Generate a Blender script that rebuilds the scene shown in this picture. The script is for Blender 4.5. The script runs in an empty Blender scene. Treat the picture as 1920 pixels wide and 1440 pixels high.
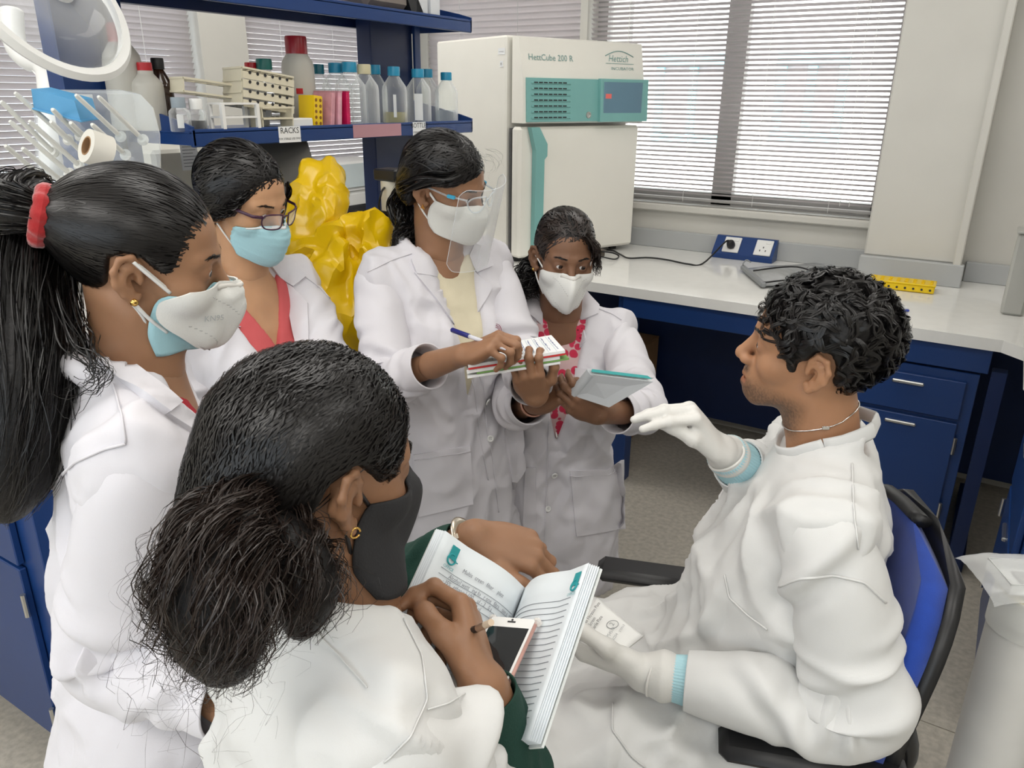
import bpy, bmesh, math, random
import numpy as np
from mathutils import Vector, Matrix
from mathutils.bvhtree import BVHTree

SC = bpy.context.scene
COL = SC.collection
random.seed(7); RNG = np.random.default_rng(7)

# ---------------------------------------------------------------- camera
FPX, CAMH = 1450.0, 1.62
PITCH, YAW, ROLL = math.radians(20.4), math.radians(31.8), math.radians(0.6)
CF = np.array([-math.sin(YAW)*math.cos(PITCH), math.cos(YAW)*math.cos(PITCH), -math.sin(PITCH)])
_r = np.array([math.cos(YAW), math.sin(YAW), 0.0]); _u = np.cross(_r, CF)
CR = _r*math.cos(ROLL)+_u*math.sin(ROLL); CU = -_r*math.sin(ROLL)+_u*math.cos(ROLL)
CC = np.array([0, 0, CAMH])
cd = bpy.data.cameras.new('camera'); cam = bpy.data.objects.new('camera', cd); COL.objects.link(cam)
cam.matrix_world = Matrix(((CR[0], CU[0], -CF[0], 0), (CR[1], CU[1], -CF[1], 0), (CR[2], CU[2], -CF[2], CAMH), (0, 0, 0, 1)))
cd.sensor_width = 36.0; cd.lens = 36.0*FPX/1920.0; cd.clip_start = 0.02; cd.clip_end = 200
SC.camera = cam

# ---------------------------------------------------------------- sky, sun, ceiling lights, exposure
w = bpy.data.worlds.new('sky'); SC.world = w; w.use_nodes = True
bg = w.node_tree.nodes['Background']; bg.inputs[0].default_value = (0.86, 0.93, 1.0, 1); bg.inputs[1].default_value = 3.0
def lamp(name, kind, loc, energy, color=(1, 1, 1), size=None, rot=None):
    l = bpy.data.lights.new(name, kind); l.energy = energy; l.color = color
    if kind == 'AREA':
        l.shape = 'RECTANGLE'; l.size, l.size_y = size
    o = bpy.data.objects.new(name, l); o.location = loc
    if rot: o.rotation_euler = rot
    COL.objects.link(o); return o
sun = lamp('sun', 'SUN', (0, 0, 8), 12.0, (1, 0.95, 0.88), rot=(math.radians(42), 0, math.radians(20))); sun.data.angle = 0.02
CEIL = 2.75
def portal(loc, size, rot):
    o = lamp('window_daylight', 'AREA', loc, 1, size=size, rot=rot); o.data.cycles.is_portal = True
H_ = math.pi/2
portal((-1.19, 3.97, 1.71), (1.47, 1.18), (-H_, 0, 0)); portal((-2.65, 4.44, 1.72), (1.36, 1.15), (-H_, 0, 0)); portal((-3.56, 1.91, 1.73), (1.14, 1.42), (0, -H_, 0)); portal((-3.56, 3.54, 1.73), (1.14, 1.28), (0, -H_, 0)); portal((-0.8, -2.66, 1.65), (4.4, 1.5), (H_, 0, 0))  # last portal belongs to the window added behind the viewer for fill
LIGHTS = [(x, y) for x in (-2.55, -0.75, 1.05) for y in (-0.9, 0.85, 2.6)]
for lx, ly in LIGHTS:
    lamp('ceiling_light', 'AREA', (lx, ly, CEIL-0.07), {-0.9: 20, 0.85: 11, 2.6: 10}[ly], (1, 0.965, 0.92), (1.15, 0.55))
vs = SC.view_settings
vs.view_transform = 'Standard'; vs.look = 'None'; vs.gamma = 1.0; vs.use_curve_mapping = False; vs.exposure = 0.12

# ---------------------------------------------------------------- places read off the photograph
def ray(px, py): return CF+CR*(px-960)/FPX-CU*(py-720)/FPX
def at(px, py, d): return CC+ray(px, py)*d
def onp(px, py, ax, val):
    r = ray(px, py); return CC+r*(val-CC[ax])/r[ax]
def onx(px, py, v): return onp(px, py, 0, v)
def ony(px, py, v): return onp(px, py, 1, v)
def onz(px, py, v): return onp(px, py, 2, v)
V = lambda *a: np.array(a, float)
def unit(v): v = np.asarray(v, float); return v/(np.linalg.norm(v)+1e-12)

# ---------------------------------------------------------------- materials
MATS = {}
def mat(name, col, rough=0.5, metal=0.0, spec=0.5, var=0.06, vscale=6.0, bump=0.0, bscale=200.0, trans=0.0, ior=1.45, sss=0.0, aniso=0.0, sheen=0.0, alpha=1.0, coat=0.0, stretch=None, attr=None, emit=0.0, subs_r=(0.6, 0.25, 0.12), trl=0.0, crease=None):
    if name in MATS: return MATS[name]
    m = bpy.data.materials.new(name); m.use_nodes = True; MATS[name] = m
    nt = m.node_tree; b = nt.nodes['Principled BSDF']
    def S(k, v):
        if k in b.inputs: b.inputs[k].default_value = v
    S('Roughness', rough); S('Metallic', metal); S('Specular IOR Level', spec); S('Transmission Weight', trans); S('IOR', ior); S('Alpha', alpha)
    S('Coat Weight', coat); S('Sheen Weight', sheen); S('Anisotropic', aniso)
    if sss: S('Subsurface Weight', sss); S('Subsurface Radius', subs_r); S('Subsurface Scale', 0.01)
    tc = nt.nodes.new('ShaderNodeTexCoord'); src = tc.outputs['Object']
    if stretch:
        mp = nt.nodes.new('ShaderNodeMapping'); mp.inputs['Scale'].default_value = stretch; nt.links.new(src, mp.inputs[0]); src = mp.outputs[0]
    nz = nt.nodes.new('ShaderNodeTexNoise'); nz.inputs['Scale'].default_value = vscale; nz.inputs['Detail'].default_value = 3
    nt.links.new(src, nz.inputs[0])
    rp = nt.nodes.new('ShaderNodeValToRGB'); nt.links.new(nz.outputs[0], rp.inputs[0])
    c = np.array(col, float)
    rp.color_ramp.elements[0].position = 0.3; rp.color_ramp.elements[1].position = 0.7
    rp.color_ramp.elements[0].color = (*np.clip(c*(1-var), 0, 1), 1); rp.color_ramp.elements[1].color = (*np.clip(c*(1+var), 0, 1), 1)
    out = rp.outputs[0]
    if attr:
        at_ = nt.nodes.new('ShaderNodeAttribute'); at_.attribute_name = attr
        mx = nt.nodes.new('ShaderNodeMix'); mx.data_type = 'RGBA'; mx.blend_type = 'MULTIPLY'; mx.inputs[0].default_value = 1
        nt.links.new(out, mx.inputs[6]); nt.links.new(at_.outputs[0], mx.inputs[7]); out = mx.outputs[2]
    nt.links.new(out, b.inputs['Base Color'])
    if emit:
        nt.links.new(out, b.inputs['Emission Color']); S('Emission Strength', emit)
    if bump:
        n2 = nt.nodes.new('ShaderNodeTexNoise'); n2.inputs['Scale'].default_value = bscale; n2.inputs['Detail'].default_value = 4
        nt.links.new(src, n2.inputs[0])
        bp = nt.nodes.new('ShaderNodeBump'); bp.inputs['Strength'].default_value = bump; bp.inputs['Distance'].default_value = 0.002
        nt.links.new(n2.outputs[0], bp.inputs['Height']); nt.links.new(bp.outputs[0], b.inputs['Normal'])
    if crease:
        n3 = nt.nodes.new('ShaderNodeTexNoise'); n3.noise_type = 'RIDGED_MULTIFRACTAL'; n3.inputs['Scale'].default_value = crease[1]; n3.inputs['Detail'].default_value = 2; n3.inputs['Distortion'].default_value = 1.2
        nt.links.new(src, n3.inputs[0]); b3 = nt.nodes.new('ShaderNodeBump'); b3.inputs['Strength'].default_value = crease[0]; b3.inputs['Distance'].default_value = 0.01
        nt.links.new(n3.outputs[0], b3.inputs['Height'])
        if b.inputs['Normal'].is_linked: nt.links.new(b.inputs['Normal'].links[0].from_socket, b3.inputs['Normal'])
        nt.links.new(b3.outputs[0], b.inputs['Normal'])
    if trl:
        ts = nt.nodes.new('ShaderNodeBsdfTranslucent'); nt.links.new(out, ts.inputs[0])
        ms = nt.nodes.new('ShaderNodeMixShader'); ms.inputs[0].default_value = trl
        nt.links.new(b.outputs[0], ms.inputs[1]); nt.links.new(ts.outputs[0], ms.inputs[2])
        nt.links.new(ms.outputs[0], nt.nodes['Material Output'].inputs[0])
    return m
def clear(name, col=(1, 1, 1), amount=0.85, rough=0.03):
    """thin clear plastic or glass: mostly see-through with a glossy skin"""
    if name in MATS: return MATS[name]
    m = bpy.data.materials.new(name); m.use_nodes = True; MATS[name] = m
    nt = m.node_tree; b = nt.nodes['Principled BSDF']
    b.inputs['Base Color'].default_value = (*col, 1); b.inputs['Roughness'].default_value = rough
    tr = nt.nodes.new('ShaderNodeBsdfTransparent'); tr.inputs[0].default_value = (*col, 1)
    lw = nt.nodes.new('ShaderNodeLayerWeight'); lw.inputs[0].default_value = 0.35
    mr = nt.nodes.new('ShaderNodeMapRange'); mr.inputs['To Min'].default_value = amount; mr.inputs['To Max'].default_value = amount*0.25
    nt.links.new(lw.outputs['Facing'], mr.inputs[0])
    mx = nt.nodes.new('ShaderNodeMixShader'); nt.links.new(mr.outputs[0], mx.inputs[0])
    nt.links.new(b.outputs[0], mx.inputs[1]); nt.links.new(tr.outputs[0], mx.inputs[2])
    nt.links.new(mx.outputs[0], nt.nodes['Material Output'].inputs[0])
    return m

# ---------------------------------------------------------------- mesh builder
class MB:
    def __init__(self): self.v = []; self.f = []; self.n = 0
    def add(self, v, f):
        v = np.asarray(v, float).reshape(-1, 3)
        self.v.append(v); self.f += [tuple(int(i)+self.n for i in q) for q in f]; self.n += len(v); return self
    def box(self, c, s, ax=None, bev=0.0):
        """box centred at c with full sizes s; ax = 3 axes (rows)"""
        A = np.eye(3) if ax is None else np.asarray(ax, float)
        h = np.asarray(s, float)/2
        if bev <= 0:
            v = np.array([[x, y, z] for x in (-1, 1) for y in (-1, 1) for z in (-1, 1)], float)*h
            f = [(0, 1, 3, 2), (4, 6, 7, 5), (0, 4, 5, 1), (2, 3, 7, 6), (0, 2, 6, 4), (1, 5, 7, 3)]
        else:
            bev = min(bev, h.min()*0.95)
            v = []; 
            for x in (-1, 1):
                for y in (-1, 1):
                    for z in (-1, 1):
                        s3 = np.array([x, y, z])
                        for k in range(3):
                            o = h-bev; o = o.copy(); o[k] = h[k]; v.append(s3*o)
            v = np.array(v); idx = lambda x, y, z, k: ((x*2+y)*2+z)*3+k
            f = []
            f += [(idx(0,0,0,0), idx(0,0,1,0), idx(0,1,1,0), idx(0,1,0,0)), (idx(1,0,0,0), idx(1,1,0,0), idx(1,1,1,0), idx(1,0,1,0))]
            f += [(idx(0,0,0,1), idx(1,0,0,1), idx(1,0,1,1), idx(0,0,1,1)), (idx(0,1,0,1), idx(0,1,1,1), idx(1,1,1,1), idx(1,1,0,1))]
            f += [(idx(0,0,0,2), idx(0,1,0,2), idx(1,1,0,2), idx(1,0,0,2)), (idx(0,0,1,2), idx(1,0,1,2), idx(1,1,1,2), idx(0,1,1,2))]
            for a in (0, 1):
                for b in (0, 1):
                    f.append((idx(a,b,0,0), idx(a,b,1,0), idx(a,b,1,1), idx(a,b,0,1)) if (a+b) % 2 else (idx(a,b,0,1), idx(a,b,1,1), idx(a,b,1,0), idx(a,b,0,0)))
                    f.append((idx(a,0,b,2), idx(a,1,b,2), idx(a,1,b,0), idx(a,0,b,0)) if (a+b) % 2 else (idx(a,0,b,0), idx(a,1,b,0), idx(a,1,b,2), idx(a,0,b,2)))
                    f.append((idx(0,a,b,1), idx(1,a,b,1), idx(1,a,b,2), idx(0,a,b,2)) if (a+b) % 2 else (idx(0,a,b,2), idx(1,a,b,2), idx(1,a,b,1), idx(0,a,b,1)))
                    for c_ in (0, 1):
                        t = [idx(a,b,c_,0), idx(a,b,c_,1), idx(a,b,c_,2)]
                        f.append(tuple(t if (a+b+c_) % 2 else t[::-1]))
        return self.add(v@A+np.asarray(c, float), f)
    def b2(self, lo, hi, bev=0.0):
        lo = np.asarray(lo, float); hi = np.asarray(hi, float); return self.box((lo+hi)/2, hi-lo, None, bev)
    def tube(self, pts, r, n=8, cap=True, up=None):
        P = np.asarray(pts, float); m = len(P); R = np.broadcast_to(np.asarray(r, float), (m,)) if np.ndim(r) < 2 else None
        T = np.gradient(P, axis=0); T /= np.linalg.norm(T, axis=1)[:, None]+1e-12
        u = np.asarray(up if up is not None else ([0, 0, 1] if abs(T[0][2]) < 0.9 else [1, 0, 0]), float)
        vs_ = []
        for i in range(m):
            s = np.cross(u, T[i]); s = unit(s); w_ = np.cross(T[i], s); u = w_
            a = np.arange(n)*2*math.pi/n
            ra, rb = (R[i], R[i]) if R is not None else r[i]
            vs_.append(P[i]+np.outer(np.cos(a)*ra, s)+np.outer(np.sin(a)*rb, w_))
        f = [(i*n+j, i*n+(j+1) % n, (i+1)*n+(j+1) % n, (i+1)*n+j) for i in range(m-1) for j in range(n)]
        if cap: f += [tuple(range(n))[::-1], tuple((m-1)*n+j for j in range(n))]
        return self.add(np.concatenate(vs_), f)
    def lathe(self, prof, c=(0, 0, 0), n=24, ax=None, cap=True):
        """prof: list of (radius, height)"""
        A = np.eye(3) if ax is None else np.asarray(ax, float)
        a = np.arange(n)*2*math.pi/n; m = len(prof)
        v = np.concatenate([np.stack([np.cos(a)*r, np.sin(a)*r, np.full(n, h)], 1) for r, h in prof])
        f = [(i*n+j, i*n+(j+1) % n, (i+1)*n+(j+1) % n, (i+1)*n+j) for i in range(m-1) for j in range(n)]
        if cap: f += [tuple(range(n))[::-1], tuple((m-1)*n+j for j in range(n))]
        return self.add(v@A+np.asarray(c, float), f)
    def prism(self, poly, depth):
        """poly: planar 3-D polygon, extruded by vector depth"""
        P = np.asarray(poly, float); n = len(P); D = np.asarray(depth, float)
        f = [tuple(range(n)), tuple(range(2*n-1, n-1, -1))]+[(i, i+n, (i+1) % n+n, (i+1) % n) for i in range(n)]
        return self.add(np.concatenate([P, P+D]), f)
    def grid(self, G, thick=0.0, closed=False):
        """G: (a,b,3) sheet; thick gives it a back side"""
        a, b = G.shape[:2]
        f = [(i*b+j, i*b+j+1, (i+1)*b+j+1, (i+1)*b+j) for i in range(a-1) for j in range(b-1)]
        if not thick: return self.add(G.reshape(-1, 3), f)
        du = np.gradient(G, axis=0); dv = np.gradient(G, axis=1); N = np.cross(dv, du); N /= np.linalg.norm(N, axis=2)[..., None]+1e-12
        n = a*b; f2 = [tuple(i+n for i in q[::-1]) for q in f]
        rim = [i*b for i in range(a)]+[(a-1)*b+j for j in range(1, b)]+[i*b+b-1 for i in range(a-2, -1, -1)]+[j for j in range(b-2, 0, -1)]
        k = len(rim); f3 = [(rim[i], rim[(i+1) % k], rim[(i+1) % k]+n, rim[i]+n) for i in range(k)]
        return self.add(np.concatenate([G.reshape(-1, 3), (G+N*thick).reshape(-1, 3)]), f+f2+f3)
    def mesh(self, name, smooth=False):
        me = bpy.data.meshes.new(name); me.from_pydata(np.concatenate(self.v).tolist(), [], self.f)
        bm = bmesh.new(); bm.from_mesh(me); bmesh.ops.recalc_face_normals(bm, faces=bm.faces); bm.to_mesh(me); bm.free()
        if smooth is not False:
            me.polygons.foreach_set('use_smooth', [True]*len(me.polygons))
            if smooth is not True: me.set_sharp_from_angle(angle=math.radians(smooth))
        return me
    def build(self, name, material, parent=None, smooth=False, label=None):
        return obj(name, self.mesh(name, smooth), material, parent, label)
def obj(name, me, material, parent=None, label=None):
    o = bpy.data.objects.new(name, me)
    if material is not None and not me.materials: me.materials.append(material)
    COL.objects.link(o)
    if parent is not None:
        o.parent = parent; o.matrix_parent_inverse = ROOTINV[parent.name] if parent.name in ROOTINV else Matrix()
    if label: o['label'] = label
    return o
ROOTINV = {}
def thing(name, label, cat, loc=(0, 0, 0), group=None, kind=None):
    o = bpy.data.objects.new(name, None); COL.objects.link(o); o.location = [float(x) for x in loc]; o.empty_display_size = 0.05
    ROOTINV[o.name] = Matrix.Translation(-Vector([float(x) for x in loc]))
    tag(o, label, cat, group, kind); return o
def tag(o, label=None, cat=None, group=None, kind=None):
    if label: o['label'] = label
    if cat: o['category'] = cat
    if group: o['group'] = group
    if kind: o['kind'] = kind
    return o
def struct(name, mb, m, parent=None, smooth=False):
    o = mb.build(name, m, parent, smooth)
    if parent is None: o['kind'] = 'structure'
    return o
def text(name, s, size, pos, right, up, m, parent, thick=0.0004, align='LEFT', shear=0.0, sx=1.0):
    """flat lettering: mesh text lying in the plane right/up"""
    cu = bpy.data.curves.new(name, 'FONT'); cu.body = s; cu.size = size; cu.align_x = align; cu.shear = shear; cu.resolution_u = 2
    cu.extrude = 0
    o = bpy.data.objects.new(name, cu); COL.objects.link(o)
    me = bpy.data.meshes.new_from_object(o.evaluated_get(bpy.context.evaluated_depsgraph_get()) if False else o)
    bpy.data.objects.remove(o); bpy.data.curves.remove(cu)
    r = unit(right); n = unit(np.cross(r, up)); u = np.cross(n, r); p = np.asarray(pos, float)
    co = np.zeros(len(me.vertices)*3); me.vertices.foreach_get('co', co); co = co.reshape(-1, 3)
    co = p+np.outer(co[:, 0]*sx, r)+np.outer(co[:, 1], u)+np.outer(co[:, 2]+thick, n)
    me.vertices.foreach_set('co', co.ravel()); me.update(); me.materials.clear()
    return obj(name, me, m, parent)

# ================================================================ THE ROOM
M_wall = mat('wall_paint', (0.58, 0.565, 0.52), 0.65, var=0.02, bump=0.05, bscale=90)
M_ceil = mat('ceiling_paint', (0.8, 0.8, 0.78), 0.8, var=0.02)
M_floor = mat('vinyl_floor', (0.42, 0.39, 0.335), 0.42, var=0.16, vscale=55, bump=0.05, bscale=300)
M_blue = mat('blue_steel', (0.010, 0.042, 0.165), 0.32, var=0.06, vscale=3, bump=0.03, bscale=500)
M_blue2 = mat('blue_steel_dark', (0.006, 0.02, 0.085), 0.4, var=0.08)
M_top = mat('white_worktop', (0.80, 0.795, 0.765), 0.10, var=0.02, vscale=20)
M_upst = mat('grey_laminate', (0.42, 0.43, 0.43), 0.4, var=0.02)
M_slat = mat('blind_slat', (0.70, 0.66, 0.66), 0.45, var=0.02, trl=0.3)
M_frame = mat('window_frame_metal', (0.34, 0.33, 0.32), 0.4, var=0.03)
M_white = mat('white_plastic', (0.78, 0.78, 0.76), 0.35, var=0.02)
M_black = mat('black_plastic', (0.012, 0.012, 0.013), 0.4, var=0.1)
M_steel = mat('brushed_metal', (0.62, 0.62, 0.6), 0.3, metal=1.0, var=0.05)
M_cream = mat('cream_plastic', (0.66, 0.61, 0.47), 0.4, var=0.04)
M_ink = mat('black_ink', (0.02, 0.02, 0.022), 0.6, var=0.0)
M_paper = mat('white_paper', (0.80, 0.81, 0.81), 0.7, var=0.02)
M_yel = mat('yellow_plastic', (0.82, 0.56, 0.005), 0.35, var=0.04)
M_teal = mat('teal_plastic', (0.20, 0.44, 0.42), 0.4, var=0.03)

YW, YW2, XL = 3.79, 4.30, -3.42
# floor: base plate and welded vinyl sheets
fl = struct('floor', MB().b2((-3.6, -2.6, -0.12), (2.4, 4.5, -0.004)), mat('floor_joint', (0.36, 0.34, 0.29), 0.6))
xs = [-3.6, -2.95, -1.48, -0.62, 0.0, 1.47, 2.4]; ys = [-2.6, 2.05, 4.5]
for i in range(len(xs)-1):
    for j in range(len(ys)-1):
        MB().b2((xs[i]+.002, ys[j]+.002, -0.004), (xs[i+1]-.002, ys[j+1]-.002, 0.0)).build('floor_sheet', M_floor, fl)
struct('ceiling', MB().b2((-3.6, -2.6, CEIL), (2.4, 4.5, CEIL+0.1)), M_ceil)
for k, (lx, ly) in enumerate(LIGHTS):
    t = thing('ceiling_light_fixture', 'white ceiling light panel in the '+('left', 'middle', 'right')[k//3]+' row, '+('behind the viewer', 'above the group', 'nearest the window wall')[k % 3], 'light', (lx, ly, CEIL), 'ceiling light panels')
    MB().b2((lx-.62, ly-.32, CEIL-.06), (lx+.62, ly+.32, CEIL), .01).build('housing', M_white, t)
# window wall (right part with the window, left part set back)
wx0, wx1, wz0, wz1 = -1.93, -0.455, 1.12, 2.30
wb = struct('wall_back', MB().b2((wx0, YW, 0), (2.4, YW+.25, wz0)).b2((wx1, YW, wz0), (2.4, YW+.25, CEIL)).b2((wx0, YW, wz1), (wx1, YW+.25, CEIL)).b2((wx0-.04, YW, 0), (wx0, YW2, CEIL)), M_wall)
MB().b2((-0.47, YW-.16, 0.995), (-0.10, YW, CEIL), .006).build('panel', M_wall, wb)
MB().b2((-0.128, YW-.185, 0.985), (-0.098, YW-.15, CEIL), .004).build('cover_strip', M_wall, wb)
MB().b2((wx0-.02, YW-.035, 1.085), (-.47, YW+.02, 1.12), .006).build('sill_moulding', M_wall, wb)
struct('wall_back_recess', MB().b2((XL-.2, YW2, 0), (-3.33, YW2+.2, CEIL)).b2((-3.33, YW2, 0), (-1.97, YW2+.2, 1.15)).b2((-3.33, YW2, 2.3), (-1.97, YW2+.2, CEIL)), M_wall)
# left wall with two window openings
lw = MB()
y0s = [(1.2, 2.62), (2.90, 4.18)]
lw.b2((XL-.2, -2.6, 0), (XL, 4.5, 1.16)).b2((XL-.2, -2.6, 2.3), (XL, 4.5, CEIL)).b2((XL-.2, -2.6, 1.16), (XL, 1.2, 2.3)).b2((XL-.2, 2.62, 1.16), (XL+.03, 2.90, 2.3)).b2((XL-.2, 4.18, 1.16), (XL, 4.5, 2.3))
struct('wall_left', lw, M_wall)
struct('wall_right', MB().b2((2.3, -2.6, 0), (2.45, 4.5, CEIL)), M_wall)
struct('wall_front', MB().b2((-3.6, -2.7, 0), (2.4, -2.6, .9)).b2((-3.6, -2.7, 2.4), (2.4, -2.6, CEIL)).b2((-3.6, -2.7, .9), (-3.0, -2.6, 2.4)).b2((1.4, -2.7, .9), (2.4, -2.6, 2.4)), M_wall)  # opening made for the added fill window
# windows: frames, panes
def window(name, lo, hi, mull, axis):
    root = thing(name, None, None, (np.array(lo)+np.array(hi))/2, kind='structure')
    lo = np.array(lo, float); hi = np.array(hi, float); a = axis; th = 1-axis
    fr = MB(); w_ = 0.055
    def bar(l, h): fr.b2(l, h)
    l = lo.copy(); h = hi.copy(); h[a] = lo[a]+w_; bar(l, h)
    l = lo.copy(); l[a] = hi[a]-w_; bar(l, hi)
    h = hi.copy(); h[2] = lo[2]+w_; bar(lo, h)
    l = lo.copy(); l[2] = hi[2]-w_; bar(l, hi)
    for m_ in mull:
        l = lo.copy(); h = hi.copy(); l[a] = m_-.05; h[a] = m_+.05; bar(l, h)
    fr.build('window_frame', M_frame, root)
    edges = [lo[a]+w_]+[x for m_ in mull for x in (m_-.05, m_+.05)]+[hi[a]-w_]
    for k in range(0, len(edges), 2):
        l = lo.copy(); h = hi.copy(); l[a] = edges[k]; h[a] = edges[k+1]; l[2] += w_; h[2] -= w_
        mid = (lo[th]+hi[th])/2; l[th] = mid-.003; h[th] = mid+.003
        MB().b2(l, h).build('pane', clear('window_glass', (0.97, 0.99, 1), 0.93), root)
    return root
window('window_1', (wx0, YW+.12, wz0), (wx1, YW+.18, wz1), [-1.205], 0)
window('window_2', (-3.33, YW2+.08, 1.15), (-1.97, YW2+.14, 2.3), [], 0)
window('window_3', (XL-.14, 1.2, 1.16), (XL-.08, 2.62, 2.3), [], 1)
window('window_4', (XL-.14, 2.90, 1.16), (XL-.08, 4.18, 2.3), [], 1)
window('added_fill_window', (-3.0, -2.68, .9), (1.4, -2.62, 2.4), [-1.53, -.07], 0)  # unseen window, added so daylight fills surfaces facing the viewer
# venetian blinds, every slat its own piece
def blind(label, lo, hi, axis, pitch, tilt, depth=0.025, sgn=-1, cords=3, grp='venetian blinds'):
    """hangs between lo and hi; axis = the direction the slats run; sgn = side of the room"""
    lo = np.array(lo, float); hi = np.array(hi, float); th = 1-axis
    c = (lo+hi)/2; root = thing('venetian_blind', label, 'blind', (c[0], c[1], lo[2]), grp)
    L = hi[axis]-lo[axis]; n = int((hi[2]-lo[2]-.03)/pitch)
    e = np.zeros(3); e[axis] = 1; s = np.zeros(3); s[th] = sgn
    # a slightly crowned slat
    mb = MB(); t = np.linspace(-1, 1, 4); ca, sa = math.cos(tilt), math.sin(tilt)
    pr = [(ca*x*depth/2-sa*(1-x*x)*.0025, sa*x*depth/2+ca*(1-x*x)*.0025) for x in t]
    G = np.array([[e*(q*L/2)+s*a_+V(0, 0, 1)*b_ for a_, b_ in pr] for q in (-1, 1)])
    mb.grid(G, 0.0004); me = mb.mesh('slat')
    me.materials.append(M_slat)
    for k in range(n):
        o = bpy.data.objects.new('slat', me); COL.objects.link(o); o.parent = root
        o.location = (0, 0, 0.03+pitch*(k+.5)); o.rotation_euler[axis] = RNG.normal(0, .012)
    MB().box((c[0], c[1], lo[2]+.012), np.where(np.arange(3) == axis, L, .024)*V(1, 1, .6), None, .003).build('bottom_rail', M_frame, root)
    MB().box((c[0], c[1], hi[2]), np.where(np.arange(3) == axis, L, .04)*V(1, 1, 1), None, .003).build('head_rail', M_slat, root)
    for k in range(cords):
        q = lo[axis]+L*(k+.6)/(cords+.2) if cords > 1 else c[axis]
        p = c.copy(); p[axis] = q; p[th] += sgn*.0135
        MB().tube([(p[0], p[1], lo[2]), (p[0], p[1], hi[2])], .0011, 5).build('ladder_cord', M_white, root)
    return root
b1 = blind('venetian blind with bright daylight between its slats above the socket box', (wx0+.01, YW+.02, 1.135), (wx1-.012, YW+.045, 2.26), 0, 0.0218, math.radians(24), cords=4)
for dx, zz in ((-.17, 1.17), (-.13, 1.16)):
    p = [(wx1+dx+.0*i, YW+.005, 1.17+i*.1) for i in range(11)]
    MB().tube(p, .0012, 5).build('pull_cord', M_white, b1)
blind('cream venetian blind in the recess above the incubator', (-3.33, YW2+.0, 1.17), (-1.98, YW2+.03, 2.28), 0, 0.034, math.radians(58), depth=.04)
blind('venetian blind behind the tall white bottle with a red cap', (XL-.03, 1.22, 1.18), (XL-.0, 2.60, 2.28), 1, 0.026, math.radians(55), depth=.03, sgn=1)
blind('venetian blind behind the glass bottles and the white machine', (XL-.03, 2.92, 1.18), (XL-.0, 4.16, 2.28), 1, 0.026, math.radians(52), depth=.03, sgn=1)

# outside: ground and the building across the yard
gr = MB().b2((-14, YW+.5, -0.3), (12, 22, -0.05)); struct('ground_outside', gr, mat('pale_paving', (0.55, 0.54, 0.52), 0.8))
bl = thing('building', 'sunlit pale building with teal framed windows across the yard', 'building', (-4, 10, 0))
MB().b2((-14, 10, -.1), (8, 10.4, 7)).build('wall', mat('pale_render', (0.80, 0.77, 0.74), 0.8, var=0.03), bl)
M_tealf = mat('teal_frame_paint', (0.30, 0.58, 0.64), 0.5); M_dkglass = mat('dusky_pane', (0.50, 0.42, 0.42), 0.2)
def far_window(x0, x1, z0, z1):
    f = MB(); t = .1
    f.b2((x0, 9.9, z0), (x0+t, 10, z1)).b2((x1-t, 9.9, z0), (x1, 10, z1)).b2(((x0+x1)/2-t/2, 9.9, z0), ((x0+x1)/2+t/2, 10, z1))
    f.b2((x0-.01, 9.88, z0-.02), (x1+.01, 9.93, z0+t*.8)).b2((x0-.01, 9.88, z1-t*1.2), (x1+.01, 9.93, z1+.02)); o = f.build('window', M_tealf, bl); MB().b2((x0+t, 9.95, z0+t), (x1-t, 10.0, z1-t)).build('pane', M_dkglass, o)
a = ony(1283, 105, 9.9); b = ony(1345, 268, 9.9); far_window(a[0]-.35, b[0]+.1, b[2], a[2])
a = ony(1462, 100, 9.9); b = ony(1572, 265, 9.9); far_window(a[0], b[0], b[2], a[2])
a = ony(1180, 105, 9.9); far_window(a[0]-1.6, a[0]-.4, b[2], a[2])

# ================================================================ WINDOW BENCH
bt = thing('worktop', 'long glossy white laboratory worktop under the window', 'worktop', (-1.2, 3.3, 0.86))
MB().prism([(-2.9, 2.85, .862), (.085, 2.85, .862), (.16, 2.775, .862), (.16, 1.98, .862), (.95, 1.98, .862), (.95, YW-.02, .862), (-1.97, YW-.02, .862), (-1.97, YW2-.02, .862), (-2.9, YW2-.02, .862)], (0, 0, .04)).build('slab', M_top, bt)
MB().b2((-1.93, YW-.03, .902), (-.48, YW, .99), .003).b2((-.48, YW-.19, .902), (-.085, YW-.15, .995), .003).b2((-.085, YW-.03, .902), (.95, YW, .985), .003).build('upstand', M_upst, bt)
MB().b2((-1.25, 2.875, .775), (.065, 2.925, .86), .002).build('apron_beam', M_blue, bt)
MB().b2((-1.28, 2.90, 0.0), (-1.21, 2.97, .86), .002).build('leg', M_blue, bt)
MB().b2((-2.9, 2.9, .0), (-2.83, 2.97, .86), .002).build('leg', M_blue, bt)
MB().b2((.86, 2.02, .0), (.92, 2.08, .86), .002).build('leg', M_blue, bt)
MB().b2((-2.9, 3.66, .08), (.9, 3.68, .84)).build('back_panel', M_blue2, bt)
MB().b2((.075, 2.93, .0), (.13, 3.6, .06)).b2((.075, 2.9, .0), (.12, 2.95, .78)).build('foot_rail', M_blue2, bt)
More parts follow.
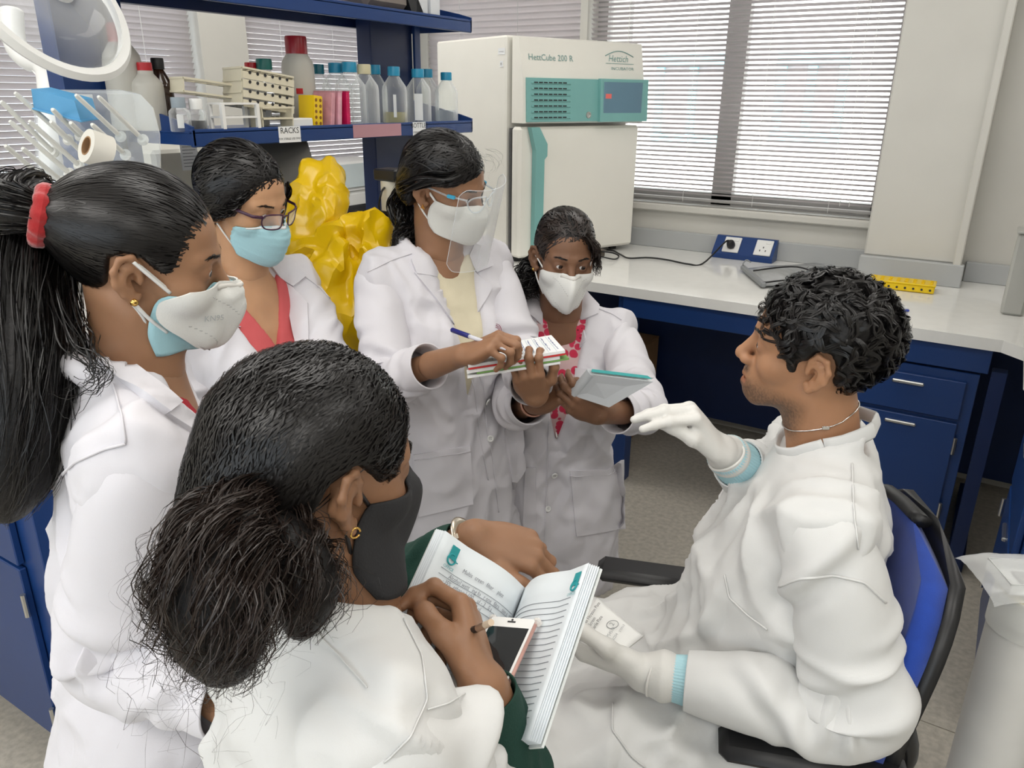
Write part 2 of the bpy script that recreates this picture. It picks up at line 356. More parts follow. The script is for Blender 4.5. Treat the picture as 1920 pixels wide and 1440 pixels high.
def cabinet(label, lo, hi, face, layout, rootname='base_cabinet', hinges='R'):
    """face: axis/sign the doors look to, e.g. (1,-1); layout: list of (kind, u0,u1,z0,z1)"""
    lo = np.array(lo, float); hi = np.array(hi, float); ax, sg = face; u = 1-ax
    root = thing(rootname, label, 'cabinet', ((lo[0]+hi[0])/2, (lo[1]+hi[1])/2, lo[2]))
    MB().b2(lo, hi, .002).build('body', M_blue, root)
    fx = lo[ax] if sg < 0 else hi[ax]
    for kind, u0, u1, z0, z1 in layout:
        l = V(0, 0, z0); h = V(0, 0, z1); l[u] = u0; h[u] = u1; l[ax], h[ax] = (fx-.018, fx-.001) if sg < 0 else (fx+.001, fx+.018)
        d = MB().b2(l, h, .0025).build(kind, M_blue, root)
        uu = (u1-.03) if hinges == 'R' else (u0+.03)
        if kind == 'door':
            for zz in (z0+.10*(z1-z0)+.03, z1-.12*(z1-z0)-.03):
                p = V(0, 0, zz); p[u] = u1+.004 if hinges == 'R' else u0-.004; p[ax] = fx+sg*.024
                MB().tube([p-V(0, 0, .03), p+V(0, 0, .03)], .006, 8).build('hinge', M_steel, d)
        p = V(0, 0, z1-.03); p[u] = (u0+u1)/2; p[ax] = fx+sg*.022
        s = V(.012, .012, .012); s[u] = .10
        MB().box(p, s, None, .003).build('handle', M_steel, d)
    return root
cabinet('blue drawer and door cabinet under the window worktop beside the chair', (-.36, 2.885, .17), (.045, 3.5, .765), (1, -1), [('drawer', -.335, .012, .60, .735), ('door', -.335, .012, .185, .585)])
cabinet('blue cabinet with white card holders at the right edge under the side bench', (.20, 2.02, .1), (.8, 2.62, .80), (0, -1), [('drawer', 2.05, 2.58, .55, .78), ('door', 2.05, 2.58, .12, .53)])
# cardboard box under the bench
bx = thing('cardboard_box', 'brown cardboard box standing under the window worktop', 'box', (-1.5, 3.4, 0))
M_card = mat('cardboard', (0.32, 0.185, 0.09), 0.8, var=0.08, vscale=20)
MB().b2((-1.70, 3.19, 0.005), (-1.365, 3.63, .47), .004).build('carton', M_card, bx)
MB().b2((-1.70, 3.19, .47), (-1.53, 3.63, .476)).b2((-1.528, 3.19, .47), (-1.365, 3.63, .476)).build('lid_flap', M_card, bx)
MB().b2((-1.366, 3.37, .03), (-1.3635, 3.42, .44)).build('packing_tape', mat('brown_tape', (.28, .14, .06), .3), bx)
lb = MB().b2((-1.366, 3.50, .20), (-1.363, 3.57, .29)).build('shipping_label', M_paper, bx)
MB().b2((-1.3645, 3.515, .25), (-1.3625, 3.545, .275)).build('print', M_ink, lb)

# socket box
sb = thing('socket_box', 'blue wedge socket box with two white outlets on the worktop', 'socket', (-1.0, 3.7, .902))
a = onz(1321, 488, .902); b = onz(1440, 499, .902); sx0, sx1 = a[0], b[0]
yf, yb = YW-.125, YW-.035
MB().prism([(sx0, yf, .903), (sx0, yf, .925), (sx0, yb-.02, 1.0), (sx0, yb, 1.0), (sx0, yb, .903)], (sx1-sx0, 0, 0)).build('housing', M_blue, sb)
nrm = unit(V(0, -(1.0-.925), (yb-.02-yf))); upv = unit(V(0, yb-.02-yf, 1.0-.925))
for k, cx in enumerate((sx0+.085, sx0+.235)):
    c = V(cx, (yf+yb-.02)/2, .9625)+nrm*.004
    pl = MB().box(c, (.078, .084, .008), [V(1, 0, 0), upv, nrm], .002).build('outlet_plate', M_white, sb)
    for dx, du in ((0, .006), (-.013, -.012), (.013, -.012)):
        MB().box(c+V(dx, 0, 0)+upv*(du-.006)+nrm*.004, (.0045, .009, .001), [V(1, 0, 0), upv, nrm]).build('pin_hole', M_ink, pl)
    MB().box(c+V(.018, 0, 0)+upv*.026+nrm*.005, (.022, .014, .003), [V(1, 0, 0), upv, nrm], .001).build('switch', M_white, pl)
c = V(sx0+.085, (yf+yb-.02)/2, .9625)+nrm*.006-upv*.01
pc = thing('power_cable', 'black mains plug and cable running along the worktop to the incubator', 'cable', c)
MB().lathe([(.017, 0), (.02, .01), (.018, .03), (.009, .04)], c, 12, [V(1, 0, 0), np.cross(nrm, V(1, 0, 0)), nrm]).build('plug', M_black, pc, 40)
pts = [c+nrm*.035, c+nrm*.05-V(.02, 0, .01)]+[onz(x, y, .908) for x, y in ((1318, 494), (1290, 495), (1250, 487), (1215, 483), (1180, 484), (1165, 478), (1150, 470), (1138, 468))]
def spline(P, n):
    P = np.asarray(P, float); m = len(P); t = np.linspace(0, m-1, n); out = []
    for x in t:
        i = min(int(x), m-2); f_ = x-i; p0, p1, p2, p3 = P[max(i-1, 0)], P[i], P[i+1], P[min(i+2, m-1)]
        out.append(.5*((2*p1)+(-p0+p2)*f_+(2*p0-5*p1+4*p2-p3)*f_**2+(-p0+3*p1-3*p2+p3)*f_**3))
    return np.array(out)
MB().tube(spline(pts, 50), .004, 8).build('cord', M_black, pc, True)
# grey cable tray / coil on the worktop
M_grey = mat('grey_plastic', (0.25, 0.26, 0.265), 0.4, var=0.05)
gd = thing('plastic_pouch', 'grey plastic pouch with a dark cable inside on the worktop behind the man', 'pouch', onz(1470, 520, .902))
a, b, c_, d_ = onz(1393, 508, .905), onz(1430, 540, .905), onz(1560, 540, .905), onz(1560, 492, .905)
G = np.array([[(a*(1-s)+b*s)*(1-t)+(d_*(1-s)+c_*s)*t+V(0, 0, .004+.028*math.sin(math.pi*min(1, t*1.6+.12))**.7*math.sin(math.pi*(s*.86+.07))) for s in np.linspace(0, 1, 9)] for t in np.linspace(0, 1, 14)])
MB().grid(G, .002).build('pouch', mat('grey_film', (0.36, 0.37, 0.37), 0.22, var=0.12, vscale=14, bump=.3, bscale=40), gd, True)
MB().box((a+b)/2+V(0, 0, .014), (np.linalg.norm(a-b)+.02, .022, .022), [unit(b-a), unit(np.cross(V(0, 0, 1), b-a)), V(0, 0, 1)], .005).build('clip_bar', M_grey, gd)
MB().tube(spline([(a+b)/2+V(0, 0, .036), (a*.4+c_*.6)*.5+(b+d_)*.25+V(0, 0, .045), c_+V(0, 0, .02), (b+c_)/2+V(0, 0, .035), b+V(0, 0, .022)], 30), .0035, 6).build('cable', M_black, gd, True)
MB().tube(spline([a+V(0, 0, .02), a+V(.0, -.012, .035), a+V(.01, 0, .05), a+V(.03, .0, .042)], 12), .003, 6).build('hook', M_grey, gd, True)
# yellow rack and packet on the worktop
def tube_rack_flat(label, c, u, v, L, W, Hh, m):
    root = thing('tube_rack', label, 'rack', c)
    MB().box(c+V(0, 0, Hh/2), (L, W, Hh*.96), [u, v, V(0, 0, 1)], .004).build('body', m, root)
    MB().box(c+V(0, 0, Hh), (L+.006, W+.006, .006), [u, v, V(0, 0, 1)], .002).build('rim', m, root)
    for i in range(8):
        MB().lathe([(.0045, 0), (.0045, .002)], c+u*(-L/2+L*(i+.5)/8)-v*(W/2)+V(0, 0, Hh*.45), 8, [u, V(0, 0, 1), -v]).build('hole', M_ink, root)
        for j in range(3):
            MB().lathe([(.0075, 0), (.0075, .003), (.0055, .003), (.0055, .0005)], c+u*(-L/2+L*(i+.5)/8)+v*(W*(j-1)*.29)+V(0, 0, Hh+.002), 8).build('socket', m, root)
    return root
a = onz(1640, 540, .903); b = onz(1737, 551, .903); u = unit(b-a); v = unit(np.cross(V(0, 0, 1), u))
tube_rack_flat('yellow tube rack lying on the worktop behind the man', (a+b)/2+v*.05, u, v, np.linalg.norm(b-a)+.05, .10, .032, M_yel)
a = onz(1690, 582, .904)
pk = thing('paper_packet', 'small white paper packet with a blue edge on the worktop', 'packet', a)
MB().box(a+V(-.03, .02, .008), (.10, .06, .014), [unit(V(.6, -.8, 0)), unit(V(.8, .6, 0)), V(0, 0, 1)], .005).build('packet', M_paper, pk)
MB().box(a+V(.0, -.02, .004), (.012, .06, .008), [unit(V(.6, -.8, 0)), unit(V(.8, .6, 0)), V(0, 0, 1)], .002).build('blue_edge', mat('blue_print', (.05, .08, .4), .5), pk)

# white instrument on the side bench (right edge)
iq = thing('white_instrument', 'large white instrument cabinet on grey feet at the right edge of the worktop', 'instrument', (.4, 2.6, .902))
MB().b2((.125, 2.1, .965), (.80, 3.06, 1.75), .012).build('body', M_white, iq)
for p in ((.165, 3.0), (.165, 2.15), (.75, 3.0), (.75, 2.15)):
    MB().lathe([(.017, .902), (.017, .918), (.012, .925), (.012, .968)], (p[0], p[1], 0), 12).build('foot', M_grey, iq, 40)
gp = thing('grey_column', 'grey plastic column standing behind the white instrument', 'column', (.1, 3.3, .902))
MB().b2((.065, 3.22, .903), (.135, 3.34, 1.19), .008).build('column', mat('pale_grey_plastic', (.43, .43, .40), .5), gp)
MB().b2((.06, 3.215, 1.19), (.14, 3.345, 1.2), .003).build('cap', mat('pale_grey_plastic', (.43, .43, .40), .5), gp)

# ================================================================ INCUBATOR
IA = V(-1.845, 2.974, 0); IU = V(.394, .919, 0)/math.hypot(.394, .919); IB = V(-IU[1], IU[0], 0); IN = -IB; ZU = V(0, 0, 1)
def ic(u, d, z): return IA+IU*u+IB*d+ZU*z
IW, ID, IZ0, IZ1, IZS = .715, .66, .925, 1.862, 1.50
M_inc = mat('incubator_enamel', (0.82, 0.80, 0.73), 0.38, var=0.015)
inc = thing('incubator', 'large cream and teal laboratory incubator on the corner worktop', 'incubator', ic(IW/2, ID/2, .902))
MB().box(ic(IW/2, ID/2+.035, (IZ0+IZ1)/2), (IW, ID-.07, IZ1-IZ0), [IU, IB, ZU], .008).build('body', M_inc, inc)
# door with gasket gap
dr = MB().box(ic(IW/2+.008, .014, (IZ0+IZS)/2), (IW-.012, .066, IZS-IZ0-.006), [IU, IB, ZU], .012).build('door', M_inc, inc)
MB().box(ic(IW/2+.004, .052, (IZ0+IZS)/2), (IW-.02, .012, IZS-IZ0-.02), [IU, IB, ZU]).build('gasket', mat('dark_gasket', (.08, .08, .08), .6), inc)
hp = [ic(.075, -.022, IZS-.005), ic(.13, -.022, IZS-.005), ic(.185, -.022, IZS-.075), ic(.185, -.022, IZS-.12), ic(.15, -.022, IZS-.13), ic(.15, -.022, IZ0+.01), ic(.105, -.022, IZ0+.01), ic(.105, -.022, IZS-.10)]
hp = [ic(.055, -.02, IZS-.004), ic(.10, -.02, IZS-.004), ic(.145, -.02, IZS-.075), ic(.145, -.02, IZS-.125), ic(.13, -.02, IZS-.14), ic(.13, -.02, IZ0+.02), ic(.10, -.02, IZ0-.0), ic(.082, -.02, IZ0+.02), ic(.082, -.02, IZS-.10)]
MB().prism(hp, IN*.028).build('handle', M_teal, dr)
# top fascia: sloped upper cover, teal band with vents, display
MB().prism([ic(.02, .05, IZ1-.004), ic(.02, .0, IZ1-.01), ic(.02, -.028, 1.70), ic(.02, -.035, IZS+.012), ic(.02, .05, IZS+.012)], IU*(IW-.02)).build('top_cover', M_inc, inc)
def fs(u, z, off=0.0):
    """point on the fascia face"""
    t = (z-(IZS+.012))/(1.70-(IZS+.012)); d = -.035+.007*min(t, 1) if t <= 1 else -.028+.028*(z-1.70)/(IZ1-.01-1.70)
    return ic(u, d-off, z)
MB().prism([fs(.035, IZS+.018), fs(IW-.004, IZS+.018), fs(IW-.004, 1.695), fs(.035, 1.695)], IN*.008).build('control_band', M_teal, inc)
for k in range(7):
    z = 1.675-k*.0235
    MB().box(fs(.165, z, .009), (.215, .006, .011), [IU, IB, ZU], .003).build('vent_louver', M_teal, inc)
    for j in range(7): MB().box(fs(.065+.5*.03+j*.026, z+.002, .0125), (.02, .002, .005), [IU, IB, ZU]).build('vent_slot', M_ink, inc)
MB().prism([fs(.43, IZS+.016, .008), fs(IW+.006, IZS+.016, .008), fs(IW+.006, 1.698, .008), fs(.43, 1.698, .008)], IN*.018).build('display_housing', M_teal, inc)
ds = MB().box(fs(.565, 1.607, .0265), (.235, .003, .155), [IU, IB, ZU], .001).build('display', mat('blue_grey_screen', (.14, .25, .33), .12), inc)
MB().box(fs(.475, 1.625, .0285), (.035, .001, .02), [IU, IB, ZU]).build('red_readout', mat('red_led', (.6, .12, .10), .4, emit=.25), ds)
for u_ in (.465, .505): MB().lathe([(.005, 0), (.005, .001)], fs(u_, 1.67, .0285), 8, [IU, ZU, IN]).build('indicator', M_white, ds)
MB().lathe([(.014, 0), (.014, .004), (.009, .004), (.009, .001)], fs(.375, IZS+.045, .008), 16, [IU, ZU, IN]).build('key_switch', M_steel, inc)
M_gl = mat('grey_green_print', (.22, .36, .34), .5)
SL = unit(fs(.1, 1.83)-fs(.1, 1.72))
text('lettering', 'HettCube 200 R', .036, fs(.055, 1.765, .002), IU, SL, M_gl, inc)
text('lettering', 'Hettich', .040, fs(.50, 1.772, .002), IU, SL, M_gl, inc, shear=.25)
text('lettering', 'INCUBATOR', .018, fs(.515, 1.737, .002), IU, SL, M_gl, inc, sx=1.35)
MB().prism([fs(.485, 1.763, .001), fs(.655, 1.763, .001), fs(.655, 1.765, .001), fs(.485, 1.765, .001)], IN*.001).build('logo_line', M_gl, inc)
pts = [fs(.485+.17*t, 1.795+.022*math.sin(math.pi*t), .002) for t in np.linspace(0, 1, 14)]
MB().tube(pts, .002, 5).build('logo_arc', M_gl, inc)
for (dz, s, tx) in ((1.80, (.05, .025), '--------'), (1.75, (.022, .025), '15')):
    o = MB().box(ic(-.001, .10, dz), (.002, s[0], s[1]), [IU, IB, ZU]).build('sticker', M_paper, inc)
    text('lettering', tx, .014, ic(-.003, .10+s[0]*.35, dz-.005), -IB, ZU, M_ink, o)
for p in ((.06, .06), (.06, ID-.06), (IW-.06, .06), (IW-.06, ID-.06)):
    MB().lathe([(.02, .902), (.02, .927)], ic(*p, 0), 12).build('foot', M_black, inc)
db = thing('adapter_block', 'dark adapter block and cables on the worktop beneath the incubator', 'adapter', onz(1150, 478, .903))
a = onz(1118, 482, .903)
MB().box(a+V(0, 0, .02), (.07, .05, .036), [IU, IB, ZU], .005).build('block', mat('brown_grey_plastic', (.12, .10, .08), .5), db)
MB().tube(spline([a+V(.02, 0, .03), onz(1148, 474, .93), onz(1160, 480, .91), onz(1152, 486, .907), a+V(.03, -.02, .01)], 24), .0035, 6).build('cord', M_black, db, True)

# ================================================================ ISLAND BENCH WITH SHELVES
XI = -1.62
isl = cabinet('blue base cabinet with steel hinges at the near end of the island bench', (-3.0, .70, .08), (-1.655, 1.12, .84), (1, -1), [('door', -2.28, -1.735, .10, .60), ('drawer', -2.28, -1.735, .61, .81), ('door', -2.9, -2.3, .10, .60), ('drawer', -2.9, -2.3, .61, .81)])
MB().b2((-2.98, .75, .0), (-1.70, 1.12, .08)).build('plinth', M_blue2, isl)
cabinet('blue base cabinet of the island bench behind the standing women', (-2.5, 1.125, .08), (-1.655, 2.30, .84), (0, 1), [('door', 1.15, 1.70, .1, .6), ('drawer', 1.15, 1.70, .62, .82), ('door', 1.73, 2.28, .1, .6), ('drawer', 1.73, 2.28, .62, .82)])
it = thing('island_worktop', 'white worktop of the island bench below the shelves', 'worktop', (-2.2, 1.5, .86))
MB().b2((-3.02, .67, .845), (-1.63, 2.36, .885), .004).build('slab', M_top, it)
su = thing('shelf_unit', 'blue steel shelf unit over the island bench', 'shelving', (-1.85, 1.6, .885))
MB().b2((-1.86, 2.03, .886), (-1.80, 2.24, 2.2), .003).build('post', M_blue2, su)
MB().b2((-1.795, 2.235, .886), (-1.785, 2.265, 2.2), .001).build('post_edge', M_blue, su)
MB().b2((-1.93, 1.06, .886), (-1.87, 1.235, 2.2), .003).build('post', M_blue, su)
MB().b2((-1.872, 1.175, .886), (-1.862, 1.19, 2.2)).build('post_slot', M_ink, su)
MB().b2((-2.02, .84, .886), (-1.96, .93, 1.70), .003).build('post', M_blue, su)
def shelf(z, y0, y1, brk0=True):
    s = MB().b2((XI-.30, y0, z-.004), (XI, y1, z), .001).build('shelf_board', M_blue, su)
    MB().b2((XI-.012, y0, z-.034), (XI, y1, z+.006), .002).build('front_lip', M_blue, s)
    for yy in (y0+.004, y1-.004):
        MB().prism([(XI, yy-.003, z-.03), (XI, yy-.003, z+.012), (XI-.05, yy-.003, z+.025), (XI-.29, yy-.003, z+.075), (XI-.29, yy-.003, z-.03)], (0, .006, 0)).build('end_bracket', M_blue, s)
    MB().b2((XI-.29, y0+.01, z-.03), (XI-.26, y1-.01, z-.005)).b2((XI-.1, y0+.01, z-.022), (XI-.08, y1-.01, z-.005)).build('stiffener', M_blue2, s)
    return s
ZS = 1.535
s1 = shelf(ZS, 1.20, 2.335); s2 = shelf(1.852, .95, 2.335)
for yy, tx, t2, w_ in ((onx(543, 250, XI)[1], 'RACKS', 'FOR STERILE USE ONLY', .075), (onx(786, 241, XI)[1], 'BOTTLES', 'STERILE USE ONLY', .065)):
    o = MB().b2((XI, yy-w_/2, ZS-.034), (XI+.001, yy+w_/2, ZS+.006)).build('shelf_label', M_paper, s1)
    text('lettering', tx, .021, (XI+.001, yy, ZS-.011), (0, 1, 0), (0, 0, 1), M_ink, o, align='CENTER')
    text('lettering', t2, .0075, (XI+.001, yy, ZS-.027), (0, 1, 0), (0, 0, 1), M_ink, o, align='CENTER')
a, b = onx(662, 248, XI)[1], onx(752, 243, XI)[1]
MB().b2((XI, a, ZS-.032), (XI+.001, b, ZS+.004), .0004).build('pink_reflection', mat('reflection_pink', (.55, .30, .34), .35, metal=.5), s1)  # pink reflection on the front lip, put in as a coloured strip
o = MB().b2((-1.869, 1.09, 1.60), (-1.8685, 1.125, 1.615)).build('label', M_paper, su)

# ---- things on the lower shelf
def bottle_profile(kind):
    if kind == 'lab': return [(.0001, 0), (.036, 0), (.039, .006), (.039, .095), (.037, .108), (.016, .138), (.0145, .142), (.0145, .150)]
    if kind == 'hdpe': return [(.0001, 0), (.042, 0), (.045, .006), (.045, .135), (.042, .150), (.025, .172), (.022, .176), (.022, .185)]
CAPS = {}
def cap_mesh(r, h, m):
    k = (r, h, m.name)
    if k not in CAPS:
        mb = MB(); n = 28; prof = [(r, 0), (r, h*.9), (r*.94, h), (.0001, h)]
        mb.lathe(prof, n=n); me = mb.mesh('cap', 35); me.materials.append(m); CAPS[k] = me
    return CAPS[k]
M_cblue = mat('blue_cap', (.015, .25, .42), .35); M_cgreen = mat('green_cap', (.01, .14, .12), .35); M_cred = mat('red_cap', (.42, .008, .015), .3); M_ccream = mat('cream_cap', (.55, .50, .32), .4); M_cgrey = mat('grey_cap', (.27, .32, .36), .4); M_dteal = mat('teal_cap', (.008, .12, .17), .35)
M_glass = clear('bottle_glass', (.97, .985, .98), .92); M_hdpe = mat('milky_plastic', (.60, .58, .52), .4, var=.03, trl=.2); M_amber = mat('amber_glass', (.035, .012, .004), .12, spec=.8)
def bottle(label, pos, scale, prof, m, capm, capr=.019, caph=.026, fill=None, fillm=None, band=None, grp=None, lab=None, name='bottle'):
    """pos: base centre"""
    root = thing(name, label, 'bottle', pos, grp); p = V(*pos); S = np.array([scale[0], scale[1]])
    pr = [(r*S[0], z*S[1]) for r, z in bottle_profile(prof)]
    MB().lathe(pr, p, 28, cap=False).build('vessel', m, root, 40)
    c = obj('cap', cap_mesh(capr*S[0]/1.0, caph*S[1], capm), None, root); c.location = p+V(0, 0, pr[-1][1]-caph*S[1]*.45)
    if fill:
        q = [(max(r-.0015, .0001), z) for r, z in pr if z < fill*S[1]]; q = [(q[0][0], .002)]+q[1:]+[(q[-1][0], fill*S[1]), (.0001, fill*S[1])]
        MB().lathe(q, p, 24, cap=False).build('liquid', fillm, root, 40)
    if band:
        z0, z1, mm, w_ = band; a0 = math.atan2(CC[1]-p[1], CC[0]-p[0])
        R_ = pr[3][0]+.0006; A_ = np.linspace(a0-w_, a0+w_, 9)
        G = np.array([[p+V(R_*math.cos(t), R_*math.sin(t), z) for z in (z0*S[1], z1*S[1])] for t in A_])
        o = MB().grid(G).build('paper_label', mm, root, True)
    return root
def sh(px, X, z=ZS):
    """base point on the shelf at photo column px and depth X"""
    lo, hi = 0.0, 4.0
    r = CC
    # intersect the vertical plane through the column with X=const, at height z
    for _ in range(40):
        mid = (lo+hi)/2; v = V(X, mid, z)-CC; x = 960+FPX*(v@CR)/(v@CF)
        if x < px: lo = mid
        else: hi = mid
    return V(X, (lo+hi)/2, z)
M_liqy = mat('pale_yellow_liquid', (.62, .56, .24), .1, trans=.5); M_liqc = clear('clear_liquid', (.93, .96, .97), .85); M_liqd = mat('dark_liquid', (.02, .02, .022), .1)
M_lab2 = mat('printed_glass_label', (.72, .74, .74), .5)
G1 = 'screw cap laboratory bottles on the lower shelf'
bottle('round glass bottle with blue cap at the right end of the shelf', sh(838, XI-.07), (1.0, .97), 'lab', M_glass, M_cblue, fill=.04, fillm=M_liqc, grp=G1)
bottle('glass bottle with striped tape over its blue cap second from the right end', sh(786, XI-.05), (1.05, 1.0), 'lab', M_glass, M_cblue, band=(.01, .09, M_lab2, .32), grp=G1)
bottle('glass bottle with blue cap half hidden behind the tape capped bottle', sh(803, XI-.13), (1.0, 1.03), 'lab', M_glass, M_cblue, grp=G1)
bottle('glass bottle with blue cap and pale yellow liquid in front of the dark post', sh(742, XI-.06), (1.0, 1.02), 'lab', M_glass, M_cblue, fill=.035, fillm=M_liqy, band=(.02, .085, M_lab2, .12), grp=G1)
bottle('empty glass bottle with blue cap just left of the dark post at the back', sh(708, XI-.12), (.9, 1.05), 'lab', M_glass, M_cblue, grp=G1)
bottle('empty glass bottle with a cream cap', sh(688, XI-.055), (1.05, 1.03), 'lab', M_glass, M_ccream, grp=G1)
bottle('tallest empty glass bottle with blue cap in front of the blind', sh(661, XI-.08), (1.15, 1.06), 'lab', M_glass, M_cblue, grp=G1)
bottle('empty glass bottle with blue cap behind the pink boxes', sh(636, XI-.13), (1.12, 1.05), 'lab', M_glass, M_cblue, grp=G1)
bottle('small glass bottle with dark teal cap beside the red capped white bottle', sh(604, XI-.16), (.9, 1.02), 'lab', M_glass, M_dteal, grp=G1)
bottle('glass bottle with dark green cap behind the cream rack', sh(506, XI-.16), (1.0, 1.06), 'lab', M_glass, M_cgreen, capr=.021, grp=G1)
bottle('bottle with a dark red cap behind the cream rack', sh(482, XI-.19), (.9, 1.0), 'lab', M_hdpe, M_cred, grp=G1)
bottle('white plastic bottle with dark red cap behind the yellow rack', sh(567, XI-.14), (1.0, 1.14), 'hdpe', M_hdpe, mat('dark_red_cap', (.30, .01, .02), .3), capr=.030, caph=.04, band=(.075, .088, M_cred, .2), grp=G1)
bottle('tall white plastic bottle with bright red cap beside the shelf post', sh(248, XI-.20), (.95, 1.12), 'hdpe', M_hdpe, M_cred, capr=.024, caph=.045, grp=G1)
bottle('shorter white plastic bottle with red cap and printed letters', sh(288, XI-.15), (.80, .72), 'hdpe', M_hdpe, M_cred, capr=.021, caph=.045, grp=G1)
bottle('amber bottle with black cap behind the white racks', sh(312, XI-.20), (.75, 1.0), 'lab', M_amber, M_black, capr=.02, grp=G1)
bottle('small clear bottle with grey cap at the left of the shelf', sh(341, XI-.05), (.62, .42), 'lab', M_glass, M_cgrey, capr=.026, caph=.055, band=(.02, .09, M_lab2, .3), grp=G1)
bottle('small bottle of dark liquid with white cap at the left of the shelf', sh(373, XI-.04), (.55, .40), 'lab', M_glass, M_white, capr=.028, caph=.06, fill=.06, fillm=M_liqd, grp=G1)
def grid_rack(label, o, u, v, n, L, W, H, nu, nv, tiers, m, solid=False, grp='test tube racks on the lower shelf', name='test_tube_rack'):
    """open rack: tiers of perforated plates (bars) joined by corner posts; o = corner, u,v,n axes"""
    root = thing(name, label, 'rack', o, grp)
    u, v, n = unit(u), unit(v), unit(n)
    for t in tiers:
        mb = MB(); b_ = .0065
        for i in range(nu+1): mb.box(o+u*(L*i/nu)+v*W/2+n*(H*t), (b_, W, .0045), [u, v, n])
        for j in range(nv+1): mb.box(o+u*L/2+v*(W*j/nv)+n*(H*t), (L, b_, .0045), [u, v, n])
        mb.build('tier', m, root)
    for i in (0, 1):
        if solid: MB().box(o+u*(L*i)+v*W/2+n*H/2, (.003, W, H), [u, v, n]).build('end_frame', m, root)
        else:
            for j in (0, 1): MB().box(o+u*(L*i)+v*(W*j)+n*H/2, (.009, .009, H), [u, v, n]).build('corner_post', m, root)
    return root
Yv, Zv, Xv = V(0, 1, 0), V(0, 0, 1), V(1, 0, 0)
r = grid_rack('white tube rack with open ends standing at the front of the shelf', sh(398, XI-.05), Yv, Xv, Zv, .105, .045, .062, 4, 2, (0.02, .5, 1), M_white)
grid_rack('cream low tube rack standing beside the open white rack', sh(472, XI-.05), Yv, Xv, Zv, .10, .045, .052, 3, 2, (.02, .5, 1), M_cream, solid=True)
p = sh(425, XI-.10)+V(0, 0, .058)
cr = grid_rack('large perforated cream tube rack lying tilted on the other racks', p, V(0, 1, -.12), V(1, .0, .05), V(0, .12, 1), .165, .07, .085, 8, 3, (.0, .33, .66, 1), M_cream, solid=True)
Lr = unit(V(0, 1, -.12)); Nr = unit(V(0, .12, 1))
for t in (.14, .40, .66, .92):
    mb = MB(); mb.box(p+Lr*.0825+V(.072, 0, 0)+Nr*(.085*t-.006), (.165, .003, .017), [Lr, V(1, 0, 0), Nr]); o = mb.build('face_strip', M_cream, cr)
    for k in range(6): MB().lathe([(.0042, 0), (.0042, .001)], p+Lr*(.02+.024*k)+V(.0738, 0, 0)+Nr*(.085*t+.001), 8, [Lr, Nr, V(1, 0, 0)]).build('hole', M_ink, o)
p = sh(330, XI-.12)+V(0, 0, .088)
grid_rack('cream slotted tube rack lying flat across the bottles', p, V(0, 1, -.10), V(1, 0, .02), V(0, .10, 1), .17, .05, .03, 5, 1, (0, 1), M_cream, solid=True)
p = sh(500, XI-.08)+V(0, 0, .028)
grid_rack('white perforated rack lid leaning under the cream rack', p, Yv, V(1, 0, -.3), V(.3, 0, 1), .075, .02, .03, 6, 1, (0, 1), M_white, solid=True)
fb = thing('foam_block', 'white foam block at the front of the shelf above the rack sign', 'block', sh(557, XI-.03))
p = sh(557, XI-.035); MB().box(p+V(0, 0, .013), (.05, .075, .024), None, .003).build('block', mat('white_foam', (.74, .74, .72), .7), fb)
# yellow rack tipped on its side
p = sh(563, XI-.075); yr = thing('yellow_tube_rack', 'yellow perforated tube rack tipped on its side on the shelf', 'rack', p, 'test tube racks on the lower shelf')
e1, e2, e3 = unit(V(-.1, 1, -.08)), unit(V(0, .08, 1)), unit(V(1, .1, 0))
MB().box(p+e1*.035+e2*.042+e3*.02, (.003, .08, .05), [e1, e2, e3]).box(p+e1*.003+e2*.042+e3*.02, (.003, .08, .05), [e1, e2, e3]).box(p+e1*.02+e2*.003+e3*.02, (.035, .003, .05), [e1, e2, e3]).box(p+e1*.02+e2*.082+e3*.02, (.035, .003, .05), [e1, e2, e3]).build('shell', M_yel, yr)
f_ = MB().box(p+e1*.02+e2*.042+e3*.046, (.035, .08, .003), [e1, e2, e3]).build('face', M_yel, yr)
for i in range(2):
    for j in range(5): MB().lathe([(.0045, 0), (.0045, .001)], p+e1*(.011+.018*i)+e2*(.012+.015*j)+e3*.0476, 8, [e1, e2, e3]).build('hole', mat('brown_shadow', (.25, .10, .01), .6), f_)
# upright pink boxes
for k, (px, tl, c, lb_) in enumerate(((612, .14, (.62, .30, .34), 'pale pink thin box leaning beside the yellow rack'), (626, .10, (.70, .36, .42), 'glossy light pink thin box between the other pink boxes'), (643, .02, (.55, .01, .09), 'crimson thin box nearest to the glass bottles'))):
    p = sh(px, XI-.05); root = thing('thin_box', lb_, 'box', p, 'pink boxes on the shelf'); e2 = unit(V(0, tl, 1)); e1 = np.cross(e2, V(1, 0, 0)); e1 = unit(V(0, 1, -tl))
    MB().box(p+e2*.046+V(-.02, 0, 0), (.014, .092, .09), [e1, e2, Xv], .001).build('carton', mat('pink_card_%d' % k, c, .35, var=.15, vscale=40), root)
    MB().box(p+e2*.0925+V(-.02, 0, 0), (.0145, .004, .0905), [e1, e2, Xv]).build('lid_edge', mat('pink_card_edge_%d' % k, np.array(c)*.8, .4), root)
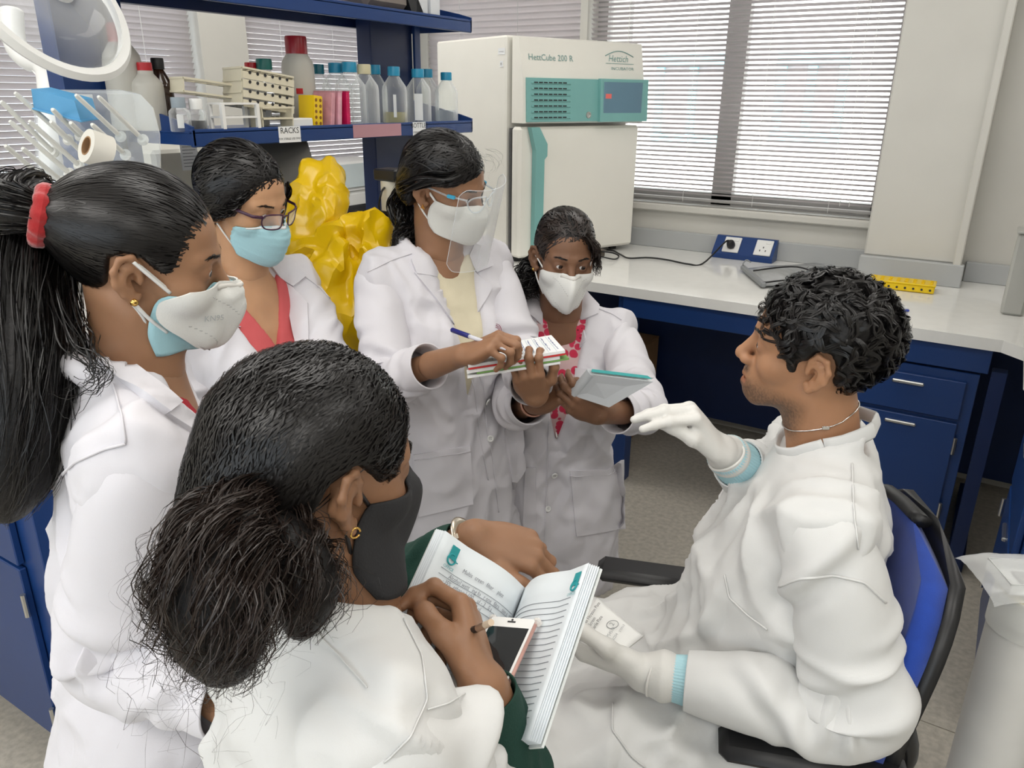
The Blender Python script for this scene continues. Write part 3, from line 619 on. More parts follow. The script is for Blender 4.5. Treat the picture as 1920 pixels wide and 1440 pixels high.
# ---- things on the top shelf
ZT = 1.852
p = sh(700, XI-.10, ZT); dv = thing('grey_device', 'dark grey and beige device on the top shelf', 'device', p)
MB().box(p+V(0, -.02, .045), (.16, .20, .085), None, .02).build('body', mat('taupe_plastic', (.20, .17, .15), .45), dv)
MB().prism([p+V(.085, .04, .08), p+V(.085, .10, .06), p+V(.085, .14, .0), p+V(.085, .08, .0)], V(-.15, 0, 0)).build('dark_flap', M_black, dv)
for px, w_, lb_ in ((775, .055, 'clear plastic box on the top shelf beside the grey device'), (800, .045, 'clear plastic box holding white parts at the end of the top shelf')):
    p = sh(px, XI-.05, ZT); root = thing('clear_box', lb_, 'box', p, 'clear boxes on the top shelf')
    mb = MB().box(p+V(0, 0, .001), (.07, w_, .002)).box(p+V(.034, 0, .04), (.002, w_, .08)).box(p+V(-.034, 0, .04), (.002, w_, .08)).box(p+V(0, w_/2, .04), (.07, .002, .08)).box(p+V(0, -w_/2, .04), (.07, .002, .08))
    mb.build('tray', clear('clear_plastic', (.95, .96, .97), .72), root)
    MB().box(p+V(0, 0, .02), (.05, w_*.7, .03), None, .008).build('white_part', M_white, root)

# ================================================================ SCULPTING TOOLS (signed distance fields -> surfaces)
class Field:
    def __init__(s, lo, hi, h):
        s.lo = np.asarray(lo, float); s.h = h; n = np.ceil((np.asarray(hi, float)-s.lo)/h).astype(int)+1
        s.ax = [(s.lo[i]+np.arange(n[i])*h).astype(np.float32) for i in range(3)]
        s.D = np.full(n, .06, np.float32)
    def _box(s, lo, hi, m):
        sl = []
        for i in range(3):
            a = int(np.searchsorted(s.ax[i], lo[i]-m)); b = int(np.searchsorted(s.ax[i], hi[i]+m)); sl.append(slice(a, b))
        if any(x.stop <= x.start for x in sl): return None
        X = s.ax[0][sl[0]][:, None, None]; Y = s.ax[1][sl[1]][None, :, None]; Z = s.ax[2][sl[2]][None, None, :]
        return tuple(sl), X, Y, Z
    def _mix(s, sl, d, k, mode):
        D = s.D[sl]; d = d.astype(np.float32)
        if mode == 'add':
            if k > 0:
                hh = np.clip(.5+.5*(D-d)/k, 0, 1); s.D[sl] = D*(1-hh)+d*hh-k*hh*(1-hh)
            else: s.D[sl] = np.minimum(D, d)
        elif mode == 'sub':
            d = -d
            if k > 0:
                hh = np.clip(.5-.5*(D-d)/k, 0, 1); s.D[sl] = D*(1-hh)+d*hh+k*hh*(1-hh)
            else: s.D[sl] = np.maximum(D, d)
    def rc(s, a, b, ra, rb=None, k=.012, mode='add'):
        a = np.asarray(a, float); b = np.asarray(b, float); rb = ra if rb is None else rb; R = max(ra, rb)
        q = s._box(np.minimum(a, b)-R, np.maximum(a, b)+R, k+.02)
        if q is None: return s
        sl, X, Y, Z = q; ab = b-a; L2 = float(ab@ab)+1e-9
        t = np.clip(((X-a[0])*ab[0]+(Y-a[1])*ab[1]+(Z-a[2])*ab[2])/L2, 0, 1)
        d = np.sqrt((X-a[0]-t*ab[0])**2+(Y-a[1]-t*ab[1])**2+(Z-a[2]-t*ab[2])**2)-(ra+(rb-ra)*t)
        s._mix(sl, d, k, mode); return s
    def chain(s, pts, rs, k=.012, mode='add'):
        rs = np.broadcast_to(rs, (len(pts),))
        for i in range(len(pts)-1): s.rc(pts[i], pts[i+1], rs[i], rs[i+1], k, mode)
        return s
    def ell(s, c, r, A=None, k=.012, mode='add'):
        c = np.asarray(c, float); r = np.asarray(r, float); A = np.eye(3) if A is None else np.asarray(A, float)
        e = np.sqrt(((A*r[:, None])**2).sum(0)); q = s._box(c-e, c+e, k+.02)
        if q is None: return s
        sl, X, Y, Z = q; x, y, z = X-c[0], Y-c[1], Z-c[2]
        p = [(A[i][0]*x+A[i][1]*y+A[i][2]*z)/r[i] for i in range(3)]
        k0 = np.sqrt(p[0]**2+p[1]**2+p[2]**2); k1 = np.sqrt((p[0]/r[0])**2+(p[1]/r[1])**2+(p[2]/r[2])**2)
        s._mix(sl, np.where(k0 < 1e-3, -r.min(), k0*(k0-1)/(k1+1e-9)), k, mode); return s
    def loft(s, o, A, ts, a, b, cx=0., cy=0., n=2.4, k=.02, mode='add'):
        """stack of superellipses: o origin, A rows (left, front, up), ts heights, a/b half sizes, cx/cy offsets"""
        o = np.asarray(o, float); A = np.asarray(A, float); ts = np.asarray(ts, float); m = len(ts)
        a = np.broadcast_to(a, (m,)); b = np.broadcast_to(b, (m,)); cx = np.broadcast_to(cx, (m,)); cy = np.broadcast_to(cy, (m,))
        P = np.array([o+A[2]*ts[i]+A[0]*(cx[i]+sx*a[i])+A[1]*(cy[i]+sy*b[i]) for i in range(m) for sx in (-1, 1) for sy in (-1, 1)])
        q = s._box(P.min(0), P.max(0), k+.02)
        if q is None: return s
        sl, X, Y, Z = q; x, y, z = X-o[0], Y-o[1], Z-o[2]
        u, v, t = [A[i][0]*x+A[i][1]*y+A[i][2]*z for i in range(3)]
        aa, bb = np.interp(t, ts, a), np.interp(t, ts, b); u = u-np.interp(t, ts, cx); v = v-np.interp(t, ts, cy)
        rho = ((np.abs(u)/aa)**n+(np.abs(v)/bb)**n)**(1/n); d = (rho-1)*np.minimum(aa, bb)
        e = np.maximum(ts[0]-t, t-ts[-1]); d = np.maximum(d, e)
        s._mix(sl, d, k, mode); return s
    def box(s, c, half, A=None, r=.0, k=.005, mode='add'):
        c = np.asarray(c, float); half = np.asarray(half, float); A = np.eye(3) if A is None else np.asarray(A, float)
        e = (np.abs(A)*half[:, None]).sum(0); q = s._box(c-e, c+e, k+.02)
        if q is None: return s
        sl, X, Y, Z = q; x, y, z = X-c[0], Y-c[1], Z-c[2]
        p = [np.abs(A[i][0]*x+A[i][1]*y+A[i][2]*z)-(half[i]-r) for i in range(3)]
        d = np.sqrt(sum(np.maximum(w_, 0)**2 for w_ in p))+np.minimum(np.maximum(np.maximum(p[0], p[1]), p[2]), 0)-r
        s._mix(sl, d, k, mode); return s
    def half(s, c, n, k=.006):
        """cut away the side the normal points to"""
        n = unit(n); X = s.ax[0][:, None, None]; Y = s.ax[1][None, :, None]; Z = s.ax[2][None, None, :]
        d = (X-c[0])*n[0]+(Y-c[1])*n[1]+(Z-c[2])*n[2]; d = -d
        s._mix((slice(None),)*3, d, k, 'sub'); return s
    def polyx(s, poly, k=.008):
        """keep only what lies inside the (y,z) polygon, extruded along x"""
        P = np.asarray(poly, float); Y = s.ax[1][:, None].astype(float); Z = s.ax[2][None, :].astype(float)
        d = np.full((len(s.ax[1]), len(s.ax[2])), 1e9); inside = np.zeros(d.shape, bool); n = len(P)
        for i in range(n):
            a, b = P[i], P[(i+1) % n]; e = b-a; t = np.clip(((Y-a[0])*e[0]+(Z-a[1])*e[1])/(e@e+1e-12), 0, 1)
            d = np.minimum(d, (Y-a[0]-t*e[0])**2+(Z-a[1]-t*e[1])**2)
            c = ((a[1] > Z) != (b[1] > Z)) & (Y < (b[0]-a[0])*(Z-a[1])/((b[1]-a[1]) if abs(b[1]-a[1]) > 1e-12 else 1e-12)+a[0]); inside ^= c
        d = np.sqrt(d)*np.where(inside, 1, -1)
        s._mix((slice(None),)*3, np.broadcast_to(d[None], s.D.shape), k, 'sub'); return s
    def surface(s, smooth=0):
        D = s.D; S = D < 0; cnt = np.zeros(np.array(D.shape)-1, np.int8)
        nx, ny, nz = D.shape
        for i in (0, 1):
            for j in (0, 1):
                for k in (0, 1): cnt += S[i:nx-1+i, j:ny-1+j, k:nz-1+k]
        I = np.argwhere((cnt > 0) & (cnt < 8)); idx = -np.ones(cnt.shape, np.int32); idx[tuple(I.T)] = np.arange(len(I))
        cor = [(i, j, k) for i in (0, 1) for j in (0, 1) for k in (0, 1)]
        val = {c: D[I[:, 0]+c[0], I[:, 1]+c[1], I[:, 2]+c[2]] for c in cor}
        acc = np.zeros((len(I), 3)); num = np.zeros(len(I))
        for c in cor:
            for a in range(3):
                if c[a] == 0:
                    e = list(c); e[a] = 1; e = tuple(e); v0, v1 = val[c], val[e]; m = (v0 < 0) != (v1 < 0)
                    t = np.where(m, v0/np.where(m, v0-v1, 1), 0); p = np.array(c, float)[None]+np.zeros((len(I), 3)); p[:, a] = t
                    acc += p*m[:, None]; num += m
        Vt = s.lo+(I+acc/num[:, None])*s.h; F = []
        for a in range(3):
            b, c = (a+1) % 3, (a+2) % 3
            s0 = [slice(None)]*3; s1 = [slice(None)]*3; s0[a] = slice(0, -1); s1[a] = slice(1, None)
            for ax_ in (b, c): s0[ax_] = slice(1, -1); s1[ax_] = slice(1, -1)
            A0, A1 = S[tuple(s0)], S[tuple(s1)]
            for flip in (0, 1):
                E = np.argwhere((A0 & ~A1) if not flip else (~A0 & A1)); E[:, b] += 1; E[:, c] += 1
                def cell(db, dc):
                    q = E.copy(); q[:, b] += db; q[:, c] += dc; return idx[tuple(q.T)]
                q = np.stack([cell(-1, -1), cell(0, -1), cell(0, 0), cell(-1, 0)], 1)
                F.append(q if not flip else q[:, ::-1])
        F = np.concatenate(F); F = F[(F >= 0).all(1)]
        return (relax(Vt, F, smooth) if smooth else Vt), F
def relax(Vt, F, it):
    e = np.concatenate([F[:, [0, 1]], F[:, [1, 2]], F[:, [2, 3]], F[:, [3, 0]]]); e = np.concatenate([e, e[:, ::-1]])
    deg = np.bincount(e[:, 0], minlength=len(Vt))[:, None]+1e-9
    for q in range(it):
        for lam in (.5, -.52):
            m = np.stack([np.bincount(e[:, 0], Vt[e[:, 1], i], len(Vt)) for i in range(3)], 1)/deg
            Vt = Vt+lam*(m-Vt)
    return Vt
def vnormals(Vt, F):
    n = np.cross(Vt[F[:, 2]]-Vt[F[:, 0]], Vt[F[:, 3]]-Vt[F[:, 1]]); N = np.zeros_like(Vt)
    for j in range(4):
        for i in range(3): N[:, i] += np.bincount(F[:, j], n[:, i], len(Vt))
    return N/(np.linalg.norm(N, axis=1)[:, None]+1e-12)
def qmesh(name, Vt, F, material=None, tint=None, smooth=True):
    me = bpy.data.meshes.new(name); me.vertices.add(len(Vt)); me.vertices.foreach_set('co', np.ascontiguousarray(Vt, np.float32).ravel())
    k = F.shape[1]; me.loops.add(len(F)*k); me.loops.foreach_set('vertex_index', np.ascontiguousarray(F, np.int32).ravel())
    me.polygons.add(len(F)); me.polygons.foreach_set('loop_start', np.arange(len(F), dtype=np.int32)*k)
    me.polygons.foreach_set('use_smooth', np.full(len(F), smooth)); me.update(calc_edges=True)
    if tint is not None:
        ca = me.color_attributes.new('tint', 'FLOAT_COLOR', 'POINT'); ca.data.foreach_set('color', np.concatenate([tint, np.ones((len(tint), 1))], 1).astype(np.float32).ravel())
    if material: me.materials.append(material)
    return me
# vectorised gradient noise
_perm = np.random.default_rng(3).permutation(256); _perm = np.concatenate([_perm, _perm, _perm])
_g = np.random.default_rng(5).normal(size=(256, 3)); _g /= np.linalg.norm(_g, axis=1)[:, None]
def pn(P):
    P = np.asarray(P, float); I = np.floor(P).astype(int); f = P-I; I &= 255; u = f*f*f*(f*(f*6-15)+10); r = 0
    for dx in (0, 1):
        for dy in (0, 1):
            for dz in (0, 1):
                h_ = _perm[_perm[_perm[(I[:, 0]+dx) & 255]+((I[:, 1]+dy) & 255)]+((I[:, 2]+dz) & 255)]
                w_ = (u[:, 0] if dx else 1-u[:, 0])*(u[:, 1] if dy else 1-u[:, 1])*(u[:, 2] if dz else 1-u[:, 2])
                r = r+w_*((_g[h_]*(f-np.array([dx, dy, dz]))).sum(1))
    return r
def fbm(P, o=3):
    return sum(pn(P*(2.03**i)+i*17.3)*.5**i for i in range(o))

# ---------------------------------------------------------------- frames
FH = np.array([-math.sin(YAW), math.cos(YAW), 0]); RH = np.array([math.cos(YAW), math.sin(YAW), 0])
def frame(yaw, pitch=0, roll=0):
    """yaw: 0 faces away from the viewer, 90 to the right, 180 to the viewer; rows = left, forward, up"""
    a, b, c = [math.radians(x) for x in (yaw, pitch, roll)]
    f0 = math.cos(a)*FH+math.sin(a)*RH; fw = f0*math.cos(b)+ZU*math.sin(b); lf = np.cross(ZU, f0)
    up = np.cross(lf, fw); up = -up if up@ZU < 0 else up
    return np.array([lf*math.cos(c)+up*math.sin(c), fw, -lf*math.sin(c)+up*math.cos(c)])

# ---------------------------------------------------------------- head
def head_surface(c, A, s, neck, opts):
    """c centre (between the eyes' level), A rows left/forward/up, s scale, neck = world point of the neck base"""
    nb = A@(np.asarray(neck)-c)/s
    F = Field((-.105, -.14, -.15), (.105, .135, .135), .0027 if opts.get('fine') else .0031)
    lowz = min(-.15, nb[2]-.03); 
    F = Field((-.115, min(-.14, nb[1]-.075), lowz), (.115, .135, .135), F.h)
    F.ell((0, -.015, .035), (.073, .093, .083)); F.ell((0, .035, .035), (.058, .052, .055), k=.03); F.ell((0, .028, -.03), (.057, .058, .075), k=.03)
    for x in (-1, 1):
        F.ell((x*.042, .050, -.028), (.024, .026, .024), k=.02)
        F.rc((x*.050, -.004, -.060), (x*.020, .066, -.098), .018, .017, k=.024)
        F.rc((x*.012, .085, .019), (x*.045, .068, .020), .010, .008, k=.015)
    F.ell((0, .076, -.098), (.021, .019, .016), k=.018); F.ell((0, .076, -.068), (.031, .022, .028), k=.02)
    F.chain([(0, -.024, -.055), nb*.5+V(0, -.024, -.055)*.5+V(0, .004, 0), nb], [.053, .052, .060], k=.03)
    for x in (-1, 1): F.rc((x*.04, -.02, -.05), nb+V(x*.02, .03, 0), .018, .016, k=.02)
    for x in (-1, 1): F.ell((x*.031, .096, .001), (.019, .016, .011), k=.012, mode='sub')
    F.rc((0, .083, .012), (0, .107, -.031), .008, .0105, k=.012); F.ell((0, .1095, -.036), (.0115, .011, .0105), k=.006)
    for x in (-1, 1):
        F.ell((x*.0135, .0975, -.040), (.0085, .012, .0085), k=.006); F.ell((x*.007, .103, -.0485), (.0036, .006, .004), k=.003, mode='sub')
        F.ell((x*.031, .0735, .001), (.0155, .0150, .0145), k=.006); F.ell((x*.031, .092, .0005), (.0135, .012, .0052), k=.002, mode='sub')
    op = opts.get('mouth', 0)
    F.chain([(-.024, .082, -.071), (-.008, .095, -.0655), (0, .0945, -.067), (.008, .095, -.0655), (.024, .082, -.071)], [.003, .005, .0045, .005, .003], k=.006)
    F.chain([(-.021, .083, -.074-op), (0, .094, -.0785-op*1.6), (.021, .083, -.074-op)], [.003, .0065, .003], k=.006)
    F.rc((-.02, .094, -.0725-op*.5), (.02, .094, -.0725-op*.5), .0012+op*.45, k=.003, mode='sub')
    for x in (-1, 1):
        E = lambda e, z, o=0.0: np.array([x*(.0735+.0035+o-e*.42), -.012+e*.9, z*1.0-.002])
        F.chain([E(.010, 0), E(-.006, .012, -.002), E(-.012, -.006, -.002), E(0, -.02, -.001)], [.007, .009, .010, .007], k=.008)
        F.chain([E(.013, .0, .001), E(.012, .016, .003), E(.002, .029, .005), E(-.013, .026, .006), E(-.020, .010, .007), E(-.017, -.008, .006), E(-.007, -.022, .004), E(.004, -.032, .001), E(.011, -.026, -.001)], [.004, .0042, .0042, .0042, .0042, .0042, .0045, .0065, .005], k=.004)
        F.chain([E(-.006, .014, .006), E(-.011, .0, .006), E(-.005, -.013, .004)], .003, k=.004)
        F.ell(E(.003, -.002, .006), (.008, .0065, .010), k=.003, mode='sub'); F.ell(E(.0135, -.004, .004), (.004, .0035, .006), k=.003)
    Vt, Q = F.surface(2)
    tint = np.ones((len(Vt), 3)); x, y, z = Vt.T
    lip = np.exp(-((z+.0725+op*.6)/(.0085+op*.5))**4)*np.exp(-(x/.021)**6)*(y > .080)
    tint = tint*(1-lip[:, None]*(1-np.array([.92, .68, .66])))
    inner = np.exp(-((z+.0725+op*.6)/.004)**2-(x/.018)**6)*(y > .075)*(y < .090); tint *= 1-.7*inner[:, None]
    if opts.get('stubble'):
        m = np.clip((.012-(z+.068))/.03, 0, 1)*np.clip((y+.02)/.03, 0, 1)*np.clip((z+.15)/.02, 0, 1)
        m = np.maximum(m, np.exp(-((z+.058)/.006)**2-(x/.026)**4)*(y > .08)); m *= .5+.5*np.clip(pn(Vt*420)*2.2+.5, 0, 1); m *= 1-lip
        tint *= 1-np.clip(m*1.25, 0, 1)[:, None]*np.array([.66, .62, .56])
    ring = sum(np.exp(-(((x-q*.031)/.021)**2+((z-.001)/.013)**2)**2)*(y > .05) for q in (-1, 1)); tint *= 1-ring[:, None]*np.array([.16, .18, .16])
    return c+(Vt*s)@A, Q, tint
M_eye = None
def eye_mat():
    m = bpy.data.materials.new('eyeball'); m.use_nodes = True; nt = m.node_tree; b = nt.nodes['Principled BSDF']; b.inputs['Roughness'].default_value = .06
    a = nt.nodes.new('ShaderNodeAttribute'); a.attribute_name = 'tint'; nt.links.new(a.outputs[0], b.inputs['Base Color']); MATS['eyeball'] = m; return m
M_eye = eye_mat()
def eyes(c, A, s, gaze, parent):
    """two eyeballs looking along gaze (x toward the person's left, z up, in head space)"""
    for x in (-1, 1):
        n, m = 20, 14; g = unit(V(gaze[0], 1, gaze[1])); e1 = unit(np.cross(g, V(0, 0, 1))); e2 = np.cross(e1, g)
        vv = []; tt = []
        th = np.concatenate([np.linspace(0.001, .62, 7), np.linspace(.68, math.pi-.001, 8)])
        for t in th:
            for j in range(n):
                p = j*2*math.pi/n; r = .0128*(1.03 if t < .6 else 1)
                vv.append(np.array([x*.031, .0738, .0008])+r*(g*math.cos(t)+(e1*math.cos(p)+e2*math.sin(p))*math.sin(t)))
                tt.append((.006, .005, .005) if t < .22 else ((.035, .016, .009) if t < .50 else ((.02, .012, .01) if t < .6 else (.62, .58, .55))))
        q = np.array([(i*n+j, i*n+(j+1) % n, (i+1)*n+(j+1) % n, (i+1)*n+j) for i in range(len(th)-1) for j in range(n)])
        obj('eye', qmesh('eye', c+(np.array(vv)*s)@A, q, M_eye, np.array(tt)), None, parent)

# ---------------------------------------------------------------- hand
def hand_surface(W, y, zd, side, curls, thumb, elbow, s=1.0, spread=(.10, .03, -.04, -.12), rf=1.0, h=.0025, fore=.12, r_w=.024):
    """W wrist, y to the knuckles, zd back of the hand, side=+1 if the thumb lies toward cross(y,zd)"""
    y = unit(y); zd = unit(zd-y*(zd@y)); x = np.cross(y, zd)*side; A = np.array([x, y, zd])
    eb = A@(np.asarray(elbow)-W)/s; eb = eb/np.linalg.norm(eb)*fore
    fb = [(.027, .083, .002), (.009, .088, .004), (-.010, .085, .003), (-.027, .076, 0)]; L = [(.040, .024, .019), (.044, .027, .020), (.040, .025, .019), (.031, .019, .017)]; R = [.0085, .0088, .0083, .0074]
    chains = []; tips = []
    for i in range(4):
        p = V(*fb[i]); a = 0.; ch = [p*.55+V(0, 0, -.001), p]; cu = curls[i]
        for j in range(3):
            a += cu[j]; d = V(math.sin(spread[i]), math.cos(a)*math.cos(spread[i]), -math.sin(a)); p = p+unit(d)*L[i][j]; ch.append(p)
        chains.append(np.array(ch)); tips.append((p, unit(ch[-1]-ch[-2]), V(0, math.sin(a), math.cos(a)), R[i]))
    tp = np.array([V(.014, .018, -.008), V(*thumb[0]), V(*thumb[1]), V(*thumb[2])])
    allp = np.concatenate(chains+[tp, eb[None]]); F = Field(allp.min(0)-.04, allp.max(0)+.04, h/s)
    F.rc((0, -.005, 0), eb, r_w, r_w*1.35, k=.01); F.ell((0, .0, 0), (.030, .024, .019), k=.012)
    F.ell((-.004, .045, -.001), (.037, .050, .0145), k=.014)
    for i in range(4): F.rc((fb[i][0]*.55, .01, 0), fb[i], .011, .0105, k=.010)
    F.ell((.016, .030, -.010), (.017, .030, .014), A=np.array([[.9, .4, 0], [-.4, .9, 0], [0, 0, 1]]), k=.014); F.ell((-.024, .035, -.008), (.014, .032, .012), k=.012)
    F2 = []
    for i in range(4):
        r = R[i]*rf; F.chain(chains[i], [r*1.15, r*1.12, r*1.02, r*.93, r*.78], k=.0035)
        F.ell(chains[i][2]+0, (r*1.1,)*3, k=.004)
    F.chain(tp, [.015*rf, .0125*rf, .0105*rf, .0088*rf], k=.007)
    tips.append((tp[3], unit(tp[3]-tp[2]), unit(np.cross(np.cross(tp[3]-tp[2], V(-.3, 0, -1)), tp[3]-tp[2])*-1), .0095))
    Vt, Q = F.surface(1)
    tint = np.ones((len(Vt), 3))
    for p, d, nn, r in tips:
        q = Vt-(p+nn*r*.8+d*r*.1); dn = q@nn; dd = q@d; sd = np.sqrt(np.maximum((q**2).sum(1)-dn**2-dd**2, 0))
        m = ((np.abs(dd) < r*.85) & (sd < r*.68) & (np.abs(dn) < r*.6)); tint[m] = (1.5, 1.35, 1.3)
    palm = np.clip(-Vt[:, 2]/.02, 0, 1)*.0; 
    return W+(Vt*s)@A, Q, tint, (A, s, W, chains, tp)
CURL = dict(relax=[(.25, .35, .2)]*4, grip=[(.9, 1.1, .6)]*4, flat=[(.05, .08, .05)]*4)
def _vcut(s, N, B, w, tb, tt, v0, cx=0., k=.006, skew=0.):
    """cut a V-shaped front opening (body frame B at N)"""
    X = s.ax[0][:, None, None]-N[0]; Y = s.ax[1][None, :, None]-N[1]; Z = s.ax[2][None, None, :]-N[2]
    u, v, t = [B[i][0]*X+B[i][1]*Y+B[i][2]*Z for i in range(3)]
    ww = w*np.clip((t-tb)/(tt-tb), 0, 1.4); d = np.maximum(np.maximum(np.abs(u-cx-skew*(t-tb))-ww, v0-v), tb-t)
    s._mix((slice(None),)*3, d, k, 'sub'); return s
Field.vcut = _vcut
def _slit(s, N, B, w, tb, tt, v0, cx=0., k=.004, skew=0.):
    X = s.ax[0][:, None, None]-N[0]; Y = s.ax[1][None, :, None]-N[1]; Z = s.ax[2][None, None, :]-N[2]
    u, v, t = [B[i][0]*X+B[i][1]*Y+B[i][2]*Z for i in range(3)]
    ww = w*np.clip((tt-t)/(tt-tb), 0, 1.2); d = np.maximum(np.maximum(np.abs(u-cx-skew*(t-tt))-ww, v0-v), t-tt)
    s._mix((slice(None),)*3, d, k, 'sub'); return s
Field.slit = _slit

# ---------------------------------------------------------------- garments
def smooth01(x, a, b): t = np.clip((x-a)/(b-a), 0, 1); return t*t*(3-2*t)
def ridge(n, w_=.35): return np.clip(1-np.abs(n)/w_, 0, 1)
class Cloth:
    """collects quad surfaces of one garment"""
    def __init__(s): s.v = []; s.q = []; s.n = 0
    def add(s, v, q): s.v.append(v); s.q.append(q+s.n); s.n += len(v); return s
    def done(s, name, m, parent, tint=None):
        v = np.concatenate(s.v); q = np.concatenate(s.q); s.V = v; s.Q = q
        s.bvh = BVHTree.FromPolygons(v.tolist(), q.tolist()); s.o = obj(name, qmesh(name, v, q, m, tint), None, parent); return s
def torso_folds(Vt, Q, N, B, seed, amp=1.0, waist=-.36, vn=None):
    Nn = vnormals(Vt, Q); u, v, t = (B@(Vt-N).T); S = seed*13.7
    wv = fbm(np.stack([u*5+S, v*5, t*4], 1), 2)
    low = smooth01(-t, -waist-.05, -waist+.25)
    d = .016*low*pn(np.stack([u*9+wv*.8+S, v*9, t*1.6], 1))+.011*low*ridge(pn(np.stack([u*7+S, v*7+wv, t*1.3+3], 1)), .3)
    d += .009*pn(np.stack([u*6+S, v*6, t*5+wv*2], 1))
    dg = np.stack([(u+t*.6)*10+S, v*7, (t-u*.6)*4+wv*1.5], 1); d += (1-low)*.010*(ridge(pn(dg), .28)-.25)
    dg = np.stack([(u-t*.7)*9-S, v*7+5, (t+u*.7)*4+wv*1.5], 1); d += .008*(ridge(pn(dg), .24)-.2)
    d += .003*fbm(np.stack([u*26, v*26, t*20], 1)+S, 2)
    d = d*smooth01(np.linalg.norm(Vt-N, axis=1), .09, .17)
    if vn is not None:
        w0, tb, tt = vn[:3]; cx = vn[4] if len(vn) > 4 else 0.
        e = np.abs(u-cx)-w0*np.clip((t-tb)/(tt-tb), 0, 1.4); d = np.where((v > 0) & (t > tb-.03), d*smooth01(e, .008, .035), d)
    return Vt+Nn*(d*1.35*amp)[:, None]
def sleeve(pts, radii, seed, cuff=.004, n=52, m=130, amp=.0085, flat=0.0, elbow=None, twist=0.0):
    """sleeve tube through pts with folds; the far end is an open, turned-in cuff"""
    rg = np.random.default_rng(seed); P = spline(pts, m); tt = np.linspace(0, len(pts)-1, m); R = np.interp(tt, np.arange(len(pts)), radii)
    R = np.convolve(np.pad(R, 6, 'edge'), np.ones(13)/13, 'valid'); R[:3] *= np.array([.7, .85, .95])
    T = np.gradient(P, axis=0); ds = np.linalg.norm(T, axis=1); T /= ds[:, None]; s_ = np.cumsum(ds); Ltot = s_[-1]
    Kv = np.gradient(T, axis=0)/ds[:, None]
    th = np.arange(n)*2*math.pi/n; u = unit(np.cross(T[0], V(.3, .2, 1))); rows = []
    fo = []
    e_s = np.interp(elbow, np.arange(len(pts)), np.interp(np.arange(len(pts)), tt, s_)) if elbow is not None else Ltot*.5
    bend = unit(Kv[int(np.argmin(abs(s_-e_s)))]) if np.linalg.norm(Kv[int(np.argmin(abs(s_-e_s)))]) > .3 else V(0, 0, 1)
    for k in range(9): fo.append((e_s+rg.normal(0, .055), rg.normal(0, .025), rg.normal(0, .5), rg.uniform(.012, .02), rg.uniform(.5, 1.0)))
    for k in range(9): fo.append((rg.uniform(.03, Ltot-.02), rg.normal(0, .05), rg.uniform(-3.1, 3.1), rg.uniform(.012, .022), rg.uniform(.25, .6)))
    UU = []; 
    for i in range(m):
        u = unit(u-T[i]*(u@T[i])); w_ = np.cross(T[i], u); UU.append((u, w_))
    for i in range(m):
        u_, w_ = UU[i]; ph = math.atan2(bend@w_, bend@u_); d = np.zeros(n)
        for (s0, tl, p0, wd, am) in fo:
            c = np.cos(th-ph-p0); x = (s_[i]-s0-tl*np.sin(th-ph-p0))/wd; d += 1.5*amp*am*(np.exp(-x*x)-.8*np.exp(-(x-1.5)**2))*np.clip(c*.8+.35, 0, 1)
        env = min(1, (Ltot-s_[i])/.03)
        d += .35*amp*pn(np.stack([np.cos(th)*1.6+seed, np.sin(th)*1.6, np.full(n, s_[i]*16)], 1))
        r = R[i]+d*env; sag = V(0, 0, -1)*flat*R[i]*smooth01(s_[i], 0, .15)
        rows.append(P[i]+sag+np.outer(np.cos(th)*r, u_)+np.outer(np.sin(th)*r, w_))
    # hem turned in
    e = P[-1]; last = rows[-1]
    for k, (sc, bk) in enumerate(((1.0, .002), (.94, .0015), (.90, -.012), (.86, -.05))): rows.append(last.mean(0)+(last-last.mean(0))*sc+T[-1]*bk)
    Vt = np.concatenate(rows); mm = len(rows); i, j = np.meshgrid(np.arange(mm-1), np.arange(n), indexing='ij')
    Q = np.stack([i*n+j, i*n+(j+1) % n, (i+1)*n+(j+1) % n, (i+1)*n+j], -1).reshape(-1, 4)
    return Vt, Q
def cast(bvh, px, py, last=None):
    r = ray(px, py); hit = bvh.ray_cast(Vector(CC), Vector(r), 6.0)
    if hit[0] is None:
        if last is None: return None
        q = CC+r*(((last-CC)@CF)/(r@CF)); hit = bvh.find_nearest(Vector(q))
        p = np.array(hit[0]); n = np.array(hit[1]); n = -n if n@(CC-p) < 0 else n; return p, n
    p = np.array(hit[0]); n = np.array(hit[1]); n = -n if n@r > 0 else n
    return p, n
from mathutils.geometry import delaunay_2d_cdt
def inpoly(P, poly):
    x, y = P[:, 0], P[:, 1]; c = np.zeros(len(P), bool); n = len(poly)
    for i in range(n):
        a, b = poly[i], poly[(i+1) % n]
        if a[1] == b[1]: continue
        c ^= ((a[1] > y) != (b[1] > y)) & (x < (b[0]-a[0])*(y-a[1])/(b[1]-a[1])+a[0])
    return c
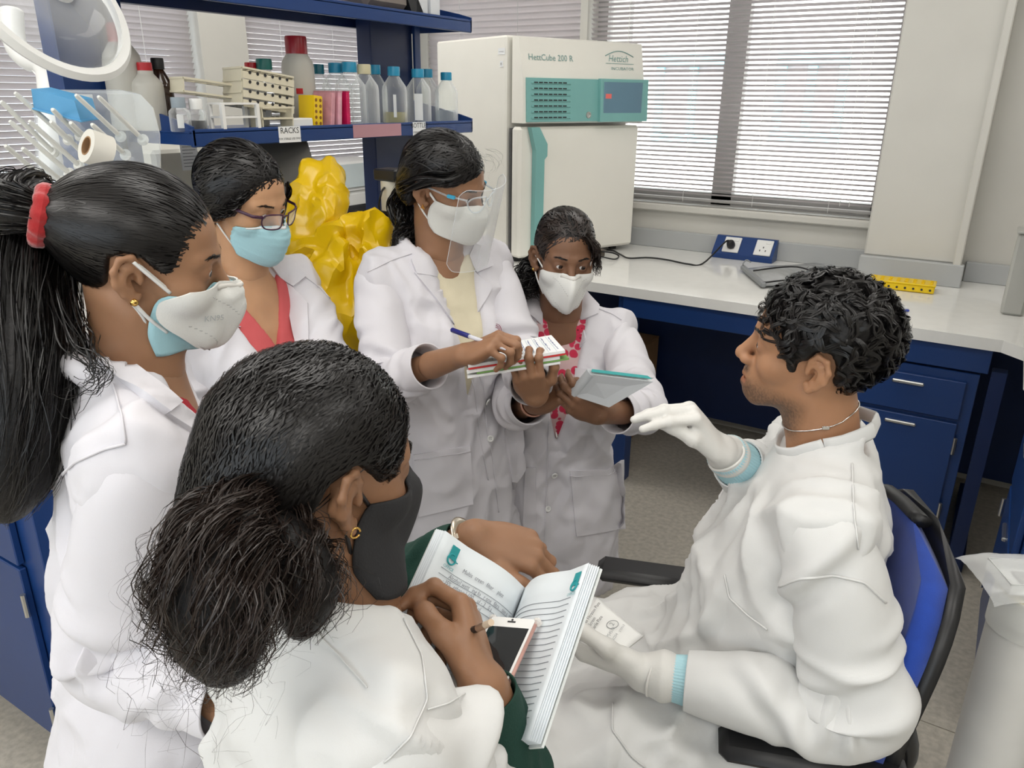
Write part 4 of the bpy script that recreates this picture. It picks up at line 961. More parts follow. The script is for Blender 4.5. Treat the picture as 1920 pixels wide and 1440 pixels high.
def decal(bvh, poly, name, m, parent, off=.004, step=7.0, rise=None, smooth=50, label=None, nsm=6):
    """a cloth piece laid on a garment: outline read off the photograph, dropped on the surface, raised by off"""
    B_ = []; poly = [np.array(p, float) for p in poly]
    for i in range(len(poly)):
        a, b = poly[i], poly[(i+1) % len(poly)]; k = max(1, int(np.linalg.norm(b-a)/step))
        B_ += [a+(b-a)*j/k for j in range(k)]
    nb = len(B_); lo = np.min(B_, 0); hi = np.max(B_, 0)
    g = np.array([(x, y) for x in np.arange(lo[0], hi[0], step) for y in np.arange(lo[1], hi[1], step)])
    if len(g):
        g = g[inpoly(g, B_)]
        if len(g): dd = np.min(np.linalg.norm(g[:, None]-np.array(B_)[None], axis=2), axis=1); g = g[dd > step*.6]
    pts = [Vector(p) for p in B_]+[Vector(p) for p in g]
    r = delaunay_2d_cdt(pts, [(i, (i+1) % nb) for i in range(nb)], [], 1, 1e-6)
    P2 = np.array([tuple(v) for v in r[0]]); F = [tuple(f) for f in r[2]]
    last = None; hits = []
    for p in P2:
        h = cast(bvh, p[0], p[1], last)
        if h is not None: last = h[0]
        hits.append(h)
    if last is None: return None
    hits = [h if h is not None else cast(bvh, P2[i][0], P2[i][1], last) for i, h in enumerate(hits)]
    X = np.array([h[0] for h in hits]); N_ = np.array([h[1] for h in hits]); 
    # even out normals and the fall of the cloth
    adj = [set() for _ in X]
    for f in F:
        for a in f:
            for b in f:
                if a != b: adj[a].add(b)
    adj = [list(a) if a else [i] for i, a in enumerate(adj)]
    for _ in range(nsm): N_ = np.array([N_[i]+N_[a].mean(0) for i, a in enumerate(adj)]); N_ /= np.linalg.norm(N_, axis=1)[:, None]+1e-9
    d = (X-CC)@CF
    for _ in range(2): d = np.array([min(d[i], .5*d[i]+.5*d[a].mean()) for i, a in enumerate(adj)])
    rr = np.array([ray(p[0], p[1]) for p in P2]); X = CC+rr*d[:, None]
    o_ = off if rise is None else np.array([rise(p[0], p[1]) for p in P2])[:, None]
    top = X+N_*o_; bot = X-N_*.004; cnt = {}
    for f in F:
        for i in range(len(f)): e = (f[i], f[(i+1) % len(f)]); cnt[tuple(sorted(e))] = cnt.get(tuple(sorted(e)), 0)+1
    n = len(X); faces = list(F)
    for f in F:
        for i in range(len(f)):
            a, b = f[i], f[(i+1) % len(f)]
            if cnt[tuple(sorted((a, b)))] == 1: faces.append((b, a, a+n, b+n))
    mb = MB().add(np.concatenate([top, bot]), faces)
    return mb.build(name, m, parent, smooth, label)
def stitch(bvh, pl, name, m, parent, r=.0011, off=.0015, step=6.0):
    P = []; last = None
    for i in range(len(pl)-1):
        a, b = np.array(pl[i], float), np.array(pl[i+1], float); k = max(2, int(np.linalg.norm(b-a)/step))
        P += [a+(b-a)*j/k for j in range(k)]
    P.append(np.array(pl[-1], float)); X = []
    for p in P:
        h = cast(bvh, p[0], p[1], last)
        if h is not None: last = h[0]; X.append(h[0]+h[1]*off)
    if len(X) < 3: return None
    X = np.array(X); Y_ = X.copy(); Y_[1:-1] = (X[:-2]+X[1:-1]*2+X[2:])/4
    return MB().tube(Y_, r, 5).build(name, m, parent, True)
def button(bvh, px, py, name, m, parent, r=.009, off=.004):
    h = cast(bvh, px, py)
    if h is None: return
    n = h[1]; e1 = unit(np.cross(n, V(0, 0, 1))); e2 = np.cross(n, e1)
    o = MB().lathe([(.0001, .0), (r, .0), (r, .002), (r*.8, .0032), (r*.66, .0022), (.0001, .0022)], h[0]+n*off, 18, [e1, e2, n], cap=False).build(name, m, parent, 40)
    for a in range(4):
        q = h[0]+n*(off+.0021)+e1*(r*.22*(1 if a % 2 else -1))+e2*(r*.22*(1 if a > 1 else -1))
        MB().lathe([(.0012, 0), (.0012, .0006)], q, 6, [e1, e2, n]).build('button_hole', M_grey, o)

# ---------------------------------------------------------------- hair
def tubes(P, r, k=3, taper=.35, centre=None):
    """P: (n,m,3) strands -> quads; r radius per strand"""
    n, m = P.shape[:2]; T = np.gradient(P, axis=1); T /= np.linalg.norm(T, axis=2)[..., None]+1e-12
    ref = np.random.default_rng(1).normal(size=(n, 1, 3)); S = np.cross(T, np.broadcast_to(ref, T.shape)); S /= np.linalg.norm(S, axis=2)[..., None]+1e-12; W_ = np.cross(T, S)
    r = np.broadcast_to(np.asarray(r, float), (n,)); t = np.linspace(0, 1, m); rr = r[:, None]*(1-(1-taper)*np.clip((t-.6)/.4, 0, 1))[None]
    if k == 2 and centre is not None: S = np.cross(T, P-centre); S /= np.linalg.norm(S, axis=2)[..., None]+1e-12; W_ = np.cross(T, S)
    a = np.arange(k)*2*math.pi/k
    X = P[:, :, None, :]+rr[..., None, None]*(np.cos(a)[None, None, :, None]*S[:, :, None, :]+np.sin(a)[None, None, :, None]*W_[:, :, None, :])
    Vt = X.reshape(-1, 3); I = (np.arange(n)[:, None, None]*m+np.arange(m-1)[None, :, None])*k; J = np.arange(k if k > 2 else 1)[None, None, :]
    Q = np.stack([I+J, I+(J+1) % k, I+k+(J+1) % k, I+k+J], -1).reshape(-1, 4)
    return Vt, Q
M_hair = mat('black_hair', (.009, .0078, .0075), .36, spec=.45, var=.3, vscale=30)
M_hairb = mat('dark_brown_hair', (.022, .014, .011), .38, spec=.5, var=.3, vscale=30)
M_scalp = mat('hair_mass', (.006, .0052, .005), .45, spec=.3, var=.3, vscale=60, bump=.5, bscale=160)
class Head:
    """hair and worn things are shaped in head space (x left, y forward, z up) and moved to the world"""
    def __init__(s, c, A, sc): s.c = c; s.A = A; s.s = sc
    def w(s, P): return s.c+(np.asarray(P, float)*s.s)@s.A
    def l(s, P): return (np.asarray(P, float)-s.c)@s.A.T/s.s
CAPC = V(0, -.016, .036)
def hair_cap(H, parent, R=(.081, .101, .091), poly=None, extra=None, sub=None, m=None, bumpy=0.0, h=.0034, name='hair', face=(.0, .112, -.035, .068, .062, .098)):
    F = Field((-.13, -.17, -.16), (.13, .14, .16), h); F.ell(CAPC, R, k=0)
    if extra: extra(F)
    if poly is not None: F.polyx(poly, .012)
    if face is not None: F.ell(V(face[0], face[1], face[2]), face[3:], k=.010, mode='sub')
    if sub: sub(F)
    Vt, Q = F.surface(2)
    if bumpy:
        N_ = vnormals(Vt, Q); Vt = Vt+N_*(bumpy*fbm(Vt*38, 2))[:, None]
    o = obj(name, qmesh(name, H.w(Vt), Q, m or M_scalp), None, parent); H.bvh = BVHTree.FromPolygons(Vt.tolist(), Q.tolist()); return o
def on_cap(H, P, off):
    """lift strands (head space) onto the outside of the hair mass"""
    n, m = P.shape[:2]; out = P.copy()
    for i in range(n):
        for j in range(m):
            d = P[i, j]-CAPC; L = np.linalg.norm(d)+1e-9; d = d/L; h = H.bvh.ray_cast(Vector(CAPC+d*.3), Vector(-d), .3)
            if h[0] is not None: out[i, j] = CAPC+d*((.3-h[3])+off[i])
    k = out.copy(); k[:, 1:-1] = (out[:, :-2]+out[:, 1:-1]*2+out[:, 2:])/4
    return k
POLY_BACK = [(.125, .16), (.108, .092), (.082, .052), (.050, .022), (.022, .018), (.010, .008), (-.014, .030), (-.036, .016), (-.040, -.020), (-.062, -.060), (-.10, -.082), (-.17, -.06), (-.17, .16)]
def pulled(n, T, R, rg, off=(.004, .012), wave=.0, wf=9., m=16, hairline=None, side=None, jitter=.05, back=None, rootz=None):
    """strands lying on the cap from random roots to the gather point T (head space)"""
    R = V(*R); out = []; tries = 0
    lim = POLY_BACK if hairline is None else hairline
    while len(out) < n and tries < n*60:
        tries += 1
        d = unit(rg.normal(size=3)); p = CAPC+d*R
        if not inpoly(p[None, 1:], lim)[0]: continue
        if ((p-V(0, .112, -.035))/V(.068, .062, .098))@((p-V(0, .112, -.035))/V(.068, .062, .098)) < 1.0: continue
        out.append(d)
    D = np.array(out); dT = unit((np.asarray(T)-CAPC)/R); t = np.linspace(0, 1, m)[None, :, None]
    n = len(D); dd = D[:, None]*(1-t)+dT[None, None]*t; mid = np.sin(math.pi*t)
    dd = dd+mid*rg.normal(0, jitter, (n, 1, 3)); dd /= np.linalg.norm(dd, axis=2)[..., None]
    o = rg.uniform(off[0], off[1], (n, 1, 1)); sc = 1+(o/.09)*np.clip(mid*1.6+.15, 0, 1)
    if wave:
        ph = rg.uniform(0, 6.28, (n, 1, 1)); ph = np.round(ph*1.2)/1.2; sc = sc+wave/.09*np.sin(wf*6.28*t*np.linalg.norm(D-dT, axis=1)[:, None, None]*.5+ph*.4+D[:, None, :1]*9)*mid**.5
    P = CAPC+dd*R*sc
    return P
def lock(cl, wd, n, rg, m=26, curl=.0, cf=3., frizz=.0, spread=1.0, taper=.5, clump=0):
    """strands running along a centre line cl (world points) of half-width wd"""
    C = spline(cl, m); W_ = np.interp(np.linspace(0, len(wd)-1, m), np.arange(len(wd)), wd)
    T = np.gradient(C, axis=0); T /= np.linalg.norm(T, axis=1)[:, None]; u = unit(np.cross(T[0], V(.31, .77, .2))); U_ = []
    for i in range(m): u = unit(u-T[i]*(u@T[i])); U_.append(u)
    U_ = np.array(U_); X = np.cross(T, U_)
    r = np.sqrt(rg.uniform(0, 1, n))*spread; a = rg.uniform(0, 6.28, n)
    if clump:
        cc = rg.integers(0, clump, n); ra = np.sqrt(rg.uniform(0, 1, clump)); aa = rg.uniform(0, 6.28, clump)
        r = np.clip(ra[cc]*.9+rg.normal(0, .09, n), 0, 1.05); a = aa[cc]+rg.normal(0, .10, n)
    t = np.linspace(0, 1, m)[None]
    ox = r[:, None]*np.cos(a)[:, None]*W_[None]; oy = r[:, None]*np.sin(a)[:, None]*W_[None]
    if curl:
        ph = (a*2+r*7)[:, None] if not clump else (cc*2.4)[:, None]+rg.normal(0, .25, (n, 1)); f_ = cf*(1+(.25*np.sin(a*3+r*5))[:, None]); g = np.clip(t*4, 0, 1)
        ox = ox+curl*g*np.cos(6.28*f_*t+ph); oy = oy+curl*g*np.sin(6.28*f_*t+ph)
    if frizz:
        for fr in (2.3, 5.1): ox = ox+frizz*t*np.sin(6.28*(fr*t+rg.uniform(0, 1, (n, 1))))*rg.normal(0, 1, (n, 1)); oy = oy+frizz*t*np.sin(6.28*(fr*t+rg.uniform(0, 1, (n, 1))))*rg.normal(0, 1, (n, 1))
    P = C[None]+ox[..., None]*U_[None]+oy[..., None]*X[None]
    cut = rg.uniform(taper, 1, n)
    if taper < 1:
        tt = np.linspace(0, 1, m)[None]*cut[:, None]*(m-1); i0 = np.clip(tt.astype(int), 0, m-2); f_ = (tt-i0)[..., None]; k = np.arange(n)[:, None]
        P = P[k, i0]*(1-f_)+P[k, i0+1]*f_
    return P
def strand_obj(name, P, r, m, parent, k=2, centre=None):
    Vt, Q = tubes(P, r*(1.25 if k == 2 else 1), k, centre=centre); o = obj(name, qmesh(name, Vt, Q, m), None, parent); o['kind'] = 'stuff'; return o

# ---------------------------------------------------------------- masks (head space)
def mask_grid(cp, tp, bp, sp, power, nu=33, nv=22, crease=0.0):
    """cp: centre profile (y,z) top..bottom; sp: side edge (x,y,z) top..bottom; power 1 = sharp centre fold"""
    cp = spline(np.array([(0, a, b) for a, b in cp]), nv); sp = spline(np.array(sp), nv); G = []
    for i in range(nv):
        row = []
        for u in np.linspace(-1, 1, nu):
            a = abs(u); c, e = cp[i], sp[i]
            fx = math.sin(a*math.pi/2) if power > 1 else a
            fy = (1-math.cos(a*math.pi/2)) if power > 1 else a**1.25
            x = e[0]*(fx*.55+a*.45)*(1 if u > 0 else -1); y = c[1]+(e[1]-c[1])*fy; z = c[2]+(e[2]-c[2])*(a**1.6)
            row.append((x, y, z))
        G.append(row)
    return np.array(G)
def fit_mask(H, G, off, it=2):
    """push a mask sheet (head space) out of the face"""
    G = G.copy(); a, b = G.shape[:2]
    for q in range(it):
        for i in range(a):
            for j in range(b):
                P = G[i, j]; O = V(0, .005, np.clip(P[2], -.085, .02)); d = P-O; L = np.linalg.norm(d); d = d/L
                h = H.head.ray_cast(Vector(O+d*.22), Vector(-d), .22)
                if h[0] is not None and .22-h[3] < .16 and .22-h[3]+off > L: G[i, j] = O+d*(.22-h[3]+off)
        if q < it-1:
            K = G.copy(); K[1:-1, 1:-1] = (G[1:-1, 1:-1]*2+G[:-2, 1:-1]+G[2:, 1:-1]+G[1:-1, :-2]+G[1:-1, 2:])/6; G = K
    return G
M_coat = mat('white_coat_cotton', (.645, .63, .665), .75, spec=.25, var=.015, bump=.12, bscale=900, sheen=.1, crease=(.38, 6.))
M_coatm = mat('white_theatre_gown', (.63, .63, .62), .75, spec=.25, var=.015, bump=.12, bscale=900, sheen=.1, crease=(.38, 5.5))
def loop(H, pts, parent, m=None, r=.0018, name='ear_loop', k=14):
    P = H.w(spline(np.array(pts, float), k)); return MB().tube(P, r, 6).build(name, m or M_white, parent, True)

# ================================================================ PEOPLE
def skin(name, c): return mat(name, c, .48, spec=.42, var=.10, vscale=14, bump=.05, bscale=500, sss=.12, attr='tint')
def to_px(P):
    v = np.asarray(P)-CC; d = v@CF; return 960+FPX*(v@CR)/d, 720-FPX*(v@CU)/d, d
class Person: pass
SECS_F = dict(t=[-.98, -.80, -.58, -.40, -.25, -.12, -.05, -.015], a=[.235, .222, .198, .165, .168, .165, .125, .08], b=[.175, .165, .145, .122, .128, .105, .08, .065], cy=[.0, .0, 0, .0, .012, .0, -.008, -.01])
def make_person(key, label, hp, ang, hs, skinm, byaw, lean=0., nb=(0, -.03, -.158), opts={}, shw=.162, shd=-.058, feet=None, side_lean=0., neck=None):
    p = Person(); p.key = key
    p.c = at(*hp); p.A = frame(*ang); p.hs = hs; p.H = Head(p.c, p.A, hs)
    p.B = frame(byaw, -lean, side_lean); p.N = p.c+ (V(*nb)@frame(byaw*.5+ang[0]*.5))*hs; p.skin = skinm
    if neck is not None: p.N = neck
    base = feet if feet is not None else V(p.N[0], p.N[1], 0)
    p.root = thing('person', label, 'person', base)
    p.sh = {s: p.N+V(s*shw, -.012, shd)@p.B for s in (1, -1)}
    hv, hq, ht = head_surface(p.c, p.A, hs, p.N, opts); p.bv = [hv]; p.bq = [hq]; p.bt = [ht]; p.nv = len(hv)
    p.H.head = BVHTree.FromPolygons(p.H.l(hv).tolist(), hq.tolist())
    return p
def p_add(p, v, q, t=None):
    p.bv.append(v); p.bq.append(q+p.nv); p.nv += len(v); p.bt.append(t if t is not None else np.ones((len(v), 3)))
def p_body(p, secs, arms, legs=None, g=-.028, tmin=None):
    """the rest of the body under the clothes; g = how far the skin lies inside the coat"""
    t = np.array(secs['t']); a = np.array(secs['a'])+g; b = np.array(secs['b'])+g; cy = np.array(secs.get('cy', 0)); cx = np.array(secs.get('cx', 0))
    if tmin is not None: t = np.maximum(t, tmin)
    pts = [p.N+V(0, 0, .05), p.N+V(.2, .2, t[0]-.02)@p.B, p.N+V(-.2, -.2, t[0]-.02)@p.B]+[q for s in arms for q in arms[s]]+[p.sh[1], p.sh[-1]]
    if legs: pts += [q for l in legs for q in l]
    pts = np.array(pts); F = Field(pts.min(0)-.13, pts.max(0)+.13, .011)
    ok = t > -.62
    F.loft(p.N, p.B, t[ok], a[ok], b[ok], cx[ok] if np.ndim(cx) else 0, cy[ok] if np.ndim(cy) else 0)
    for s in (1, -1): F.rc(p.N+V(s*.05, -.01, -.05)@p.B, p.sh[s]+V(-s*.01, 0, -.012)@p.B, .03, .03, k=.03)
    F.rc(p.N+V(0, .0, .03), p.N-V(0, 0, .06), .048, .06, k=.03)
    for s in arms: F.chain([p.sh[s]]+list(arms[s]), [.030, .032, .024][:len(arms[s])+1], k=.02)
    if legs:
        for l in legs: F.chain(l, [.075, .052, .038][:len(l)], k=.03)
    v, q = F.surface(1); p_add(p, v, q)
def p_done(p):
    o = obj('body', qmesh('body', np.concatenate(p.bv), np.concatenate(p.bq), p.skin, np.concatenate(p.bt)), None, p.root); p.body = o
    return o
def coat_torso(p, secs, seed, vneck=None, amp=1.0, bust=True, h=.0064, extra=None, slit=None, ring=True, nhole=(.066, .066, .055), slope=.058, r_sh=(.05, .058)):
    t, a, b = [np.array(secs[k]) for k in 'tab']; cx = np.array(secs.get('cx', np.zeros(len(t)))); cy = np.array(secs.get('cy', np.zeros(len(t))))
    am, bm = a.max()+.06, b.max()+.06
    C_ = np.array([p.N+V(sx*am, sy*bm, tt)@p.B for sx in (-1, 1) for sy in (-1, 1) for tt in (t[0]-.02, .08)])
    if extra and 'pts' in extra: C_ = np.concatenate([C_, extra['pts']])
    F = Field(C_.min(0), C_.max(0), h); F.loft(p.N, p.B, t, a, b, cx, cy)
    for s in (1, -1):
        F.rc(p.N+V(s*.045, -.012, -.035)@p.B, p.sh[s]+V(-s*.012, 0, -.0)@p.B, r_sh[0], r_sh[1], k=.045)
        F.rc(p.sh[s]+V(-s*.03, .0, -.03)@p.B, p.N+V(s*.115, .01, -.22)@p.B, .06, .06, k=.05)
        if bust: F.ell(p.N+V(s*.072, .098, -.215)@p.B, (.065, .05, .065), p.B, k=.05)
    if extra and 'fn' in extra: extra['fn'](F)
    if ring:
        ph = np.linspace(math.radians(-15), math.radians(195), 12)+math.pi
        F.chain([p.N+V(.080*math.cos(q), -.010+.076*math.sin(q), .008+.016*(-math.sin(q)))@p.B for q in ph], .014, k=.014)
    if nhole is not None: F.ell(p.N+V(0, .0, .030)@p.B, nhole, p.B, k=.014, mode='sub')
    if vneck: F.vcut(p.N, p.B, *vneck, k=.014)
    if slit: F.slit(p.N, p.B, *slit)
    v, q = F.surface(2); v = torso_folds(v, q, p.N, p.B, seed, amp, vn=vneck); return v, q
def shirt(p, secs, m, g=-.014, nhole=(.075, .08, .05), nz=.02, ny=.01, tmin=-.42, seed=3, name='shirt', cut=None):
    t = np.array(secs['t']); a = np.array(secs['a'])+g; b = np.array(secs['b'])+g; cx = np.array(secs.get('cx', np.zeros(len(t)))); cy = np.array(secs.get('cy', np.zeros(len(t))))
    ts = np.concatenate([[tmin], t[t > tmin]]); a = np.interp(ts, t, a); b = np.interp(ts, t, b); cx = np.interp(ts, t, cx); cy = np.interp(ts, t, cy)
    C_ = np.array([p.N+V(sx*.24, sy*.2, tt)@p.B for sx in (-1, 1) for sy in (-1, 1) for tt in (tmin, .06)])
    F = Field(C_.min(0), C_.max(0), .006); F.loft(p.N, p.B, ts, a, b, cx, cy)
    for s in (1, -1):
        F.rc(p.N+V(s*.04, -.01, -.04)@p.B, p.sh[s], .04, .045, k=.04); F.ell(p.N+V(s*.072, .09, -.215)@p.B, (.06, .045, .06), p.B, k=.05)
    F.ell(p.N+V(0, ny, nz)@p.B, nhole, p.B, k=.006, mode='sub')
    if cut: F.vcut(p.N, p.B, *cut)
    v, q = F.surface(1); N_ = vnormals(v, q); v = v+N_*(.003*fbm(v*22+seed, 2))[:, None]
    return obj(name, qmesh(name, v, q, m), None, p.root)
def brows(p, col=M_hair, drop=0.0, w=1.0):
    rg = np.random.default_rng(4); P = []
    for x in (-1, 1):
        for k in range(90):
            u = rg.uniform(0, 1); b = V(x*(.013+.034*u), .0965-.018*u*u-.004*u, .0205+.006*math.sin(u*2.4)-drop+rg.normal(0, .0016*(1-.5*u)))
            d = unit(V(x*1.0, -.35, .25-.7*u)); P.append([b, b+d*.004+V(0, .0008, .0), b+d*.008])
    P = p.H.w(np.array(P)); return strand_obj('eyebrows', P, .00042*w, col, p.root)
def earstud(p, side, kind, m, parent):
    q = p.H.w(V(side*.0815, -.006, -.034)); e = p.A[0]*side
    e1 = p.A[1]; e2 = p.A[2]
    if kind == 'stud': MB().lathe([(.0045, 0), (.005, .001), (.0042, .003), (.002, .0042), (.0001, .0045)], q, 14, [e1, e2, e], cap=False).build('earring', m, parent, True)
    elif kind == 'tri': MB().prism([q+e1*.006-e2*.005, q-e1*.006-e2*.005, q+e2*.006], e*.002).build('earring', m, parent)
    else: MB().tube([q+e1*.005*math.cos(t)+e2*.005*math.sin(t)+e*.002 for t in np.linspace(0, 5.8, 16)], .0012, 6).build('earring', m, parent, True)
M_gold = mat('gold', (.75, .48, .14), .22, metal=1.0)

def arm(p, s, e, w, f=.6, g=1.0, seed=1, amp=.0085, cuff=.051, drop=0.0):
    """sleeve of side s from the armhole over elbow e to the fraction f of the forearm"""
    a = p.sh[s]; pts = [a+V(-s*.055, .0, .0)@p.B, a+V(s*.004, 0, -.012)@p.B, a*.72+e*.28+V(s*.006, 0, 0)@p.B, a*.36+e*.64, e, e*(1-f*.5)+w*f*.5, e*(1-f)+w*f]
    return sleeve(pts, [.042*g, .050*g, .058*g, .060*g, .058*g, .054*g, cuff*g], seed, elbow=4, amp=amp)

def legwear(p, m, top=-.55, w=.085, shoe=(.02, .018, .017)):
    """trousers and shoes of a standing person"""
    tr = MB()
    for s in (1, -1):
        a = p.N+V(s*w, 0, top)@p.B; f = V(p.N[0], p.N[1], 0)+V(s*w, .0, .09)@frame_y(p); tr.tube(spline([a, a*.5+f*.5, f], 14), np.linspace(.088, .058, 14), 20)
    tr.build('trousers', m, p.root, True); B2 = frame_y(p)
    for s in (1, -1):
        o = V(p.N[0], p.N[1], 0)+V(s*w, .0, 0)@B2; G = []
        for y, hw, h in ((-.055, .02, .05), (-.05, .032, .075), (-.01, .036, .082), (.05, .040, .060), (.11, .043, .045), (.155, .036, .034), (.172, .015, .02)):
            G.append([o+V(hw*math.cos(t), y, max(0, h*math.sin(t)) if math.sin(t) > 0 else 0)@B2 for t in np.linspace(-.2, math.pi+.2, 14)])
        MB().grid(np.array(G)).build('shoe', mat('dark_shoe_leather', shoe, .5), p.root, True)
def frame_y(p): f = unit(p.B[1]*V(1, 1, 0)); return np.array([np.cross(ZU, f), f, ZU])

# ---------------------------------------------------------------- woman with the face shield
def woman_shield():
    K = 1.085; at = lambda x, y, d: globals()['at'](x, y, d*K)
    p = make_person('shield', 'woman in white coat, face shield and white cloth mask writing in a notebook', (836, 348, 1.67*1.085), (117, -16, 9), .96, skin('skin_brown', (.28, .145, .08)), 146, 2, opts={}, shw=.155)
    S = dict(SECS_F)
    eR, wR = at(728, 712, 1.63), at(872, 664, 1.45); eL, wL = at(975, 668, 1.78), at(1004, 742, 1.53)
    p_body(p, S, {-1: [eR, wR], 1: [eL, wL]}, legs=[[p.N+V(s*.085, 0, -.6)@p.B, p.N+V(s*.09, .02, -.95)@p.B, V(p.N[0], p.N[1], .05)+V(s*.09, 0, 0)@p.B] for s in (1, -1)])
    # hands
    y = at(934, 640, 1.41)-wR; v, q, t, hr = hand_surface(wR, y, CU*.75-CF*.6+CR*.1, -1, [(.75, 1.15, .6), (.85, 1.2, .6), (.95, 1.2, .6), (1.0, 1.2, .6)], ((.034, .055, -.022), (.030, .086, -.036), (.016, .104, -.044)), eR, .93, spread=(.05, .02, -.02, -.05)); p_add(p, v, q, t)
    y = at(985, 690, 1.45)-wL; v, q, t, hl = hand_surface(wL, y, -CF*.9-CU*.25-CR*.1, 1, [(.55, 1.25, .7), (.5, 1.3, .7), (.55, 1.25, .7), (.6, 1.2, .7)], ((.045, .04, -.01), (.058, .068, -.022), (.056, .09, -.036)), eL, .93, spread=(.12, .04, -.04, -.12)); p_add(p, v, q, t)
    p_done(p); eyes(p.c, p.A, p.hs, (.12, -.05), p.root); brows(p)
    c = Cloth()
    c.add(*coat_torso(p, S, 1, vneck=(.062, -.36, -.03, .03, .015), slit=(.035, -1.0, -.66, .05, .045)))
    c.add(*arm(p, -1, eR, wR, .56, 1.0, 11)); c.add(*arm(p, 1, eL, wL, .75, .96, 12))
    c.done('lab_coat', M_coat, p.root); b = c.bvh
    shirt(p, S, mat('cream_knit', (.66, .60, .44), .8, bump=.2, bscale=400), nhole=(.072, .075, .045), nz=.01, ny=.03)
    # collar, lapels, pockets, placket, buttons
    decal(b, [(770, 488), (780, 466), (798, 474), (826, 520), (780, 515)], 'collar', M_coat, c.o, .009)
    decal(b, [(776, 512), (826, 520), (850, 528), (868, 560), (874, 600), (872, 640), (845, 600), (815, 560)], 'lapel', M_coat, c.o, .006)
    decal(b, [(880, 480), (888, 458), (915, 470), (922, 500), (895, 512)], 'collar', M_coat, c.o, .009)
    decal(b, [(880, 490), (895, 512), (922, 540), (905, 575), (885, 612), (876, 640), (872, 560)], 'lapel', M_coat, c.o, .006)
    decal(b, [(775, 852), (880, 836), (886, 945), (786, 968)], 'pocket', M_coat, c.o, .005)
    decal(b, [(945, 805), (975, 788), (985, 880), (962, 918)], 'pocket', M_coat, c.o, .006)
    stitch(b, [(778, 862), (880, 846)], 'pocket_hem', M_coat, c.o, .0014, .006)
    stitch(b, [(876, 640), (905, 720), (912, 800), (925, 870), (935, 960)], 'placket_edge', M_coat, c.o, .0018)
    stitch(b, [(868, 650), (890, 730), (900, 820), (915, 900)], 'placket_stitch', M_coat, c.o, .0012)
    stitch(b, [(690, 510), (735, 488), (772, 476)], 'yoke_seam', M_coat, c.o, .0013)
    for x, y_ in ((912, 752), (919, 822)): button(b, x, y_, 'button', M_white, c.o)
    M_mar = mat('maroon_thread', (.25, .03, .08), .7)
    for k, r in enumerate((14, 11, 8)): stitch(b, [(932+r*.75*math.cos(t)-4, 622+r*math.sin(t)) for t in np.linspace(-1.5, 1.3, 9)], 'embroidered_logo', M_mar, c.o, .0008, .003, 3)
    # mask
    G = mask_grid([(.103, -.012), (.124, -.030), (.128, -.052), (.120, -.080), (.112, -.105), (.098, -.120)], 0, 0, [(.066, .018, -.014), (.069, .008, -.030), (.070, .004, -.048), (.068, .006, -.066), (.063, .012, -.080), (.056, .022, -.092)], 2); G = fit_mask(p.H, G, .003)
    mk = MB().grid(p.H.w(G)[:, ::-1], .0022).build('face_mask', mat('white_cotton_mask', (.68, .68, .64), .8, bump=.3, bscale=300, var=.03), p.root, True)
    for s in (-1, 1):
        loop(p.H, [(s*.066, .016, -.016), (s*.074, .0, .004), (s*.078, -.016, .026), (s*.083, -.03, .012)], mk, r=.003); loop(p.H, [(s*.057, .022, -.09), (s*.07, .005, -.065), (s*.078, -.01, -.045), (s*.082, -.028, -.02)], mk, r=.0022)
    legwear(p, mat('black_trousers', (.010, .010, .011), .85))
    # face shield
    fs_ = thing('face_shield', 'clear plastic face shield on glasses frames worn by the notebook-writing woman', 'face shield', p.H.w((0, .12, 0)))
    th = np.linspace(-1.12, 1.12, 30); G = np.array([[V(.098*math.sin(a)*1.02, .045+.095*math.cos(a)+.006*(1-z/.2), .048-z) for z in np.linspace(0, .215, 12)] for a in th])
    w_ = .5*(1-np.cos(np.linspace(0, 2*math.pi, 30)))
    for i in range(30):
        e = max(0, abs(i-14.5)-11.5)/3.
        for j in range(12): G[i, j, 2] += (-.018*e*e*(1-j/11)+.02*e*e*(j/11))
    MB().grid(p.H.w(G)).build('visor', clear('visor_film', (.975, .985, .99), .95, .04), fs_, True)
    edge = np.concatenate([G[:, 0], G[-1, 1:], G[::-1, -1][1:], G[0, ::-1][1:]]); MB().tube(p.H.w(edge), .0007, 5).build('visor_edge', clear('visor_rim', (.9, .93, .95), .45), fs_, True)
    M_cf = clear('clear_frame', (.88, .92, .94), .8)
    for s in (-1, 1):
        MB().tube(p.H.w(spline(np.array([(s*.004, .118, .004), (s*.010, .120, .016), (s*.03, .119, .021), (s*.052, .107, .018), (s*.058, .100, .004), (s*.046, .108, -.016), (s*.024, .116, -.018), (s*.009, .118, -.006), (s*.004, .118, .004)]), 30)), .0018, 6).build('frame', M_cf, fs_, True)
        MB().tube(p.H.w(np.array([(s*.058, .098, .012), (s*.074, .05, .012), (s*.0795, -.005, .016)])), .0022, 6).build('temple', M_cf, fs_, True)
        MB().box(p.H.w((s*.073, .062, .013)), (.018, .006, .008), [unit(p.A[1]*.95-p.A[0]*s*.25), p.A[0], p.A[2]], .001).build('blue_tab', mat('sky_blue_plastic', (.05, .38, .60), .3), fs_)
    MB().tube(p.H.w(np.array([(-.006, .119, .006), (0, .121, .010), (.006, .119, .006)])), .0016, 6).build('bridge', M_cf, fs_, True)
    earstud(p, -1, 'tri', M_gold, p.root)
    # hair: side-swept, pulled to a low tail behind the neck
    rg = np.random.default_rng(31); R = (.083, .104, .093); T = V(.0, -.112, -.045)
    def ex(F):
        F.ell((-.03, .005, .07), (.058, .075, .046), k=.03); F.ell((0, -.09, -.03), (.05, .04, .05), k=.04)
        F.rc((-.062, .02, .03), (-.07, -.05, -.03), .02, .022, k=.02)
